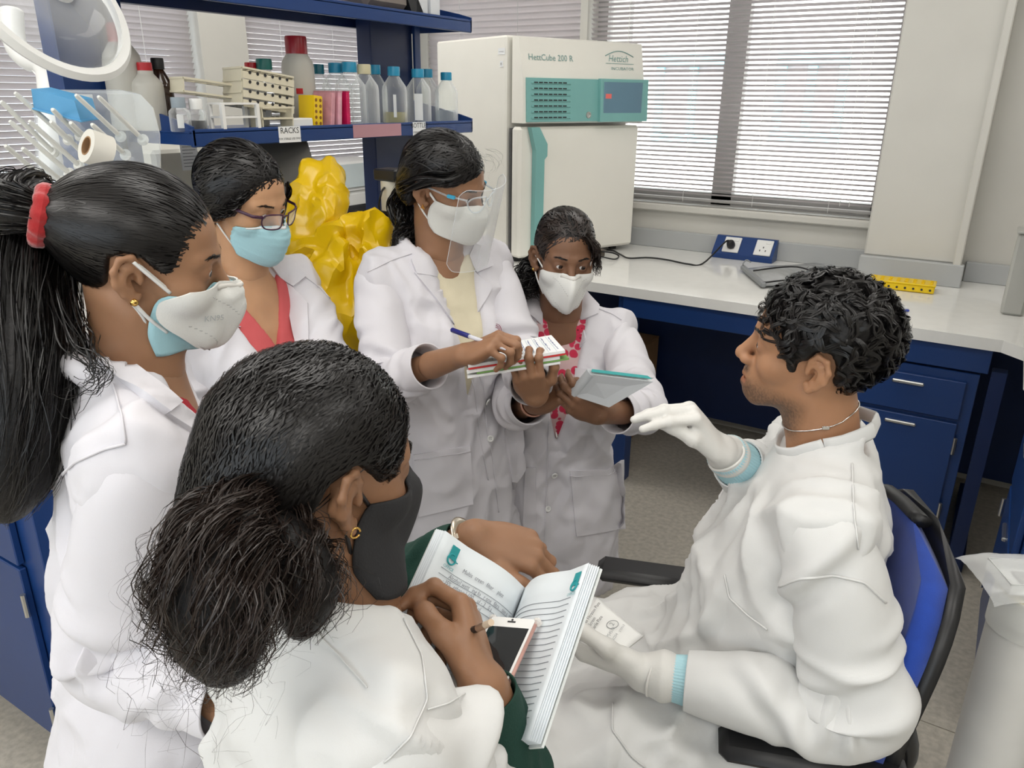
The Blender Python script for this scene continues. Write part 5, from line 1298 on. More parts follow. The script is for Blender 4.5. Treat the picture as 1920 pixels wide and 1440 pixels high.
    pol = [(.125, .16), (.110, .085), (.092, .056), (.060, .03), (.03, .024), (.012, .022), (-.020, .034), (-.04, .012), (-.036, -.03), (-.055, -.075), (-.11, -.10), (-.17, -.06), (-.17, .16)]
    hc = hair_cap(p.H, p.root, R, pol, ex, name='hair', face=(.012, .118, -.036, .066, .058, .098))
    P = pulled(1900, T, (.085, .106, .096), rg, (0, .001), .0, 3., hairline=pol, jitter=.12); P = p.H.w(on_cap(p.H, P, rg.uniform(.0005, .005, len(P)))); strand_obj('hair_strands', P, .0009, M_hair, hc, centre=p.H.w(CAPC))
    a = p.H.w(T); P = lock([a, a+V(0, 0, -.05)-p.A[1]*.02, at(768, 425, 1.74), at(756, 450, 1.72), at(742, 468, 1.70)], [.024, .032, .030, .024, .010], 420, rg, curl=.007, cf=2.5, frizz=.006, clump=30)
    strand_obj('ponytail', P, .0011, M_hair, hc)
    P = lock([p.H.w((-.05, .06, .07)), p.H.w((-.078, .045, .058)), p.H.w((-.088, .0, .045)), p.H.w((-.078, -.06, .0)), a], [.012, .018, .02, .02, .02], 260, rg, curl=.003, cf=1.5, clump=16, taper=.9); strand_obj('side_hair', P, .0010, M_hair, hc)
    P = lock([p.H.w((.03, .07, .10)), p.H.w((.06, .085, .085)), p.H.w((.085, .08, .06)), p.H.w((.095, .07, .02))], [.016, .02, .022, .02], 12, rg, curl=.006, cf=1.1, frizz=.002, taper=.5); strand_obj('flyaway_hair', P, .00014, M_hair, hc)
    # notebook she writes in: a stack of loose notebooks
    A0, A1, A2, A3 = at(878, 690, 1.42), at(1060, 662, 1.47), at(1034, 633, 1.60), at(880, 660, 1.56)
    nb = thing('notebook_stack', 'open writing pad with red edge held by the woman in the face shield', 'notebook', (A0+A1)/2)
    def slab(P4, z0, z1, name, m, parent):
        n = unit(np.cross(P4[1]-P4[0], P4[3]-P4[0])); n = n if n[2] > 0 else -n
        return MB().prism([q+n*z0 for q in P4], n*(z1-z0)).build(name, m, parent), n
    P4 = [A0, A1, A2, A3]; pg, n = slab(P4, 0, .006, 'top_page', M_paper, nb); slab(P4, -.004, -.0005, 'red_cover', mat('red_card', (.55, .03, .03), .5), nb)
    ct = np.mean(P4, 0); sh_ = [ct+(q-ct)*.96-V(0, 0, .0)+unit(A0-A1)*.008 for q in P4]; slab(sh_, -.012, -.005, 'lower_pages', M_paper, nb); slab([q+unit(A1-A0)*.02 for q in sh_], -.016, -.0125, 'green_sheet', mat('green_card', (.18, .35, .10), .5), nb); slab(sh_, -.022, -.017, 'bottom_pages', M_paper, nb)
    e1 = unit(A1-A0); e2 = unit(A3-A0); Lx = np.linalg.norm(A1-A0); Ly = np.linalg.norm(A3-A0)
    M_rule = mat('blue_rule', (.45, .58, .66), .7); M_hand = mat('blue_ink', (.08, .12, .30), .7)
    for k in range(11):
        f_ = (k+1)/12
        a, b_ = A0*(1-f_)+A1*f_, A3*(1-f_)+A2*f_; MB().tube([a*.97+b_*.03+n*.0062, a*.03+b_*.97+n*.0062], .0004, 4).build('ruled_line', M_rule, pg)
        if k > 3:
            rr = rg.uniform(0, 1, 40); pts_ = [a*(1-s)+b_*s+n*.0066+e1*(.003+.0035*rr[i]) for i, s in enumerate(np.linspace(.12, .9, 40))]; MB().tube(pts_, .0004, 4).build('handwriting', M_hand, pg)
    pn_ = thing('ballpoint_pen', 'blue capped ballpoint pen in the shield-wearing woman\'s hand', 'pen', at(880, 628, 1.42))
    a, b_ = at(846, 618, 1.47), at(938, 652, 1.40); d = b_-a
    MB().tube([a, a+d*.02, a+d*.38], [.003, .0052, .0052], 10).build('cap', mat('navy_plastic', (.012, .015, .16), .3), pn_, 40); MB().tube([a+d*.38, a+d*.92, b_+d*.1], [.0042, .0042, .0012], 10).build('barrel', clear('pen_barrel', (.85, .87, .95), .5), pn_, 40)
    return p
woman_shield()

# ---------------------------------------------------------------- small woman at the back with the white folded mask
def kn_mask(p, w=.064, name='face_mask', off=.004):
    G = mask_grid([(.106, -.016), (.126, -.032), (.136, -.055), (.128, -.085), (.110, -.118), (.085, -.128)], 0, 0, [(w*.86, .046, -.016), (w, .030, -.028), (w*1.04, .020, -.040), (w*.98, .020, -.062), (w*.70, .045, -.092), (w*.16, .090, -.128)], 1); G = fit_mask(p.H, G, off)
    mk = MB().grid(p.H.w(G)[:, ::-1], .0025).build(name, mat('white_filter_mask', (.74, .74, .71), .75, bump=.25, bscale=500, var=.02), p.root, 60)
    # welded seams and nose strip
    M_seam = mat('mask_weld', (.50, .50, .49), .8)
    nv, nu = G.shape[:2]
    def gp(i, u):
        j = (u+1)/2*(nu-1); j0 = min(int(j), nu-2); f_ = j-j0; i0 = min(int(i), nv-2); g_ = i-i0
        a = G[i0, j0]*(1-f_)+G[i0, j0+1]*f_; b = G[i0+1, j0]*(1-f_)+G[i0+1, j0+1]*f_; return a*(1-g_)+b*g_
    for s in (-1, 1):
        for (i0, u0, i1, u1) in ((4, .62, 10, .16), (13, .78, 17, .30)):
            for k in range(11):
                f_ = k/10; q = gp(i0*(1-f_)+i1*f_, s*(u0*(1-f_)+u1*f_)); d = gp(i0*(1-f_)+i1*f_, s*(u0*(1-f_)+u1*f_)-s*.03)
                o_ = unit(V(s*.6, 1, 0))*.0032
                MB().tube(p.H.w(np.array([q+o_, d+o_])), .0006, 4).build('weld_mark', M_seam, mk)
    nst = [gp(2.2, u)+V(0, .0035, .001) for u in np.linspace(-.45, .45, 9)]; MB().tube(p.H.w(np.array(nst)), [(.0022, .0035)]*9, 6).build('nose_strip', mat('pale_foam', (.68, .66, .62), .6), mk, True)
    return mk, G, gp
M_floral = None
def floral():
    m = mat('floral_cotton', (.60, .40, .40), .8); nt = m.node_tree; b = nt.nodes['Principled BSDF']; tc = nt.nodes.new('ShaderNodeTexCoord')
    vo = nt.nodes.new('ShaderNodeTexVoronoi'); vo.inputs['Scale'].default_value = 42; nt.links.new(tc.outputs['Object'], vo.inputs['Vector'])
    r = nt.nodes.new('ShaderNodeValToRGB'); nt.links.new(vo.outputs['Distance'], r.inputs[0]); e = r.color_ramp.elements
    e[0].position = .0; e[0].color = (.10, .01, .02, 1); e[1].position = .52; e[1].color = (.58, .40, .40, 1)
    for ps, cc in ((.08, (.12, .01, .02, 1)), (.12, (.55, .02, .06, 1)), (.46, (.50, .03, .08, 1))): q = e.new(ps); q.color = cc
    nt.links.new(r.outputs[0], b.inputs['Base Color']); return m
def woman_back():
    p = make_person('back', 'shorter woman in white coat with pointed white mask and floral top, holding a grey notebook', (1058, 486, 2.02), (171, -4, -4), .95, skin('skin_deep_brown', (.20, .10, .056)), 176, 6, opts={'fine': 1}, shw=.150, nb=(0, -.025, -.155))
    S = dict(SECS_F); S['t'] = [-.86, -.74, -.56, -.40, -.25, -.12, -.05, -.015]; S['a'] = [.205, .195, .182, .155, .16, .158, .12, .08]
    eR, wR = at(968, 765, 1.95), at(1000, 758, 1.80); eL, wL = at(1205, 770, 1.93), at(1122, 776, 1.76)
    wR = at(1004, 756, 1.78)
    M = lambda s: [p.N+V(s*.08, 0, -.56)@p.B, p.N+V(s*.075, .02, -.86)@p.B, V(p.N[0], p.N[1], .05)+V(s*.075, 0, 0)@p.B]
    p_body(p, S, {-1: [eR, wR], 1: [eL, wL]}, legs=[M(1), M(-1)])
    y = at(1072, 722, 1.72)-wR; v, q, t, hr = hand_surface(wR, y, CU*.6-CF*.75-CR*.15, -1, [(.7, 1.1, .6), (.8, 1.2, .6), (.9, 1.2, .6), (1.0, 1.2, .6)], ((.032, .05, -.025), (.028, .08, -.036), (.014, .098, -.044)), eR, .92, spread=(.05, .02, -.02, -.05)); p_add(p, v, q, t)
    y = at(1062, 742, 1.70)-wL; v, q, t, hl = hand_surface(wL, y, -CF*.85-CU*.45, 1, [(.5, .9, .5), (.55, 1.0, .5), (.6, 1.0, .5), (.7, 1.0, .5)], ((.038, .045, -.012), (.055, .062, -.018), (.072, .074, -.022)), eL, .92, spread=(.06, .02, -.02, -.06)); p_add(p, v, q, t)
    p_done(p); eyes(p.c, p.A, p.hs, (.28, -.05), p.root); brows(p)
    legwear(p, mat('dark_brown_trousers', (.02, .011, .008), .85), -.5, .078)
    c = Cloth()
    c.add(*coat_torso(p, S, 2, vneck=(.072, -.34, -.03, .03, -.012)))
    c.add(*arm(p, -1, eR, wR, .7, .95, 21)); c.add(*arm(p, 1, eL, wL, .62, 1.0, 22))
    c.done('lab_coat', M_coat, p.root); b = c.bvh
    shirt(p, S, floral(), nhole=(.062, .062, .04), nz=.018, ny=.02)
    decal(b, [(984, 560), (1004, 545), (1012, 570), (1018, 612), (1003, 598), (982, 582)], 'collar', M_coat, c.o, .008)
    decal(b, [(1090, 560), (1100, 548), (1122, 575), (1120, 590), (1092, 602), (1085, 590)], 'collar', M_coat, c.o, .009)
    decal(b, [(1088, 602), (1092, 600), (1100, 638), (1060, 690), (1048, 700), (1058, 668)], 'lapel', M_coat, c.o, .006)
    decal(b, [(1002, 600), (1018, 612), (1030, 650), (1044, 700), (1020, 680), (1004, 640)], 'lapel', M_coat, c.o, .006)
    decal(b, [(1068, 882), (1140, 880), (1168, 862), (1172, 990), (1080, 1005)], 'pocket', M_coat, c.o, .005)
    decal(b, [(985, 876), (1004, 876), (1006, 1000), (980, 1005)], 'pocket', M_coat, c.o, .005)
    stitch(b, [(1068, 892), (1140, 890), (1166, 874)], 'pocket_hem', M_coat, c.o, .0014, .006)
    stitch(b, [(1046, 700), (1030, 760), (1026, 880), (1020, 1040)], 'placket_edge', M_coat, c.o, .002)
    stitch(b, [(1112, 575), (1150, 590), (1165, 600)], 'yoke_seam', M_coat, c.o, .0013)
    decal(b, [(1080, 690), (1130, 694), (1132, 730), (1078, 730)], 'chest_pocket', M_coat, c.o, .004)
    for x, y_ in ((1040, 816), (1039, 890), (1026, 954)): button(b, x, y_, 'button', M_white, c.o)
    mk, G, gp = kn_mask(p)
    for s in (-1, 1): loop(p.H, [(s*.062, .036, -.022), (s*.072, .012, -.006), (s*.080, -.012, .006)], mk, r=.002); loop(p.H, [(s*.055, .03, -.092), (s*.070, .008, -.06), (s*.079, -.012, -.03)], mk, r=.002)
    earstud(p, -1, 'stud', M_gold, p.root)
    rg = np.random.default_rng(41); R = (.081, .102, .094); T = V(.0, -.108, -.01)
    pol = [(.125, .16), (.106, .100), (.080, .058), (.058, .022), (.048, -.006), (.030, -.004), (.010, .012), (-.014, .030), (-.036, .016), (-.040, -.020), (-.062, -.060), (-.10, -.082), (-.17, -.06), (-.17, .16)]
    hc = hair_cap(p.H, p.root, R, pol, lambda F: F.ell((0, -.02, .085), (.06, .07, .045), k=.03), face=(0, .118, -.04, .066, .060, .105))
    P = pulled(1700, T, (.083, .104, .096), rg, (0, .001), .0, hairline=pol, jitter=.10); P = p.H.w(on_cap(p.H, P, rg.uniform(.0005, .004, len(P)))); strand_obj('hair_strands', P, .0010, M_hairb, hc, centre=p.H.w(CAPC))
    a = p.H.w(T); P = lock([a, p.H.w((-.03, -.13, -.05)), p.H.w((-.075, -.11, -.09)), at(988, 540, 2.06), at(975, 556, 2.04)], [.02, .035, .04, .035, .02], 380, rg, curl=.011, cf=3, frizz=.005, clump=26); strand_obj('ponytail', P, .0012, M_hair, hc)
    P = lock([p.H.w((.03, .085, .085)), p.H.w((.062, .07, .05)), p.H.w((.078, .05, .01)), p.H.w((.088, .05, -.03))], [.012, .016, .014, .012], 150, rg, curl=.004, cf=2, frizz=.004, clump=14, taper=.6); strand_obj('fringe_hair', P, .0008, M_hairb, hc)
    # grey hard notebook
    nb = thing('grey_notebook', 'grey hard cover notebook with teal lining held by the shorter woman', 'notebook', at(1150, 725, 1.7))
    A0, A1, A2, A3 = at(1074, 742, 1.70), at(1108, 702, 1.67), at(1225, 716, 1.66), at(1142, 764, 1.69)
    n = unit(np.cross(A1-A0, A3-A0)); n = n if n@CF > 0 else -n
    M_gc = mat('grey_cover', (.44, .46, .48), .45, var=.03)
    MB().prism([A0, A1, A2, A3], n*.003).build('front_cover', M_gc, nb)
    MB().prism([q+n*.003+(np.mean([A0, A1, A2, A3], 0)-q)*.05 for q in (A0, A1, A2, A3)], n*.014).build('page_block', M_paper, nb)
    d = unit(A2-A3); sp = A1; B0, B1 = A1+n*.020, A2+n*.022
    MB().prism([A0+n*.018, B0, B1, A3+n*.018], n*.003).build('back_cover', M_gc, nb)
    MB().prism([q+CU*.004 for q in (A1+n*.004, A2*.97+A1*.03+n*.004, A2*.9+A1*.1+n*.018, A1+n*.018)], CU*.001).build('teal_lining', mat('teal_paper', (.02, .30, .30), .5), nb)
    MB().tube([A0+n*.0105, A1+n*.0105], .0125, 12).build('spine', M_gc, nb, 40)
    pn_ = thing('black_pen', 'thin dark pen in the shorter woman\'s fingers', 'pen', at(1030, 710, 1.74))
    a, b_ = at(1018, 708, 1.80), at(1080, 738, 1.70); MB().tube([a, a*.4+b_*.6], .0036, 8).build('barrel', clear('pen_barrel', (.85, .87, .95), .5), pn_, True); MB().tube([a*.4+b_*.6, b_], [.0036, .001], 8).build('tip', M_black, pn_)
    br = V(*wR)+ (eR-wR)*.10; MB().tube([br+ (np.cross(unit(eR-wR), CU)*math.cos(t)+np.cross(unit(eR-wR), np.cross(unit(eR-wR), CU))*math.sin(t))*.029 for t in np.linspace(0, 6.28, 22)], .0035, 8).build('wristwatch', mat('rose_gold', (.6, .33, .25), .3, metal=1), p.root, True)
    return p
woman_back()

# ---------------------------------------------------------------- woman with glasses and a blue surgical mask
def woman_glasses():
    p = make_person('glasses', 'woman with purple glasses and light blue surgical mask, coral top under a white coat', (456, 376, 1.66), (112, -17, 4), .95, skin('skin_tan', (.50, .28, .155)), 122, 3, opts={'fine': 1}, shw=.160)
    S = dict(SECS_F)
    eL, wL = at(655, 790, 1.70), at(700, 900, 1.62); eR, wR = p.sh[-1]+V(-.05, .02, -.28)@p.B, p.sh[-1]+V(.03, .12, -.42)@p.B
    p_body(p, S, {-1: [eR, wR], 1: [eL, wL]}, legs=[[p.N+V(s*.085, 0, -.6)@p.B, V(p.N[0], p.N[1], .05)+V(s*.09, 0, 0)@p.B] for s in (1, -1)], g=-.020)
    for W_, e, s in ((wL, eL, 1), (wR, eR, -1)):
        v, q, t, h_ = hand_surface(W_, W_-e, p.B[0]*s, s, [(.4, .5, .3)]*4, ((.036, .05, -.014), (.044, .08, -.022), (.046, .1, -.03)), e, .93); p_add(p, v, q, t)
    p_done(p); eyes(p.c, p.A, p.hs, (.15, -.35), p.root); brows(p)
    c = Cloth(); c.add(*coat_torso(p, S, 3, vneck=(.098, -.42, -.03, .03, .0)))
    c.add(*arm(p, -1, eR, wR, .9, 1.0, 31)); c.add(*arm(p, 1, eL, wL, .9, 1.0, 32)); c.done('lab_coat', M_coat, p.root); b = c.bvh
    st = shirt(p, S, mat('coral_cotton', (.56, .10, .105), .85, bump=.2, bscale=500), g=-.012, nhole=(.075, .08, .05), nz=.01, ny=.03, cut=(.075, -.165, -.01, .02, .0))
    decal(b, [(505, 500), (520, 482), (548, 492), (572, 520), (550, 538), (522, 520)], 'collar', M_coat, c.o, .009)
    decal(b, [(522, 520), (550, 538), (578, 570), (580, 640), (556, 640), (545, 590), (530, 545)], 'lapel', M_coat, c.o, .006)
    decal(b, [(446, 545), (452, 510), (470, 560), (500, 600), (535, 640), (500, 640), (446, 612)], 'lapel', M_coat, c.o, .007)
    stitch(b, [(560, 510), (600, 540), (618, 560)], 'yoke_seam', M_coat, c.o, .0013)
    legwear(p, mat('dark_blue_trousers', (.012, .014, .03), .85))
    sb_ = BVHTree.FromPolygons([tuple(v.co) for v in st.data.vertices], [tuple(q.vertices) for q in st.data.polygons]); button(sb_, 513, 600, 'brass_button', M_gold, st, .006, .001)
    # mask
    G = mask_grid([(.106, -.018), (.122, -.032), (.128, -.052), (.122, -.080), (.112, -.108), (.096, -.124)], 0, 0, [(.058, .042, -.028), (.062, .034, -.034), (.063, .028, -.050), (.062, .026, -.066), (.060, .030, -.080), (.052, .040, -.100)], 2); G = fit_mask(p.H, G, .003)
    G[:, :, 1] += .0012*np.sin(np.arange(G.shape[0])*2.1)[:, None]
    mk = MB().grid(p.H.w(G)[:, ::-1], .0018).build('face_mask', mat('blue_surgical_mask', (.36, .60, .66), .7, bump=.3, bscale=260, var=.03), p.root, True)
    MB().grid(p.H.w(G[0:3]*V(1, 1.006, 1)+V(0, .0012, 0))[:, ::-1], .001).build('white_top_band', M_paper, mk, True)
    for s in (-1, 1): loop(p.H, [(s*.058, .042, -.022), (s*.070, .015, .0), (s*.080, -.012, .020)], mk, r=.002); loop(p.H, [(s*.054, .040, -.096), (s*.068, .012, -.06), (s*.079, -.012, -.028)], mk, r=.002)
    # glasses
    gl = thing('glasses', 'purple framed rectangular glasses worn above the blue mask', 'glasses', p.H.w((0, .11, 0))); M_pur = mat('purple_acetate', (.045, .012, .035), .25)
    for s in (-1, 1):
        ring = np.array([(s*.010, .1165, .010), (s*.030, .1155, .0145), (s*.054, .104, .012), (s*.058, .100, -.004), (s*.050, .104, -.018), (s*.028, .1140, -.021), (s*.012, .1165, -.016), (s*.010, .1165, .010)])+V(0, 0, .001)
        R_ = spline(ring, 36); MB().tube(p.H.w(R_), .0017, 6).build('rim', M_pur, gl, True)
        MB().add(p.H.w(R_[:-1]), [tuple(range(35))]).build('lens', clear('spectacle_lens', (.96, .97, .98), .9), gl)
        MB().tube(p.H.w(np.array([(s*.057, .101, .009), (s*.072, .086, .009), (s*.0775, .02, .010), (s*.079, -.008, .018), (s*.080, -.03, .0)])), [(.0022, .0035)]*5, 8).build('temple', M_pur, gl, True)
    MB().tube(p.H.w(np.array([(-.010, .1165, .006), (0, .119, .009), (.010, .1165, .006)])), .0018, 6).build('bridge', M_pur, gl, True)
    rg = np.random.default_rng(51); R = (.083, .103, .093); T = V(.0, -.112, -.03)
    pol = [(.125, .16), (.104, .092), (.078, .055), (.056, .030), (.046, .002), (.034, -.015), (.018, -.02), (.0, -.026), (-.02, -.03), (-.045, -.05), (-.062, -.075), (-.10, -.09), (-.17, -.06), (-.17, .16)]
    hc = hair_cap(p.H, p.root, R, pol, lambda F: (F.rc((-.072, .015, .005), (-.075, -.05, -.03), .018, .022, k=.02), F.ell((-.082, -.014, .016), (.016, .03, .034), k=.015), F.ell((.082, -.014, .016), (.016, .03, .034), k=.015)), face=(.0, .118, -.036, .068, .060, .102))
    P = pulled(1900, T, (.085, .105, .095), rg, (0, .001), .0, hairline=pol, jitter=.11); P = p.H.w(on_cap(p.H, P, rg.uniform(.0005, .005, len(P)))); strand_obj('hair_strands', P, .0010, M_hair, hc, centre=p.H.w(CAPC))
    P = np.concatenate([lock([p.H.w((-.06, .055, .055)), p.H.w((-.080, .035, .02)), p.H.w((-.084, .0, -.01)), p.H.w((-.078, -.04, -.04))], [.008, .012, .015, .02], 220, rg, curl=.006, cf=4, frizz=.004, clump=20, taper=.5), lock([p.H.w((.05, .075, .06)), p.H.w((.072, .065, .03)), p.H.w((.082, .045, -.02)), p.H.w((.084, .04, -.07))], [.006, .008, .006, .004], 50, rg, curl=.003, cf=2, clump=6, taper=.6)]); strand_obj('side_curls', P, .0008, M_hair, hc)
    a = p.H.w(T); P = lock([a, a+V(0, 0, -.06)-p.A[1]*.03, a+V(0, 0, -.15)-p.A[1]*.03], [.03, .04, .03], 200, rg, curl=.008, cf=3, clump=16); strand_obj('ponytail', P, .0012, M_hair, hc)
    return p
woman_glasses()

# ---------------------------------------------------------------- woman with the ponytail, in profile at the left
def woman_ponytail():
    p = make_person('ponytail', 'woman in profile with long ponytail, red scrunchie and white mask over a blue one', (274, 486, .972), (71, -10, 7), .90, skin('skin_warm_brown', (.34, .18, .10)), 62, 4, opts={'fine': 1}, shw=.162)
    S = dict(SECS_F)
    eR, wR = at(205, 1225, .98), at(400, 1290, .93); eL, wL = p.sh[1]+V(.03, .03, -.28)@p.B, p.sh[1]+V(-.02, .22, -.32)@p.B
    p_body(p, S, {-1: [eR, wR], 1: [eL, wL]}, legs=[[p.N+V(s*.085, 0, -.6)@p.B, V(p.N[0], p.N[1], .05)+V(s*.09, 0, 0)@p.B] for s in (1, -1)], g=-.022)
    for W_, e, s in ((wL, eL, 1), (wR, eR, -1)):
        v, q, t, h_ = hand_surface(W_, W_-e, ZU, s, [(.4, .5, .3)]*4, ((.036, .05, -.014), (.044, .08, -.022), (.046, .1, -.03)), e, .93); p_add(p, v, q, t)
    p_done(p); eyes(p.c, p.A, p.hs, (-.1, -.25), p.root); brows(p)
    c = Cloth(); c.add(*coat_torso(p, S, 4, vneck=(.085, -.40, -.03, .03, .0)))
    c.add(*arm(p, -1, eR, wR, 1.15, 1.06, 41, amp=.010)); c.add(*arm(p, 1, eL, wL, .8, 1.0, 42)); c.done('lab_coat', M_coat, p.root); b = c.bvh
    shirt(p, S, mat('red_cotton', (.42, .015, .03), .85, bump=.2, bscale=500), g=-.012, nhole=(.072, .075, .05), nz=.008, ny=.02)
    decal(b, [(150, 655), (180, 620), (240, 680), (330, 757), (308, 778), (225, 715)], 'collar', M_coat, c.o, .010)
    decal(b, [(308, 778), (330, 757), (370, 790), (412, 830), (405, 850), (360, 812)], 'lapel', M_coat, c.o, .006)
    stitch(b, [(212, 720), (230, 780), (236, 830)], 'yoke_seam', M_coat, c.o, .0013)
    stitch(b, [(92, 960), (100, 910), (140, 868), (198, 842), (236, 832)], 'armhole_seam', M_coat, c.o, .0018)
    legwear(p, mat('black_trousers', (.010, .010, .011), .85))
    # blue surgical mask under the folded white one
    M_bm = mat('blue_surgical_mask', (.36, .60, .66), .7)
    G0 = mask_grid([(.100, -.020), (.118, -.034), (.124, -.052), (.120, -.078), (.108, -.108), (.094, -.122)], 0, 0, [(.060, .036, -.026), (.066, .022, -.038), (.067, .016, -.052), (.066, .012, -.070), (.063, .012, -.088), (.052, .020, -.108)], 2)*V(1, .86, 1); G0 = fit_mask(p.H, G0, .0015)
    m0 = MB().grid(p.H.w(G0)[:, ::-1], .0018).build('under_mask', M_bm, p.root, True)
    mk, G, gp = kn_mask(p, .062, off=.010)
    text('lettering', 'KN95', .011, p.H.w(gp(11.5, -.62)+V(-.0045, .003, 0)), p.A[1]*.85+p.A[0]*.45, p.A[2], mat('grey_print', (.42, .44, .45), .7), mk)
    for s in (-1, 1):
        loop(p.H, [(s*.066, .036, -.022), (s*.076, .012, .002), (s*.083, -.008, .022)], mk, r=.0024); loop(p.H, [(s*.062, .034, -.082), (s*.072, .012, -.06), (s*.081, -.006, -.036)], mk, r=.0024)
        loop(p.H, [(s*.063, .033, -.018), (s*.074, .010, .006), (s*.082, -.010, .025)], m0, r=.0018); loop(p.H, [(s*.060, .014, -.088), (s*.070, .004, -.06), (s*.080, -.008, -.038)], m0, r=.0018)
    earstud(p, -1, 'stud', M_gold, p.root)
    rg = np.random.default_rng(61); R = (.081, .102, .093); T = V(-.005, -.118, .045)
    pol = [(.125, .16), (.104, .096), (.078, .058), (.056, .030), (.046, .0), (.028, -.004), (.012, .012), (-.010, .034), (-.036, .020), (-.040, -.020), (-.055, -.055), (-.10, -.075), (-.17, -.05), (-.17, .16)]
    hc = hair_cap(p.H, p.root, R, pol, lambda F: F.rc((0, -.08, .045), tuple(T), .045, .024, k=.04), face=(.0, .118, -.036, .067, .060, .102), h=.003)
    P = pulled(4200, T, (.083, .104, .095), rg, (0, .001), .0, hairline=pol, jitter=.05, m=18); P = p.H.w(on_cap(p.H, P, rg.uniform(.0003, .0028, len(P)))); strand_obj('hair_strands', P, .0006, M_hair, hc, centre=p.H.w(CAPC))
    # scrunchie
    ax_ = unit(V(-.1, -1, .15)); e1 = unit(np.cross(ax_, V(1, 0, 0))); e2 = np.cross(ax_, e1); ph = np.linspace(0, 2*math.pi, 40)
    G = np.array([[V(*T)+ax_*(.006+.013*math.sin(q))+(e1*math.cos(a)+e2*math.sin(a))*(.031+.011*math.cos(q)+.003*math.sin(11*a+q)) for q in np.linspace(0, 2*math.pi, 14)] for a in ph])
    MB().grid(p.H.w(G)).build('scrunchie', mat('red_velvet', (.36, .004, .006), .8, bump=.6, bscale=120, sheen=.5), p.root, True)
    a = p.H.w(V(*T)); tail = [a, p.H.w(V(*T)+ax_*.035), at(68, 390, .99), at(52, 500, .965), at(55, 640, .94), at(50, 770, .93), at(30, 890, .94), at(5, 955, .96)]
    tw = [.016, .032, .048, .058, .062, .060, .052, .03]
    P = np.concatenate([lock(tail, tw, 2300, rg, m=30, curl=.004, cf=2.5, frizz=.0035, clump=70, taper=.6), lock(tail, [x*1.08 for x in tw], 160, rg, m=30, curl=.008, cf=2, frizz=.010, taper=.6)]); strand_obj('ponytail', P, .0006, M_hair, hc)
    C_ = spline(tail, 40); MB().tube(C_, np.interp(np.linspace(0, 7, 40), np.arange(8), np.array(tw)*.80), 14).build('ponytail_core', M_scalp, hc, True)
    P = lock([at(120, 560, .93), at(150, 640, .90), at(185, 690, .885), at(165, 730, .885), at(110, 745, .89)], [.02, .02, .012, .012, .02], 34, rg, curl=.004, frizz=.004, taper=.6); strand_obj('loose_hair', P, .0005, M_hair, hc)
    return p
woman_ponytail()

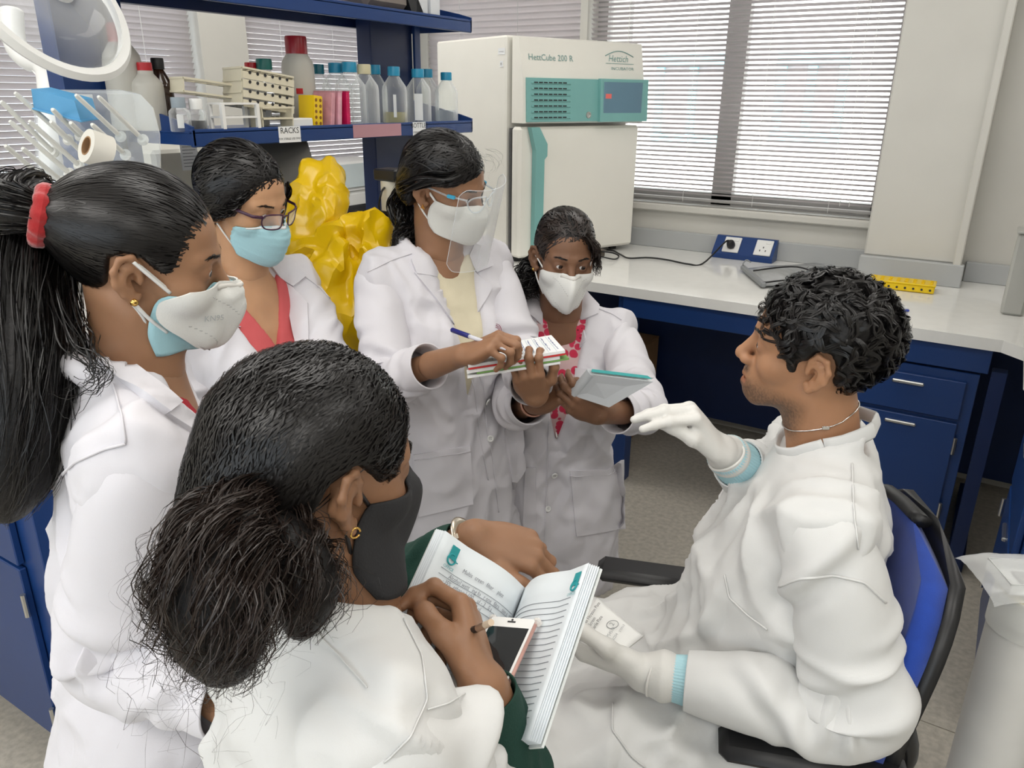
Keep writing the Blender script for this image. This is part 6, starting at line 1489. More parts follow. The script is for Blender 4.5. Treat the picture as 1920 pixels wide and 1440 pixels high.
# ---------------------------------------------------------------- woman in the foreground, seen from behind, with the black mask
def pl_hit(px, py, p0, n): r = ray(px, py); return CC+r*(((p0-CC)@n)/(r@n))
def woman_front():
    p = make_person('front', 'woman seen from behind with curly low ponytail and black mask, writing in an open notebook', (598, 880, .77), (47, -9, 0), .97, skin('skin_brown_front', (.27, .14, .077)), 54, 8, opts={'fine': 1}, shw=.150, neck=at(645, 1100, .80))
    S = dict(SECS_F); S['t'] = [-.62, -.52, -.40, -.30, -.25, -.12, -.05, -.015]; S['a'] = [.23, .21, .18, .17, .17, .165, .125, .08]
    eR, wR = at(990, 1560, .86), at(905, 1282, .78); eL, wL = at(665, 1130, 1.10), at(893, 1010, 1.03)
    legs = [[p.N+V(s*.09, 0, -.52)@p.B, p.N+V(s*.10, .34, -.55)@p.B, p.N*V(1, 1, 0)+V(0, 0, .06)+V(s*.10, .36, 0)@frame(46)] for s in (1, -1)]
    p_body(p, S, {-1: [eR, wR], 1: [eL, wL]}, legs=legs, g=-.024)
    y = at(880, 1178, .83)-wR
    v, q, t, hr = hand_surface(wR, y, CR*.92-CF*.38, -1, [(.65, .95, .5), (.85, 1.15, .6), (1.05, 1.2, .6), (1.15, 1.2, .6)], ((.034, .050, -.022), (.036, .082, -.036), (.024, .108, -.046)), eR, .98, spread=(.06, .02, -.03, -.06), r_w=.026); p_add(p, v, q, t)
    y = at(975, 1030, 1.03)-wL
    v, q, t, hl = hand_surface(wL, y, CU*.75-CF*.62, 1, [(.7, .8, .4), (.75, .8, .4), (.8, .8, .4), (.85, .8, .4)], ((.040, .042, -.006), (.052, .072, -.008), (.050, .098, -.016)), eL, .93, spread=(.05, .01, -.03, -.07), r_w=.025); p_add(p, v, q, t)
    p_done(p); eyes(p.c, p.A, p.hs, (0, -.3), p.root); brows(p)
    c = Cloth(); c.add(*coat_torso(p, S, 5, vneck=(.05, -.2, -.03, .04, .0), h=.0058, amp=.9))
    a = p.sh[-1]; c.add(*sleeve([a+V(.055, 0, 0)@p.B, a+V(-.004, 0, -.012)@p.B, a*.78+eR*.22, a*.58+eR*.42, a*.40+eR*.60], [.050, .053, .054, .053, .052], 51, elbow=3))
    a = p.sh[1]; c.add(*sleeve([a+V(-.055, 0, 0)@p.B, a+V(.004, 0, -.012)@p.B, a*.6+eL*.4, eL, eL*.62+wL*.38], [.052, .058, .060, .058, .050], 52, elbow=3)); c.done('lab_coat', M_coatm, p.root); b = c.bvh
    g = Cloth(); M_gr = mat('dark_green_jersey', (.008, .045, .032), .85, bump=.35, bscale=500)
    g.add(*sleeve([p.sh[-1]*.5+eR*.5, eR, eR*.6+wR*.4, eR*.25+wR*.75, wR+(eR-wR)*.06], [.046, .046, .042, .036, .033], 53, amp=.004, elbow=1)); g.add(*sleeve([p.sh[1]*.3+eL*.7, eL, eL*.55+wL*.45, eL*.2+wL*.8, wL+(eL-wL)*.12], [.045, .045, .041, .036, .034], 54, amp=.004, elbow=1)); g.done('green_jumper', M_gr, p.root)
    stitch(b, [(560, 1130), (600, 1190), (640, 1235), (690, 1290)], 'yoke_seam', M_coatm, c.o, .0008); stitch(b, [(755, 1160), (790, 1230), (800, 1310), (770, 1380), (720, 1430)], 'armhole_seam', M_coatm, c.o, .0010); stitch(b, [(800, 1330), (840, 1318), (872, 1302)], 'sleeve_seam', M_coatm, c.o, .0009)
    tr = MB()
    for l in legs: tr.tube(spline(l, 14), [.095]*5+[.085]*5+[.07]*4, 20)
    tr.build('trousers', mat('dark_trousers', (.012, .012, .014), .85), p.root, True)
    G = mask_grid([(.103, -.014), (.124, -.030), (.126, -.052), (.118, -.082), (.108, -.106), (.092, -.122)], 0, 0, [(.064, .020, -.016), (.067, .008, -.032), (.068, .0, -.050), (.067, -.002, -.066), (.062, .002, -.084), (.052, .016, -.102)], 2); G = fit_mask(p.H, G, .003)
    mk = MB().grid(p.H.w(G)[:, ::-1], .003).build('face_mask', mat('charcoal_jersey_mask', (.022, .022, .024), .85, bump=.3, bscale=400), p.root, True)
    for s in (-1, 1): loop(p.H, [(s*.064, .020, -.018), (s*.074, .002, .002), (s*.080, -.014, .020)], mk, M_black, .0022); loop(p.H, [(s*.060, .006, -.088), (s*.072, -.002, -.062), (s*.080, -.014, -.034)], mk, M_black, .0022)
    earstud(p, -1, 'hoop', M_gold, p.root)
    rg = np.random.default_rng(71); R = (.083, .105, .094); T = V(-.01, -.118, -.052)
    pol = [(.125, .16), (.106, .092), (.084, .050), (.064, .020), (.056, -.005), (.040, -.010), (.018, .012), (-.008, .036), (-.034, .022), (-.040, -.020), (-.058, -.060), (-.10, -.085), (-.17, -.06), (-.17, .16)]
    hc = hair_cap(p.H, p.root, R, pol, lambda F: F.rc((0, -.085, -.02), tuple(T), .05, .036, k=.04), face=(.0, .122, -.04, .068, .060, .104), h=.003, bumpy=.003)
    P = pulled(5200, T, (.085, .107, .096), rg, (0, .001), .0, hairline=pol, jitter=.05, m=21)
    # waves: neighbouring strands swing together
    t = np.linspace(0, 1, 21); side_ = np.cross(np.gradient(P, axis=1), P-CAPC); side_ /= np.linalg.norm(side_, axis=2)[..., None]+1e-9
    ph = 34*P[:, 0, 0]+30*P[:, 0, 2]; L_ = np.linalg.norm(np.diff(P, axis=1), axis=2).sum(1); sw = np.sin(L_[:, None]*t[None]/.042*6.28+ph[:, None])
    P = P+side_*(.0055*sw*np.clip(t*5, 0, 1)*np.clip((1-t)*3, 0, 1))[..., None]
    offs = rg.uniform(.0004, .0032, len(P)); P = on_cap(p.H, P, offs); P = P+((P-CAPC)/np.linalg.norm(P-CAPC, axis=2)[..., None])*(.0030*np.maximum(np.roll(sw, 5, 1), 0))[..., None]
    strand_obj('hair_strands', p.H.w(P), .00062, M_hair, hc, centre=p.H.w(CAPC))
    a = p.H.w(V(*T)); tail = [a, at(448, 975, .655), at(420, 1030, .62), at(410, 1110, .605), at(415, 1190, .615), at(430, 1250, .635)]; tw = [.024, .034, .046, .053, .048, .026]
    P = [lock(tail, tw, 3000, rg, m=24, curl=.010, cf=3.2, frizz=.0025, clump=110, taper=.55), lock(tail, [x*1.1 for x in tw], 110, rg, m=24, curl=.010, cf=2.5, frizz=.008, taper=.6)]
    t2 = [a, at(500, 1010, .67), at(545, 1060, .66), at(570, 1120, .655), at(560, 1190, .66)]
    P2 = [lock(t2, [.02, .035, .042, .038, .012], 1400, rg, m=24, curl=.010, cf=3, frizz=.003, clump=60, taper=.5), lock(t2, [.02, .035, .05, .05, .03], 60, rg, m=24, curl=.010, cf=2.5, frizz=.01, taper=.6)]
    strand_obj('ponytail', np.concatenate(P+P2), .00042, M_hairb, hc)
    MB().tube(spline(tail, 30), np.interp(np.linspace(0, 5, 30), np.arange(6), np.array(tw)*.80), 14).tube(spline(t2, 24), np.interp(np.linspace(0, 4, 24), np.arange(5), np.array([.02, .035, .042, .038, .012])*.8), 12).build('ponytail_core', M_scalp, hc, True)
    P = np.concatenate([lock([at(420, 1100, .62), at(380, 1200, .60), at(400, 1290, .61), at(460, 1370, .63)], [.04, .06, .07, .07], 80, rg, m=26, curl=.010, cf=1.5, frizz=.015, taper=.5), lock([at(330, 1000, .63), at(300, 1100, .61), at(310, 1250, .61)], [.02, .025, .03], 40, rg, m=26, curl=.006, frizz=.008, taper=.5)]); strand_obj('flyaway_hair', P, .00011, M_hairb, hc)
    for k in range(2):
        C0 = a*.4+at(452, 968, .645)*.6+(a-at(448, 975, .655))*(.10*k-.02); ax_ = unit(at(448, 975, .655)-a); e1 = unit(np.cross(ax_, CU)); e2 = np.cross(ax_, e1)
        MB().tube([C0+(e1*math.cos(q)+e2*math.sin(q))*.036 for q in np.linspace(0, 2*math.pi, 30)], .0026, 8).build('hair_tie', mat('cream_elastic', (.62, .50, .34), .7, bump=.5, bscale=300), p.root, True)
    # wristwatch
    d = unit(wL-eL); C0 = wL-d*.012; e1 = unit(np.cross(d, CU)); e2 = np.cross(d, e1); M_w = mat('steel_gold_watch', (.62, .55, .45), .25, metal=1.0)
    wt = obj('wristwatch', MB().tube([C0+(e1*math.cos(q)+e2*math.sin(q))*.032 for q in np.linspace(0, 2*math.pi, 32)], [(.0065, .002)]*32, 8).mesh('wristwatch', True), M_w, p.root)
    for k in range(9):
        q = -.4+k*.35; MB().box(C0+(e1*math.cos(q)+e2*math.sin(q))*.034, (.0125, .008, .003), [d, -e1*math.sin(q)+e2*math.cos(q), e1*math.cos(q)+e2*math.sin(q)], .001).build('watch_link', M_w, wt)
    # ---- open notebook
    LT, S0, RT, RB = at(835, 995, .90), at(985, 1103, .97), at(1105, 1056, .86), at(1000, 1366, .77)
    D = (RB-RT)*1.06; nb = thing('open_notebook', 'open ruled notebook with handwriting resting in the foreground woman\'s hands', 'notebook', S0+D)
    M_pg = mat('notebook_page', (.74, .79, .82), .7, var=.01); M_ln = mat('grey_rule', (.30, .33, .36), .7); M_tealp = mat('teal_print', (.02, .30, .32), .6); M_pen = mat('pencil_writing', (.20, .21, .24), .7)
    info = []
    for (X0, X1, nm) in ((LT, S0, 'left_page'), (RT, S0, 'right_page')):
        n = unit(np.cross(X0-X1, D)); n = n if n@(CC-X0) > 0 else -n
        # page bulges up near the spine
        G = np.array([[X1+(X0-X1)*u+D*v_+n*(.012*math.sin(math.pi*min(1, u*1.35))**1.2*(1-u*.35)) for v_ in np.linspace(0, 1, 8)] for u in np.linspace(0, 1, 16)])
        pg = MB().grid(G, -.0008 if False else .0008).build(nm, M_pg, nb, True)
        for k in range(5):
            MB().grid(G-n*(.0022*(k+1))-unit(X1-X0)*.0012*k, .0008).build('page_leaf', M_pg, nb, True)
        MB().prism([X0*1.02-X1*.02-n*.0135, X1-n*.0135, X1+D*1.01-n*.0135, X0*1.02-X1*.02+D*1.01-n*.0135], -n*.003).build('cover', mat('white_card_cover', (.70, .73, .72), .5), nb)
        info.append((X0, X1, n, pg))
        def pt(u, v_, up=.0012): return X1+(X0-X1)*u+D*v_+n*(.012*math.sin(math.pi*min(1, max(u, 0)*1.35))**1.2*(1-u*.35)+up)
        for k in range(20):
            v_ = .20+k*.038; MB().tube([pt(u, v_) for u in np.linspace(.06, .90, 12)], .00035, 4).build('ruled_line', M_ln, pg)
        right = unit((X1-X0) if nm == 'left_page' else (X0-X1)); up_ = -unit(D)
        # teal logo top corner: block with a G-like ring
        o = pt(.88 if nm == 'left_page' else .86, .045, .0016); uo = unit(X0-X1)*(-1 if nm == 'left_page' else 1)
        lg = MB().prism([o, o+right*.012, o+right*.012-up_*.016, o-up_*.016], n*.0003).build('printed_logo', M_tealp, pg)
        MB().tube([o+right*(.006+.006*math.cos(q))-up_*(.016+.006*math.sin(q))+n*.0004 for q in np.linspace(-.2, 5.0, 20)], .0011, 5).build('logo_ring', M_tealp, lg); MB().tube([o+right*.006-up_*.016+n*.0006, o+right*.016-up_*.0165+n*.0006], .0007, 4).build('logo_bar', M_tealp, lg)
        text('lettering', 'OFFICE', .0050, o-up_*.028-right*.002, right, up_, M_tealp, lg, .0006)
        if nm == 'left_page':
            lines = [('Multiscreen filter plate', .16, .70), ('Alcohol wetting for one filtration assay', .235, .80), ('- 35% ethanol 100 ul - 30 s', .275, .84), ('- do wash x 2 - 200 ul', .315, .84), ('- coating', .352, .84), ('5 ml x PBS + 50 ul coating antibody', .43, .84), ('25 ml water + (50 - 32.5) ethanol = 35%', .51, .78), ('-> 50 ul antibody', .60, .86), ('keep overnight at 4 C', .665, .82), ('+ dry) then to', .73, .82)]
            for s_, v_, u_ in lines:
                for k0 in range(0, len(s_), 6):
                    u2 = u_-k0*.0195
                    if u2 < .08: break
                    q0 = pt(u2, v_, .0016); q1 = pt(u2-.1, v_, .0016); text('handwriting', s_[k0:k0+6], .0074, q0, q1-q0, up_, M_pen, pg, .0003, shear=.18, sx=.78)
    # ---- phone on the right page
    X0, X1, n, pg = info[1]
    ph_ = thing('smartphone', 'white and rose gold phone in a clear case lying on the notebook', 'phone', pl_hit(955, 1220, X1+n*.02, n))
    TL, TR, BL = at(941, 1160, .885), at(993, 1164, .868), at(922, 1292, .80); rt2 = unit(TR-TL); dn = unit((BL-TL)-rt2*((BL-TL)@rt2)); tilt = unit(np.cross(rt2, dn)); tilt = tilt if tilt@(CC-TL) > 0 else -tilt
    fw_ = .058; fl = .122; cc = (TL+TR)/2+dn*fl/2; AX = [rt2, dn, tilt]
    MB().box(cc, (fw_, fl, .008), AX, .003).build('body', mat('rose_gold_case', (.62, .36, .31), .3, metal=.6), ph_); MB().box(cc+tilt*.0044, (fw_*.95, fl*.97, .001), AX).build('front_glass', M_white, ph_); MB().box(cc+tilt*.0051, (fw_*.86, fl*.74, .0006), AX).build('screen', mat('dark_screen', (.012, .013, .015), .06, spec=.8), ph_)
    MB().box(cc-dn*fl*.435+tilt*.0052, (.010, .0018, .0006), AX).build('earpiece', M_ink, ph_); MB().lathe([(.0013, 0), (.0013, .0006)], cc-dn*fl*.458+tilt*.005, 8, AX).build('camera_dot', M_ink, ph_); MB().lathe([(.0052, 0), (.0052, .0006), (.0044, .0006)], cc+dn*fl*.43+tilt*.0048, 16, AX).build('home_button', M_steel, ph_)
    for sx in (-1, 1):
        for sy in (-1, 1): MB().box(cc+rt2*sx*fw_*.49+dn*sy*fl*.49, (.009, .009, .011), AX, .003).build('case_corner', clear('clear_case', (.95, .93, .90), .6), ph_)
    # ---- pencil
    pc_ = thing('pencil', 'short black pencil with eraser in the foreground woman\'s hand', 'pencil', at(890, 1180, .77)); a, b_ = at(921, 1167, .765), at(838, 1203, .84); d = b_-a
    MB().tube([a, a+d*.12], .0036, 10).build('eraser', mat('cream_rubber', (.60, .48, .36), .7), pc_, 40); MB().tube([a+d*.12, a+d*.28], .0039, 10).build('ferrule', M_steel, pc_, 40); MB().tube([a+d*.28, a+d*.88, b_], [.0038, .0038, .0005], 8).build('shaft', M_black, pc_)
    return p
woman_front()

# ---------------------------------------------------------------- office chair
CF_ = frame(-77)   # rows: left, forward, up
HIP = V(-.215, 1.215, .585)
def ch(l, f, z): return V(HIP[0], HIP[1], 0)+CF_[0]*l+CF_[1]*f+ZU*z
chair = thing('office_chair', 'blue office chair with black arms on which the man sits', 'chair', ch(0, 0, 0))
M_chb = mat('royal_blue_fabric', (.008, .045, .30), .85, bump=.4, bscale=900, var=.08, vscale=40, sheen=.2)
MB().box(ch(0, .05, .455), (.48, .47, .09), CF_, .03).build('seat', M_chb, chair, 30)
def backsheet(z0, z1, off, hw, n=26, m=22):
    G = []
    for i in range(m):
        v = i/(m-1)*2-1; z = (z0+z1)/2+v*(z1-z0)/2
        w_ = hw*(max(0, 1-abs(v)**3.2))**(1/2.6)*(1.0-.10*v*0)*(.80+.20*smooth01(v, -1, .1))
        G.append([ch(u*w_, off+.03*u*u*(w_/hw)**2+.045*(v-.2)**2*0-.10*(z-.7)*.9+.02*math.cos(v*2), z) for u in np.linspace(-1, 1, n)])
    return np.array(G)
G = backsheet(.45, .985, -.165, .245); MB().grid(G, -.035).build('backrest', M_chb, chair, True)
rim = np.concatenate([G[:, 0], G[-1, 1:], G[::-1, -1][1:], G[0, ::-1][1:]]); rim = np.concatenate([rim, rim[:1]])
ctr = G.mean((0, 1)); MB().tube(spline(rim[::2], 120)-CF_[1]*.012, [(.015, .011)]*120, 10).build('rim', M_black, chair, True)
MB().grid(backsheet(.445, .99, -.202, .248), -.02).build('back_shell', M_black, chair, True)
MB().tube(spline([ch(0, -.235, .62), ch(0, -.28, .50), ch(0, -.20, .40), ch(0, 0, .39)], 20), [(.03, .012)]*20, 10).build('spine_bar', M_black, chair, True)
for s, (cpos) in ((1, V(-.085, 1.0, .695)), (-1, V(-.462, 1.351, .672))):
    d = CF_[1]
    q = MB().box(cpos-d*.0, (.075, .27, .032), [CF_[0], d, ZU], .014).build('armrest', M_black, chair, 40, 'black padded armrest')
    b0_ = cpos+V(0, 0, -.015); e = ch(s*.22, .02, .42)
    MB().tube(spline([b0_, b0_*.7+e*.3+V(0, 0, -.08)+CF_[0]*s*.02, e+CF_[0]*s*.03, e-CF_[0]*s*.05-V(0, 0, .02)], 20), [(.024, .014)]*20, 10).build('arm_bracket', M_black, chair, True)
MB().lathe([(.028, .11), (.028, .30), (.02, .30), (.02, .42)], ch(0, 0, 0), 16).build('gas_column', M_black, chair, 40)
for k in range(5):
    a = k*2*math.pi/5+.3; e = V(math.cos(a), math.sin(a), 0); o = ch(0, 0, 0)
    MB().tube([o+V(0, 0, .12), o+e*.14+V(0, 0, .10), o+e*.28+V(0, 0, .075)], [.026, .022, .016], 8).build('base_spoke', M_black, chair, 40)
    MB().lathe([(.024, -.012), (.026, -.006), (.026, .006), (.024, .012)], o+e*.28+V(0, 0, .0275), 14, [ZU, e, np.cross(e, ZU)]).build('castor', M_black, chair, 40)

# ---------------------------------------------------------------- seated man in the white gown
def man():
    p = make_person('man', 'seated man in white gown and gloves talking with one hand raised', (1526, 654, 1.21), (-66, 6, -9), .96, skin('skin_man', (.38, .195, .105)), -70, -4, opts={'fine': 1, 'mouth': .005, 'stubble': 1}, shw=.186, shd=-.050, neck=None, nb=(0, -.038, -.165), feet=ch(0, .3, 0))
    S = dict(t=[-.50, -.42, -.32, -.22, -.12, -.05, -.015], a=[.215, .21, .20, .205, .195, .14, .09], b=[.165, .16, .145, .145, .12, .09, .075], cy=[.03, .03, .015, .012, .0, -.01, -.01])
    eL, wL = V(-.035, 1.035, .775), V(-.345, .955, .765); wR = at(1350, 842, 1.29); eR = p.sh[-1]*.35+V(-.30, 1.30, .88)*.65
    hipL, hipR = ch(.09, .0, .575), ch(-.09, 0, .575); kL, kR = V(-.50, .80, .585), V(-.575, 1.14, .575)
    fL, fR = kL*V(1, 1, 0)+V(-.03, .02, .06), kR*V(1, 1, 0)+V(-.03, .03, .06)
    p_body(p, S, {-1: [eR, wR+(wR-eR)*.0], 1: [eL, wL]}, legs=[[hipL, kL, fL], [hipR, kR, fR]], g=-.030)
    for e, W_ in ((eL, wL), (eR, wR)):
        F = Field(np.minimum(e, W_)-.06, np.maximum(e, W_)+.06, .004); F.rc(e*.6+W_*.4, W_+(W_-e)*.03, .031, .0225); v, q = F.surface(1); p_add(p, v, q)
    p_done(p); eyes(p.c, p.A, p.hs, (.05, .1), p.root); brows(p, w=1.5)
    # gown: torso, lap and sleeves
    mid = lambda a, b, f_: a*(1-f_)+b*f_
    def lap(F):
        for h_, k_ in ((hipL, kL), (hipR, kR)):
            F.chain([h_+V(0, 0, .02), mid(h_, k_, .5)+V(0, 0, .012), k_], [.115, .098, .085], k=.06); F.rc(k_, k_+V(-.02, .0, -.26), .085, .078, k=.05)
        F.chain([mid(hipL, hipR, .5), mid(mid(hipL, kL, .5), mid(hipR, kR, .5), .5)+V(0, 0, -.01), mid(kL, kR, .5)+V(0, 0, -.03)], [.10, .075, .055], k=.07)
        q = np.linspace(math.radians(-25), math.radians(205), 12)+math.pi; F.chain([p.N+V(.064*math.cos(z), -.004+.056*math.sin(z), .020+.030*(-math.sin(z)))@p.B for z in q], .010, k=.02)
        F.rc(p.N+V(-.062, -.034, -.022)@p.B, p.N+V(.062, -.034, -.022)@p.B, .042, .042, k=.03)
        F.rc(mid(hipL, hipR, .5)+V(0, 0, .05), p.N+V(0, .02, -.40)@p.B, .12, .14, k=.08)
    c = Cloth(); c.add(*coat_torso(p, S, 6, bust=False, h=.0075, extra={'pts': np.array([kL-V(.12, .12, .36), kR+V(-.12, .12, .1), hipL+V(.12, -.12, -.16), hipR+V(.12, .12, 0)]), 'fn': lap}, ring=False, nhole=(.066, .074, .055), amp=1.15, r_sh=(.052, .062)))
    fe = lambda e, W_: 1-.072/np.linalg.norm(W_-e)
    c.add(*arm(p, 1, eL, wL, fe(eL, wL), 1.22, 61, amp=.013, cuff=.036)); c.add(*arm(p, -1, eR, wR, fe(eR, wR), 1.1, 62, amp=.011, cuff=.040)); c.done('gown', M_coatm, p.root); b = c.bvh
    # neckband
    ph = np.linspace(0, 2*math.pi, 60); nbp = np.array([p.N+V(.070*math.cos(q), .004+.070*math.sin(q),   .040-.055*math.sin(q)-.010*abs(math.cos(q)))@p.B for q in ph])
    pts = []
    for q in nbp:
        h = b.find_nearest(Vector(q)); pts.append(np.array(h[0])+np.array(h[1])*.0)
    pts = np.array(pts); pts = (np.roll(pts, 1, 0)+pts+np.roll(pts, -1, 0))/3; pts[-1] = pts[0]
    MB().tube(pts, [(.0035, .013)]*60, 8).build('neckband', M_coatm, c.o, True)
    stitch(b, [(1462, 1100), (1500, 1085), (1560, 1078), (1620, 1092), (1660, 1130)], 'armhole_seam', M_coatm, c.o, .002); stitch(b, [(1597, 870), (1600, 950), (1608, 1030)], 'back_seam', M_coatm, c.o, .0014)
    stitch(b, [(1360, 1078), (1368, 1120), (1400, 1150), (1440, 1180)], 'pocket_edge', M_coatm, c.o, .0016, .002); stitch(b, [(1150, 1320), (1148, 1370), (1185, 1420), (1210, 1440)], 'gown_edge', M_coatm, c.o, .0016, .002)
    M_sc = mat('stitched_name', (.35, .34, .34), .8); h = cast(b, 1632, 800)
    if h is not None: text('lettering', 'NICO', .02, h[0]+h[1]*.004, unit(p.B[0]*.8-p.B[1]*.3+V(0, 0, -.2)), unit(np.cross(h[1], unit(p.B[0]*.8-p.B[1]*.3))), M_sc, c.o, sx=.8)
    # ribbed light blue cuffs
    M_cf = mat('light_blue_rib', (.42, .66, .72), .85, bump=.3, bscale=300)
    for e, W_, r0 in ((eL, wL, .034), (eR, wR, .036)):
        d = unit(W_-e); L = np.linalg.norm(W_-e); st = W_-d*.075; u = unit(np.cross(d, V(.2, .1, 1))); w_ = np.cross(d, u); nn = 144; th = np.arange(nn)*2*math.pi/nn
        rows = []
        for t, r in ((0, r0*1.12), (.01, r0*1.08), (.03, r0*1.0), (.050, r0*.98), (.054, r0*.94), (.054, r0*.86), (.03, r0*.84)):
            rr = r+.0011*np.sin(th*48)*(1 if t < .052 else .2); rows.append(st+d*t+np.outer(np.cos(th)*rr, u)+np.outer(np.sin(th)*rr, w_))
        G = np.array(rows); G = np.concatenate([G, G[:, :1]], 1); MB().grid(G).build('ribbed_cuff', M_cf, p.root, True)
    # gloves
    M_gl = mat('white_latex', (.66, .65, .62), .42, var=.02, bump=.25, bscale=120)
    def glove(v, q, W_, y, r):
        g = obj('glove', qmesh('glove', v+vnormals(v, q)*.0010, q, M_gl), None, p.root); yy = unit(y); u = unit(np.cross(yy, CU)); w_ = np.cross(yy, u)
        MB().tube([W_-yy*.020+(u*math.cos(t)*1.15+w_*math.sin(t))*r for t in np.linspace(0, 2*math.pi, 40)], .0022, 8).build('glove_bead', M_gl, g, True)
    y = at(1112, 1226, 1.265)-wL; v, q, t, hl = hand_surface(wL, y, -ZU*.75-CF*.55+CU*.0, 1, [(.28, .3, .2), (.32, .35, .2), (.4, .4, .25), (.5, .45, .3)], ((.044, .048, -.016), (.054, .084, -.026), (.044, .116, -.036)), eL, 1.08, spread=(.06, .02, -.03, -.06), r_w=.027, fore=.03); glove(v, q, wL, y, .030)
    y = at(1302, 782, 1.265)-wR; v, q, t, hr = hand_surface(wR, y, CU*.85-CF*.35+CR*.2, -1, [(.95, .15, .1), (.9, .2, .1), (.95, .2, .1), (1.0, .25, .1)], ((.030, .060, -.020), (.022, .092, -.034), (.012, .112, -.050)), eR, 1.06, spread=(.04, .01, -.02, -.04), r_w=.027, fore=.03); glove(v, q, wR, y, .030)
    # necklace
    ph = np.linspace(0, 2*math.pi, 70); bo = BVHTree.FromPolygons(p.bv[0].tolist(), p.bq[0].tolist()); NP = []
    for q in ph:
        x = p.N+V(.070*math.cos(q), .0+.070*math.sin(q), .056-.034*math.sin(q))@p.B; h = bo.find_nearest(Vector(x)); nn_ = np.array(h[1]); nn_ = -nn_ if nn_@((np.array(h[0])-p.N)*V(1, 1, 0)) < 0 else nn_; NP.append(np.array(h[0])+nn_*.0014)
    nk = MB().tube(np.array(NP), .0011, 6).build('necklace', mat('silver', (.8, .79, .76), .2, metal=1), p.root, True)
    h = cast(bo, 1556, 826)
    if h is not None: MB().box(NP[int(np.argmin([np.hypot(to_px(z)[0]-1556, to_px(z)[1]-826) for z in NP]))], (.012, .004, .006), [CR, h[1], np.cross(CR, h[1])], .001).build('clasp', MATS['silver'], nk)
    # dark undershirt glimpsed inside the neck
    # curly hair
    rg = np.random.default_rng(81); R = V(.086, .104, .092)
    pol = [(.14, .17), (.118, .092), (.096, .060), (.066, .046), (.046, .020), (.036, -.020), (.024, -.028), (.010, .002), (-.002, .030), (-.026, .034), (-.040, .010), (-.044, -.045), (-.060, -.085), (-.10, -.095), (-.18, -.06), (-.18, .17)]
    hc = hair_cap(p.H, p.root, R, pol, None, face=(.0, .124, -.035, .072, .066, .104), bumpy=.010, h=.0034)
    n = 0; CL = []
    while len(CL) < 520:
        d = unit(rg.normal(size=3)); q = CAPC+d*R
        if not inpoly(q[None, 1:], pol)[0]: continue
        if (((q-V(0, .128, -.035))/V(.066, .058, .098))**2).sum() < 1: continue
        CL.append(d)
    CL = np.array(CL); nc = len(CL); m = 18; t = np.linspace(0, 1, m); swirl = np.cross(CL, V(.1, -.25, 1)); fl = V(0, .8, -.3)[None]*.8+swirl*.9+rg.normal(0, .8, (nc, 3)); fl -= CL*(fl*CL).sum(1)[:, None]; fl /= np.linalg.norm(fl, axis=1)[:, None]
    sid = np.cross(CL, fl); Ln = rg.uniform(.35, .62, nc); cr = rg.uniform(.04, .10, nc); cfq = rg.uniform(.9, 1.7, nc); php = rg.uniform(0, 6.28, nc); K = 11; Pall = []
    for k in range(K):
        a_ = rg.normal(0, .018, (nc, 1, 3)); ang = 6.28*cfq[:, None]*t[None]+php[:, None]+rg.normal(0, .2, (nc, 1))
        dd = CL[:, None]+fl[:, None]*(t[None, :, None]*Ln[:, None, None])+sid[:, None]*(cr[:, None]*(np.sin(ang)-np.sin(php)[:, None]))[..., None]+a_; rad = 1.0+.01+(.09*np.sin(math.pi*np.clip(t*1.05, 0, 1))[None]*rg.uniform(.5, 1.3, (nc, 1))+.05*np.cos(ang)*t[None])+rg.normal(0, .01, (nc, 1))
        dd /= np.linalg.norm(dd, axis=2)[..., None]; q = CAPC+dd*R*rad[..., None]
        # keep curls off the face
        Pall.append(q)
    P = np.concatenate(Pall); tip = P[:, -1]; bad = ((((P-V(0, .122, -.045))/V(.072, .066, .092))**2).sum(2) < 1).any(1) | ((P[:, :, 2] < -.005) & (P[:, :, 1] > .035)).any(1); ear = ((np.abs(P[:, :, 0]) > .052)&(P[:, :, 1] > -.040)&(P[:, :, 1] < .022)&(P[:, :, 2] < .034)).any(1); P = P[~(bad | ear)]
    strand_obj('curls', p.H.w(P), .00075, M_hair, hc, centre=p.H.w(CAPC))
    # packet in the gloved hand
    pk = thing('plate_packet', 'white sterile plate packet with black print in the man\'s gloved hand', 'packet', at(1135, 1180, 1.25))
    a, b_, c_, d_ = at(1062, 1205, 1.26), at(1120, 1121, 1.33), at(1206, 1192, 1.28), at(1160, 1228, 1.235)
    n = unit(np.cross(b_-a, d_-a)); n = n if n@(CC-a) > 0 else -n
    G = np.array([[(a*(1-u)+b_*u)*(1-v)+(d_*(1-u)+c_*u)*v+n*(.004*math.sin(math.pi*u)*math.sin(math.pi*v)+.0008*pn(np.array([[u*7, v*7, 1.3]]))[0]) for v in np.linspace(0, 1, 14)] for u in np.linspace(0, 1, 14)])
    o = MB().grid(G if np.cross(G[1, 0]-G[0, 0], G[0, 1]-G[0, 0])@n < 0 else G[:, ::-1], -.006).build('wrapper', mat('waxed_wrapper', (.74, .74, .72), .5, bump=.25, bscale=60), pk, True)
    rt = unit(d_-a)*.5+unit(c_-b_)*.5; up_ = np.cross(n, rt); q = lambda u, v: (a*(1-u)+b_*u)*(1-v)+(d_*(1-u)+c_*u)*v+n*.006
    rt = unit(b_-a); dwn = unit(d_-a)
    text('lettering', 'M', .030, q(.02, .28), rt, -dwn, M_ink, o)
    for k, tx in enumerate(('96-Well Filtration Plate', 'MultiScreen', 'IP Sterile Plate')): text('lettering', tx, .0085, q(.27, .14+k*.095), rt, -dwn, M_ink, o, sx=.8)
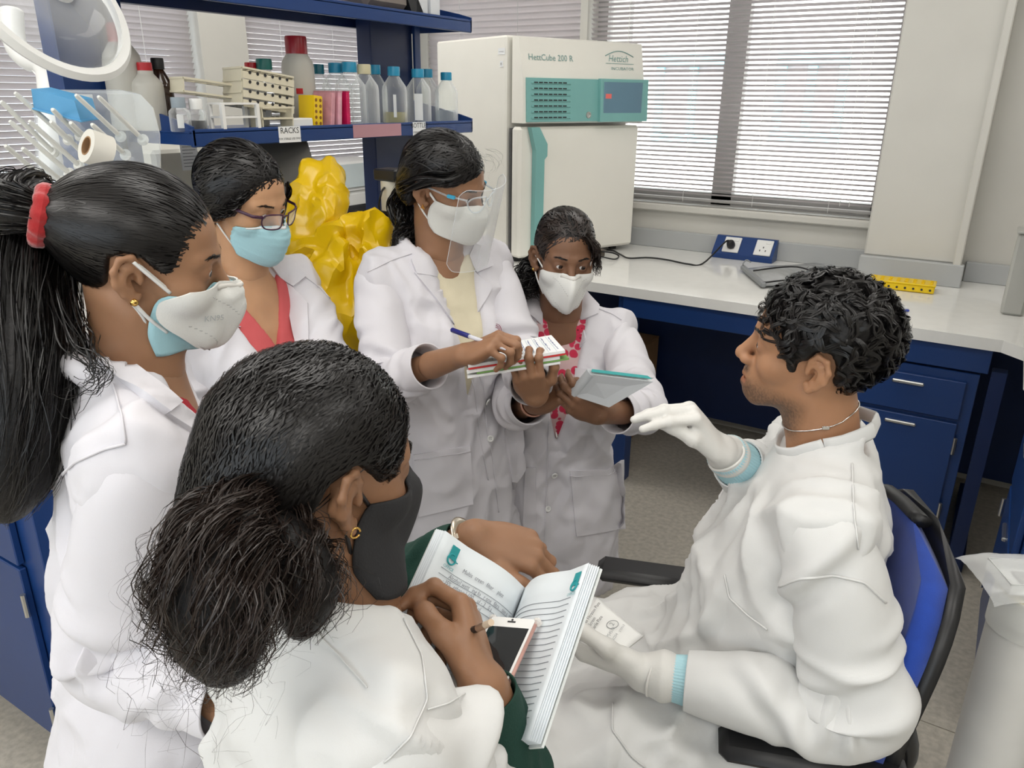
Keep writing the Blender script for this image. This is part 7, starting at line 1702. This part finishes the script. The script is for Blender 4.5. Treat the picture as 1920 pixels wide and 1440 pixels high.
    text('lettering', 'MAIPS4510', .0075, q(.16, .66), rt, -dwn, M_grey, o); text('lettering', 'R1KB0204', .0065, q(.12, .78), rt, -dwn, M_grey, o)
    text('lettering', '2', .011, q(.66, .55), rt, -dwn, M_grey, o); MB().tube([q(.69, .52)+(rt*math.cos(z)+dwn*math.sin(z))*.009 for z in np.linspace(0, 6.28, 20)], .0006, 5).build('print_ring', M_grey, o)
    text('lettering', 'STERILE', .005, q(.62, .72), rt, -dwn, M_grey, o)
    return p
man()

# ---------------------------------------------------------------- white cylinder with wrapped tray at the right edge
cy = V(.190, 1.525, 0)
wc = thing('white_cylinder', 'tall white plastic cylinder standing on the floor at the right edge', 'cylinder', cy)
MB().lathe([(.085, .0), (.092, .004), (.092, .03), (.068, .04), (.066, .05), (.066, .70)], cy, 40).build('tube', mat('matt_white_plastic', (.70, .69, .66), .45), wc, 40)
MB().lathe([(.066, .70), (.069, .702), (.069, .775), (.066, .78), (.055, .78), (.055, .72)], cy, 40, cap=False).build('collar', clear('frosted_clear', (.90, .90, .87), .45, .2), wc, 40)
MB().lathe([(.066, .775), (.060, .785), (.03, .788), (.0001, .788)], cy, 40, cap=False).build('lid', M_cream, wc, 40)
tp = thing('wrapped_tray', 'small clear tray in crinkled plastic wrap on top of the white cylinder', 'tray', cy+V(0, 0, .79))
e1, e2 = unit(V(.9, .45, 0)), unit(V(-.45, .9, 0)); c0 = cy+V(.0, -.0, .80)
mb = MB().box(c0, (.15, .085, .003), [e1, e2, ZU])
for s in (-1, 1): mb.box(c0+e2*s*.042+ZU*.01, (.15, .002, .022), [e1, e2, ZU]).box(c0+e1*s*.075+ZU*.01, (.002, .085, .022), [e1, e2, ZU])
mb.build('tray', clear('clear_tray', (.80, .81, .80), .55), tp); MB().box(c0+ZU*.004+e1*.01, (.10, .05, .004), [e1, e2, ZU]).build('insert', mat('dark_grey_insert', (.16, .16, .16), .4), tp)
G = np.array([[c0+e1*(u*.115)+e2*(v*.078)+ZU*(.022-.016*(u*u)**2-.012*v**4+.004*pn(np.array([[u*5, v*5, .3]]))[0]) for v in np.linspace(-1, 1, 16)] for u in np.linspace(-1, 1, 20)]); MB().grid(G).build('plastic_wrap', clear('crinkled_wrap', (.95, .96, .96), .80, .12), tp, 25)
sp = thing('steel_upright', 'grey steel upright with a clamp screw beside the white cylinder', 'stand', (.30, 1.465, 0))
MB().b2((.29, 1.425, .0), (.315, 1.455, .66), .002).build('upright', M_steel, sp); MB().b2((.285, 1.385, .0), (.37, 1.495, .012), .003).build('base_plate', M_steel, sp); MB().lathe([(.012, 0), (.012, .02)], (.3025, 1.425, .5), 10, [Xv, Zv, -Yv]).build('screw', M_steel, sp)

# ================================================================ THINGS ON AND BEHIND THE ISLAND BENCH
# yellow waste bag
def waste_bag():
    F = Field(at(520, 640, 1.98)-.18, at(640, 260, 1.95)+.22, .0055)
    F.chain([at(592, 335, 2.02), at(588, 420, 2.0), at(592, 520, 1.98), at(605, 620, 1.96)], [.045, .066, .080, .085], k=.03)
    F.chain([at(612, 300, 2.02), at(618, 340, 2.02), at(622, 380, 2.0)], [.006, .03, .04], k=.03)
    F.chain([at(690, 432, 1.94), at(655, 455, 1.94), at(620, 500, 1.94)], [.038, .052, .07], k=.03)
    F.chain([at(694, 440, 1.94), at(686, 500, 1.94), at(655, 570, 1.95), at(640, 640, 1.96)], [.036, .040, .055, .07], k=.03)
    F.ell(at(655, 445, 1.90), (.03, .02, .05), k=.03, mode='sub')
    v, q = F.surface(1); N_ = vnormals(v, q); w_ = v+.02*np.stack([fbm(v*6+i*7, 2) for i in range(3)], 1)*3
    d = .024*(ridge(pn(w_*np.array([11, 11, 4])), .34)-.35)+.013*(ridge(pn(w_*np.array([19, 19, 8])+9), .25)-.2)+.012*pn(v*6)
    v = v+N_*d[:, None]; root = thing('waste_bag', 'crumpled yellow plastic waste bag on the island bench between two women', 'bag', at(610, 640, 1.96))
    t = bpy.data.objects.new('bag', qmesh('bag', v, q)); COL.objects.link(t); md = t.modifiers.new('d', 'DECIMATE'); md.ratio = .13
    me = bpy.data.meshes.new_from_object(t.evaluated_get(bpy.context.evaluated_depsgraph_get())); bpy.data.objects.remove(t)
    me.polygons.foreach_set('use_smooth', [True]*len(me.polygons)); me.set_sharp_from_angle(angle=math.radians(32))
    obj('bag', me, mat('yellow_bag_film', (.80, .52, .004), .25, spec=.55, var=.06, vscale=8, trl=.12), root)
waste_bag()
M_inst = mat('instrument_cream', (.60, .58, .50), .45, var=.02)
# microscope
mc = thing('microscope', 'cream and black microscope head beside the yellow bag', 'microscope', at(745, 520, 2.08))
a = at(736, 372, 2.06)
MB().lathe([(.030, -.03), (.030, .045), (.024, .05)], a, 24).build('tube', M_inst, mc, 40); MB().box(a+V(0, 0, .062), (.075, .062, .030), None, .004).build('top_block', M_black, mc); MB().lathe([(.034, -.038), (.034, -.030)], a, 24).build('ring', M_black, mc, 40)
MB().box(a+V(-.005, -.01, -.05), (.07, .10, .016), None, .004).build('stage_arm', M_black, mc); MB().lathe([(.028, -.075), (.028, -.058)], a, 20).build('lens_turret', M_white, mc, 40)
MB().box(a+V(-.02, -.05, -.075), (.06, .11, .03), None, .01).box(a+V(-.02, -.095, -.15), (.05, .03, .15), None, .01).build('frame', M_inst, mc); MB().b2((a[0]-.05, a[1]-.01, .887), (a[0]+.03, a[1]+.07, a[2]-.075), .01).build('stand', M_black, mc); MB().b2((a[0]-.09, a[1]-.13, .887), (a[0]+.06, a[1]+.09, .93), .01).build('base', M_black, mc)
MB().tube(spline([a+V(.0, -.03, .03), a+V(.01, -.055, .02), a+V(.0, -.055, -.02), a+V(0, -.03, -.045)], 16), .003, 6).build('cord', M_black, mc, True)
# bench along the left wall with a white analyser
wbn = thing('side_worktop', 'white worktop along the left window wall', 'worktop', (-3.1, 3.2, .86)); MB().b2((XL+.035, 2.42, .86), (-2.93, YW2-.005, .90), .004).build('slab', M_top, wbn); MB().b2((-2.98, 2.44, .0), (-2.96, YW2-.01, .858)).build('front_panel', M_blue2, wbn)
an = thing('white_analyser', 'white laboratory analyser with a pale grey lid behind the yellow bag', 'instrument', (-3.15, 3.3, .9))
q = onx(668, 360, -2.98); y0, y1 = onx(618, 330, -2.98)[1], onx(728, 330, -2.98)[1]+.12; zt = onx(668, 306, -2.98)[2]
MB().b2((-3.38, y0, .903), (-2.98, y1, zt-.14), .02).build('body', M_white, an); MB().prism([(-2.98, y0, zt-.14), (-3.08, y0, zt), (-3.36, y0, zt), (-3.38, y0, zt-.14)], (0, y1-y0, 0)).build('lid', M_white, an); MB().prism([(-2.982, y0+.04, zt-.125), (-3.072, y0+.04, zt-.015), (-3.074, y1-.04, zt-.015), (-2.984, y1-.04, zt-.125)], (.004, 0, .003)).build('lid_window', mat('pale_grey_blue', (.46, .52, .53), .35), an); MB().b2((-2.982, y0+.05, 1.0), (-2.976, y1-.05, 1.06)).build('slot', M_ink, an)
# cream instrument and grey folder behind the woman with glasses
ci = thing('cream_instrument', 'cream instrument casing with a paper notice behind the woman with glasses', 'instrument', (-2.1, 1.35, .887))
MB().b2((-2.35, 1.36, .887), (-2.02, 1.66, 1.47), .01).build('casing', M_inst, ci); q = onx(355, 292, -2.019)
nt_ = MB().b2((-2.0195, q[1]-.028, q[2]-.04), (-2.018, q[1]+.028, q[2]+.035)).build('paper_notice', M_paper, ci)
for k in range(7): MB().b2((-2.018, q[1]-.022, q[2]+.024-k*.009), (-2.0175, q[1]+.012+.01*(k % 2), q[2]+.026-k*.009)).build('print', M_grey, nt_)
gf = thing('grey_monitor', 'dark grey flat panel leaning behind the woman with glasses', 'panel', at(530, 420, 2.05)); P4 = [at(440, 262, 2.12), at(573, 262, 2.12), at(625, 440, 2.02), at(440, 450, 2.02)]; MB().prism(P4, CF*.02).build('panel', mat('warm_dark_grey', (.10, .095, .085), .5), gf); MB().b2((P4[3][0]-.1, P4[3][1]-.02, .887), (P4[3][0]+.16, P4[3][1]+.15, .91), .004).build('foot', M_black, gf)
text('lettering', 'analytik', .008, P4[0]*.42+P4[1]*.58-CU*.02-CF*.001, CR, CU, M_grey, gf)
# drying board with pegs
bd = thing('drying_board', 'clear acrylic drying board with white pegs at the left of the shelf', 'drying rack', at(190, 300, 1.62))
BD = 1.60; c_ = [at(62, 168, BD), at(225, 168, BD), at(262, 176, BD-.01), at(285, 200, BD-.02), at(298, 250, BD-.03), at(302, 420, BD-.03), at(70, 420, BD)]
MB().prism(c_, CF*.006).build('board', clear('acrylic', (.95, .97, .98), .93), bd)
M_peg = mat('white_peg', (.72, .72, .68), .35)
for tx, ty, bx_, by in ((28, 174, 128, 262), (142, 178, 226, 256), (184, 181, 268, 262), (18, 227, 130, 325), (95, 228, 160, 292), (132, 230, 170, 268), (172, 233, 235, 290), (10, 273, 72, 326), (42, 278, 116, 340), (55, 227, 148, 310), (2, 190, 100, 285), (98, 205, 150, 255)):
    a, b = at(tx, ty, BD-.13), at(bx_, by, BD-.002)
    o = MB().tube([a, a+(b-a)*.04, b], [.003, .0048, .0052], 10).build('peg', M_peg, bd, 40); MB().lathe([(.011, -.003), (.012, .0), (.008, .006)], b, 12, [CR, CU, -CF]).build('peg_flange', M_peg, o)
bt_ = thing('blue_tray', 'light blue plastic tray hanging upside down on the drying pegs', 'tray', at(105, 205, 1.5))
u, v_, n = unit(CR*.95-CU*.25), unit(CU*.9-CF*.4), None; n = np.cross(u, v_); q = at(103, 196, 1.5)
G = [q-u*.047-v_*.018, q+u*.047-v_*.018, q+u*.043+v_*.018, q-u*.043+v_*.018]; MB().prism(G, n*-.06).build('tray', mat('sky_blue_tray', (.10, .34, .60), .4), bt_); MB().box(q-v_*.019-n*.03, (.10, .004, .066), [u, v_, n], .001).build('rim', MATS['sky_blue_tray'], bt_)
# lid of a large clear vessel hanging above
dl = thing('vessel_lid', 'large translucent round lid hanging at the top left corner', 'lid', at(95, 30, 1.35)); vr = unit(ray(92, 2)); mm = CR*.66+CU*.75; mm = unit(mm-vr*(mm@vr)); ax_ = unit(-vr*.62+mm*.78); e1 = unit(np.cross(ax_, CU)); e2 = np.cross(ax_, e1); q = at(88, 0, 1.35)
M_fr = clear('frosted_lid', (.86, .87, .86), .52, .15)
MB().lathe([(.146, -.010), (.154, .0), (.146, .010), (.132, .008), (.130, -.004), (.146, -.010)], q, 60, [e1, e2, ax_], cap=False).build('rim', mat('milky_rim', (.82, .82, .80), .35, trl=.3), dl, 50); MB().lathe([(.132, .002), (.122, .02), (.08, .034), (.0001, .038)], q, 60, [e1, e2, ax_], cap=False).build('dome', clear('clear_dome', (.95, .97, .98), .92), dl, True); MB().lathe([(.028, .036), (.026, .055), (.012, .06), (.0001, .06)], q, 30, [e1, e2, ax_], cap=False).build('knob', M_fr, dl, True)
# roll of tape
tr = thing('tape_roll', 'roll of white label tape on the pegs behind the ponytail', 'tape', at(178, 278, 1.45)); ax_ = unit(-CF*.75-CR*.55+CU*.1); e1 = unit(np.cross(ax_, CU)); e2 = np.cross(ax_, e1); q = at(182, 280, 1.46)
MB().lathe([(.018, -.02), (.032, -.02), (.032, .02), (.018, .02), (.018, -.02)], q, 36, [e1, e2, ax_], cap=False).build('paper', mat('label_paper', (.66, .64, .58), .7), tr, 40); MB().lathe([(.0155, -.0205), (.018, -.0205), (.018, .0205), (.0155, .0205), (.0155, -.0205)], q, 30, [e1, e2, ax_], cap=False).build('core', mat('cardboard', (.32, .185, .09), .8), tr, 40)
# waste pipe
wp = thing('waste_pipe', 'white plastic pipe with an elbow behind the drying board', 'pipe', at(70, 140, 2.5)); MB().tube(spline([at(22, 20, 2.5), at(28, 80, 2.5), at(50, 110, 2.5), at(82, 125, 2.5), at(92, 170, 2.5), at(96, 330, 2.45)], 40), .034, 16).build('pipe', M_white, wp, True)
for x, y in ((50, 110), (86, 135)): MB().lathe([(.038, -.015), (.038, .015)], at(x, y, 2.5), 20, [CR, unit(CU-CR*.6), np.cross(CR, unit(CU-CR*.6))]).build('coupling', M_white, wp, 40)
# glassware at the far left
for k, (x, y, r, h_) in enumerate(((14, 372, .035, .10), (46, 380, .028, .12))):
    q = at(x, y, 1.75); q[2] = .887; g = thing('beaker', ['wide glass beaker at the left edge behind the ponytail', 'narrow glass cylinder at the left edge behind the ponytail'][k], 'beaker', q, 'glassware at the left edge'); h2 = at(x, y-40, 1.75)[2]-.887
    MB().lathe([(.0001, .002), (r, .002), (r, h2), (r*1.08, h2+.006)], q, 24, cap=False).build('glass', M_glass, g, 40); MB().lathe([(.0001, .004), (r*.95, .004), (r*.95, h2*.5), (.0001, h2*.5)], q, 24, cap=False).build('water', M_liqc, g, 40)
# shoes and trousers of the standing women
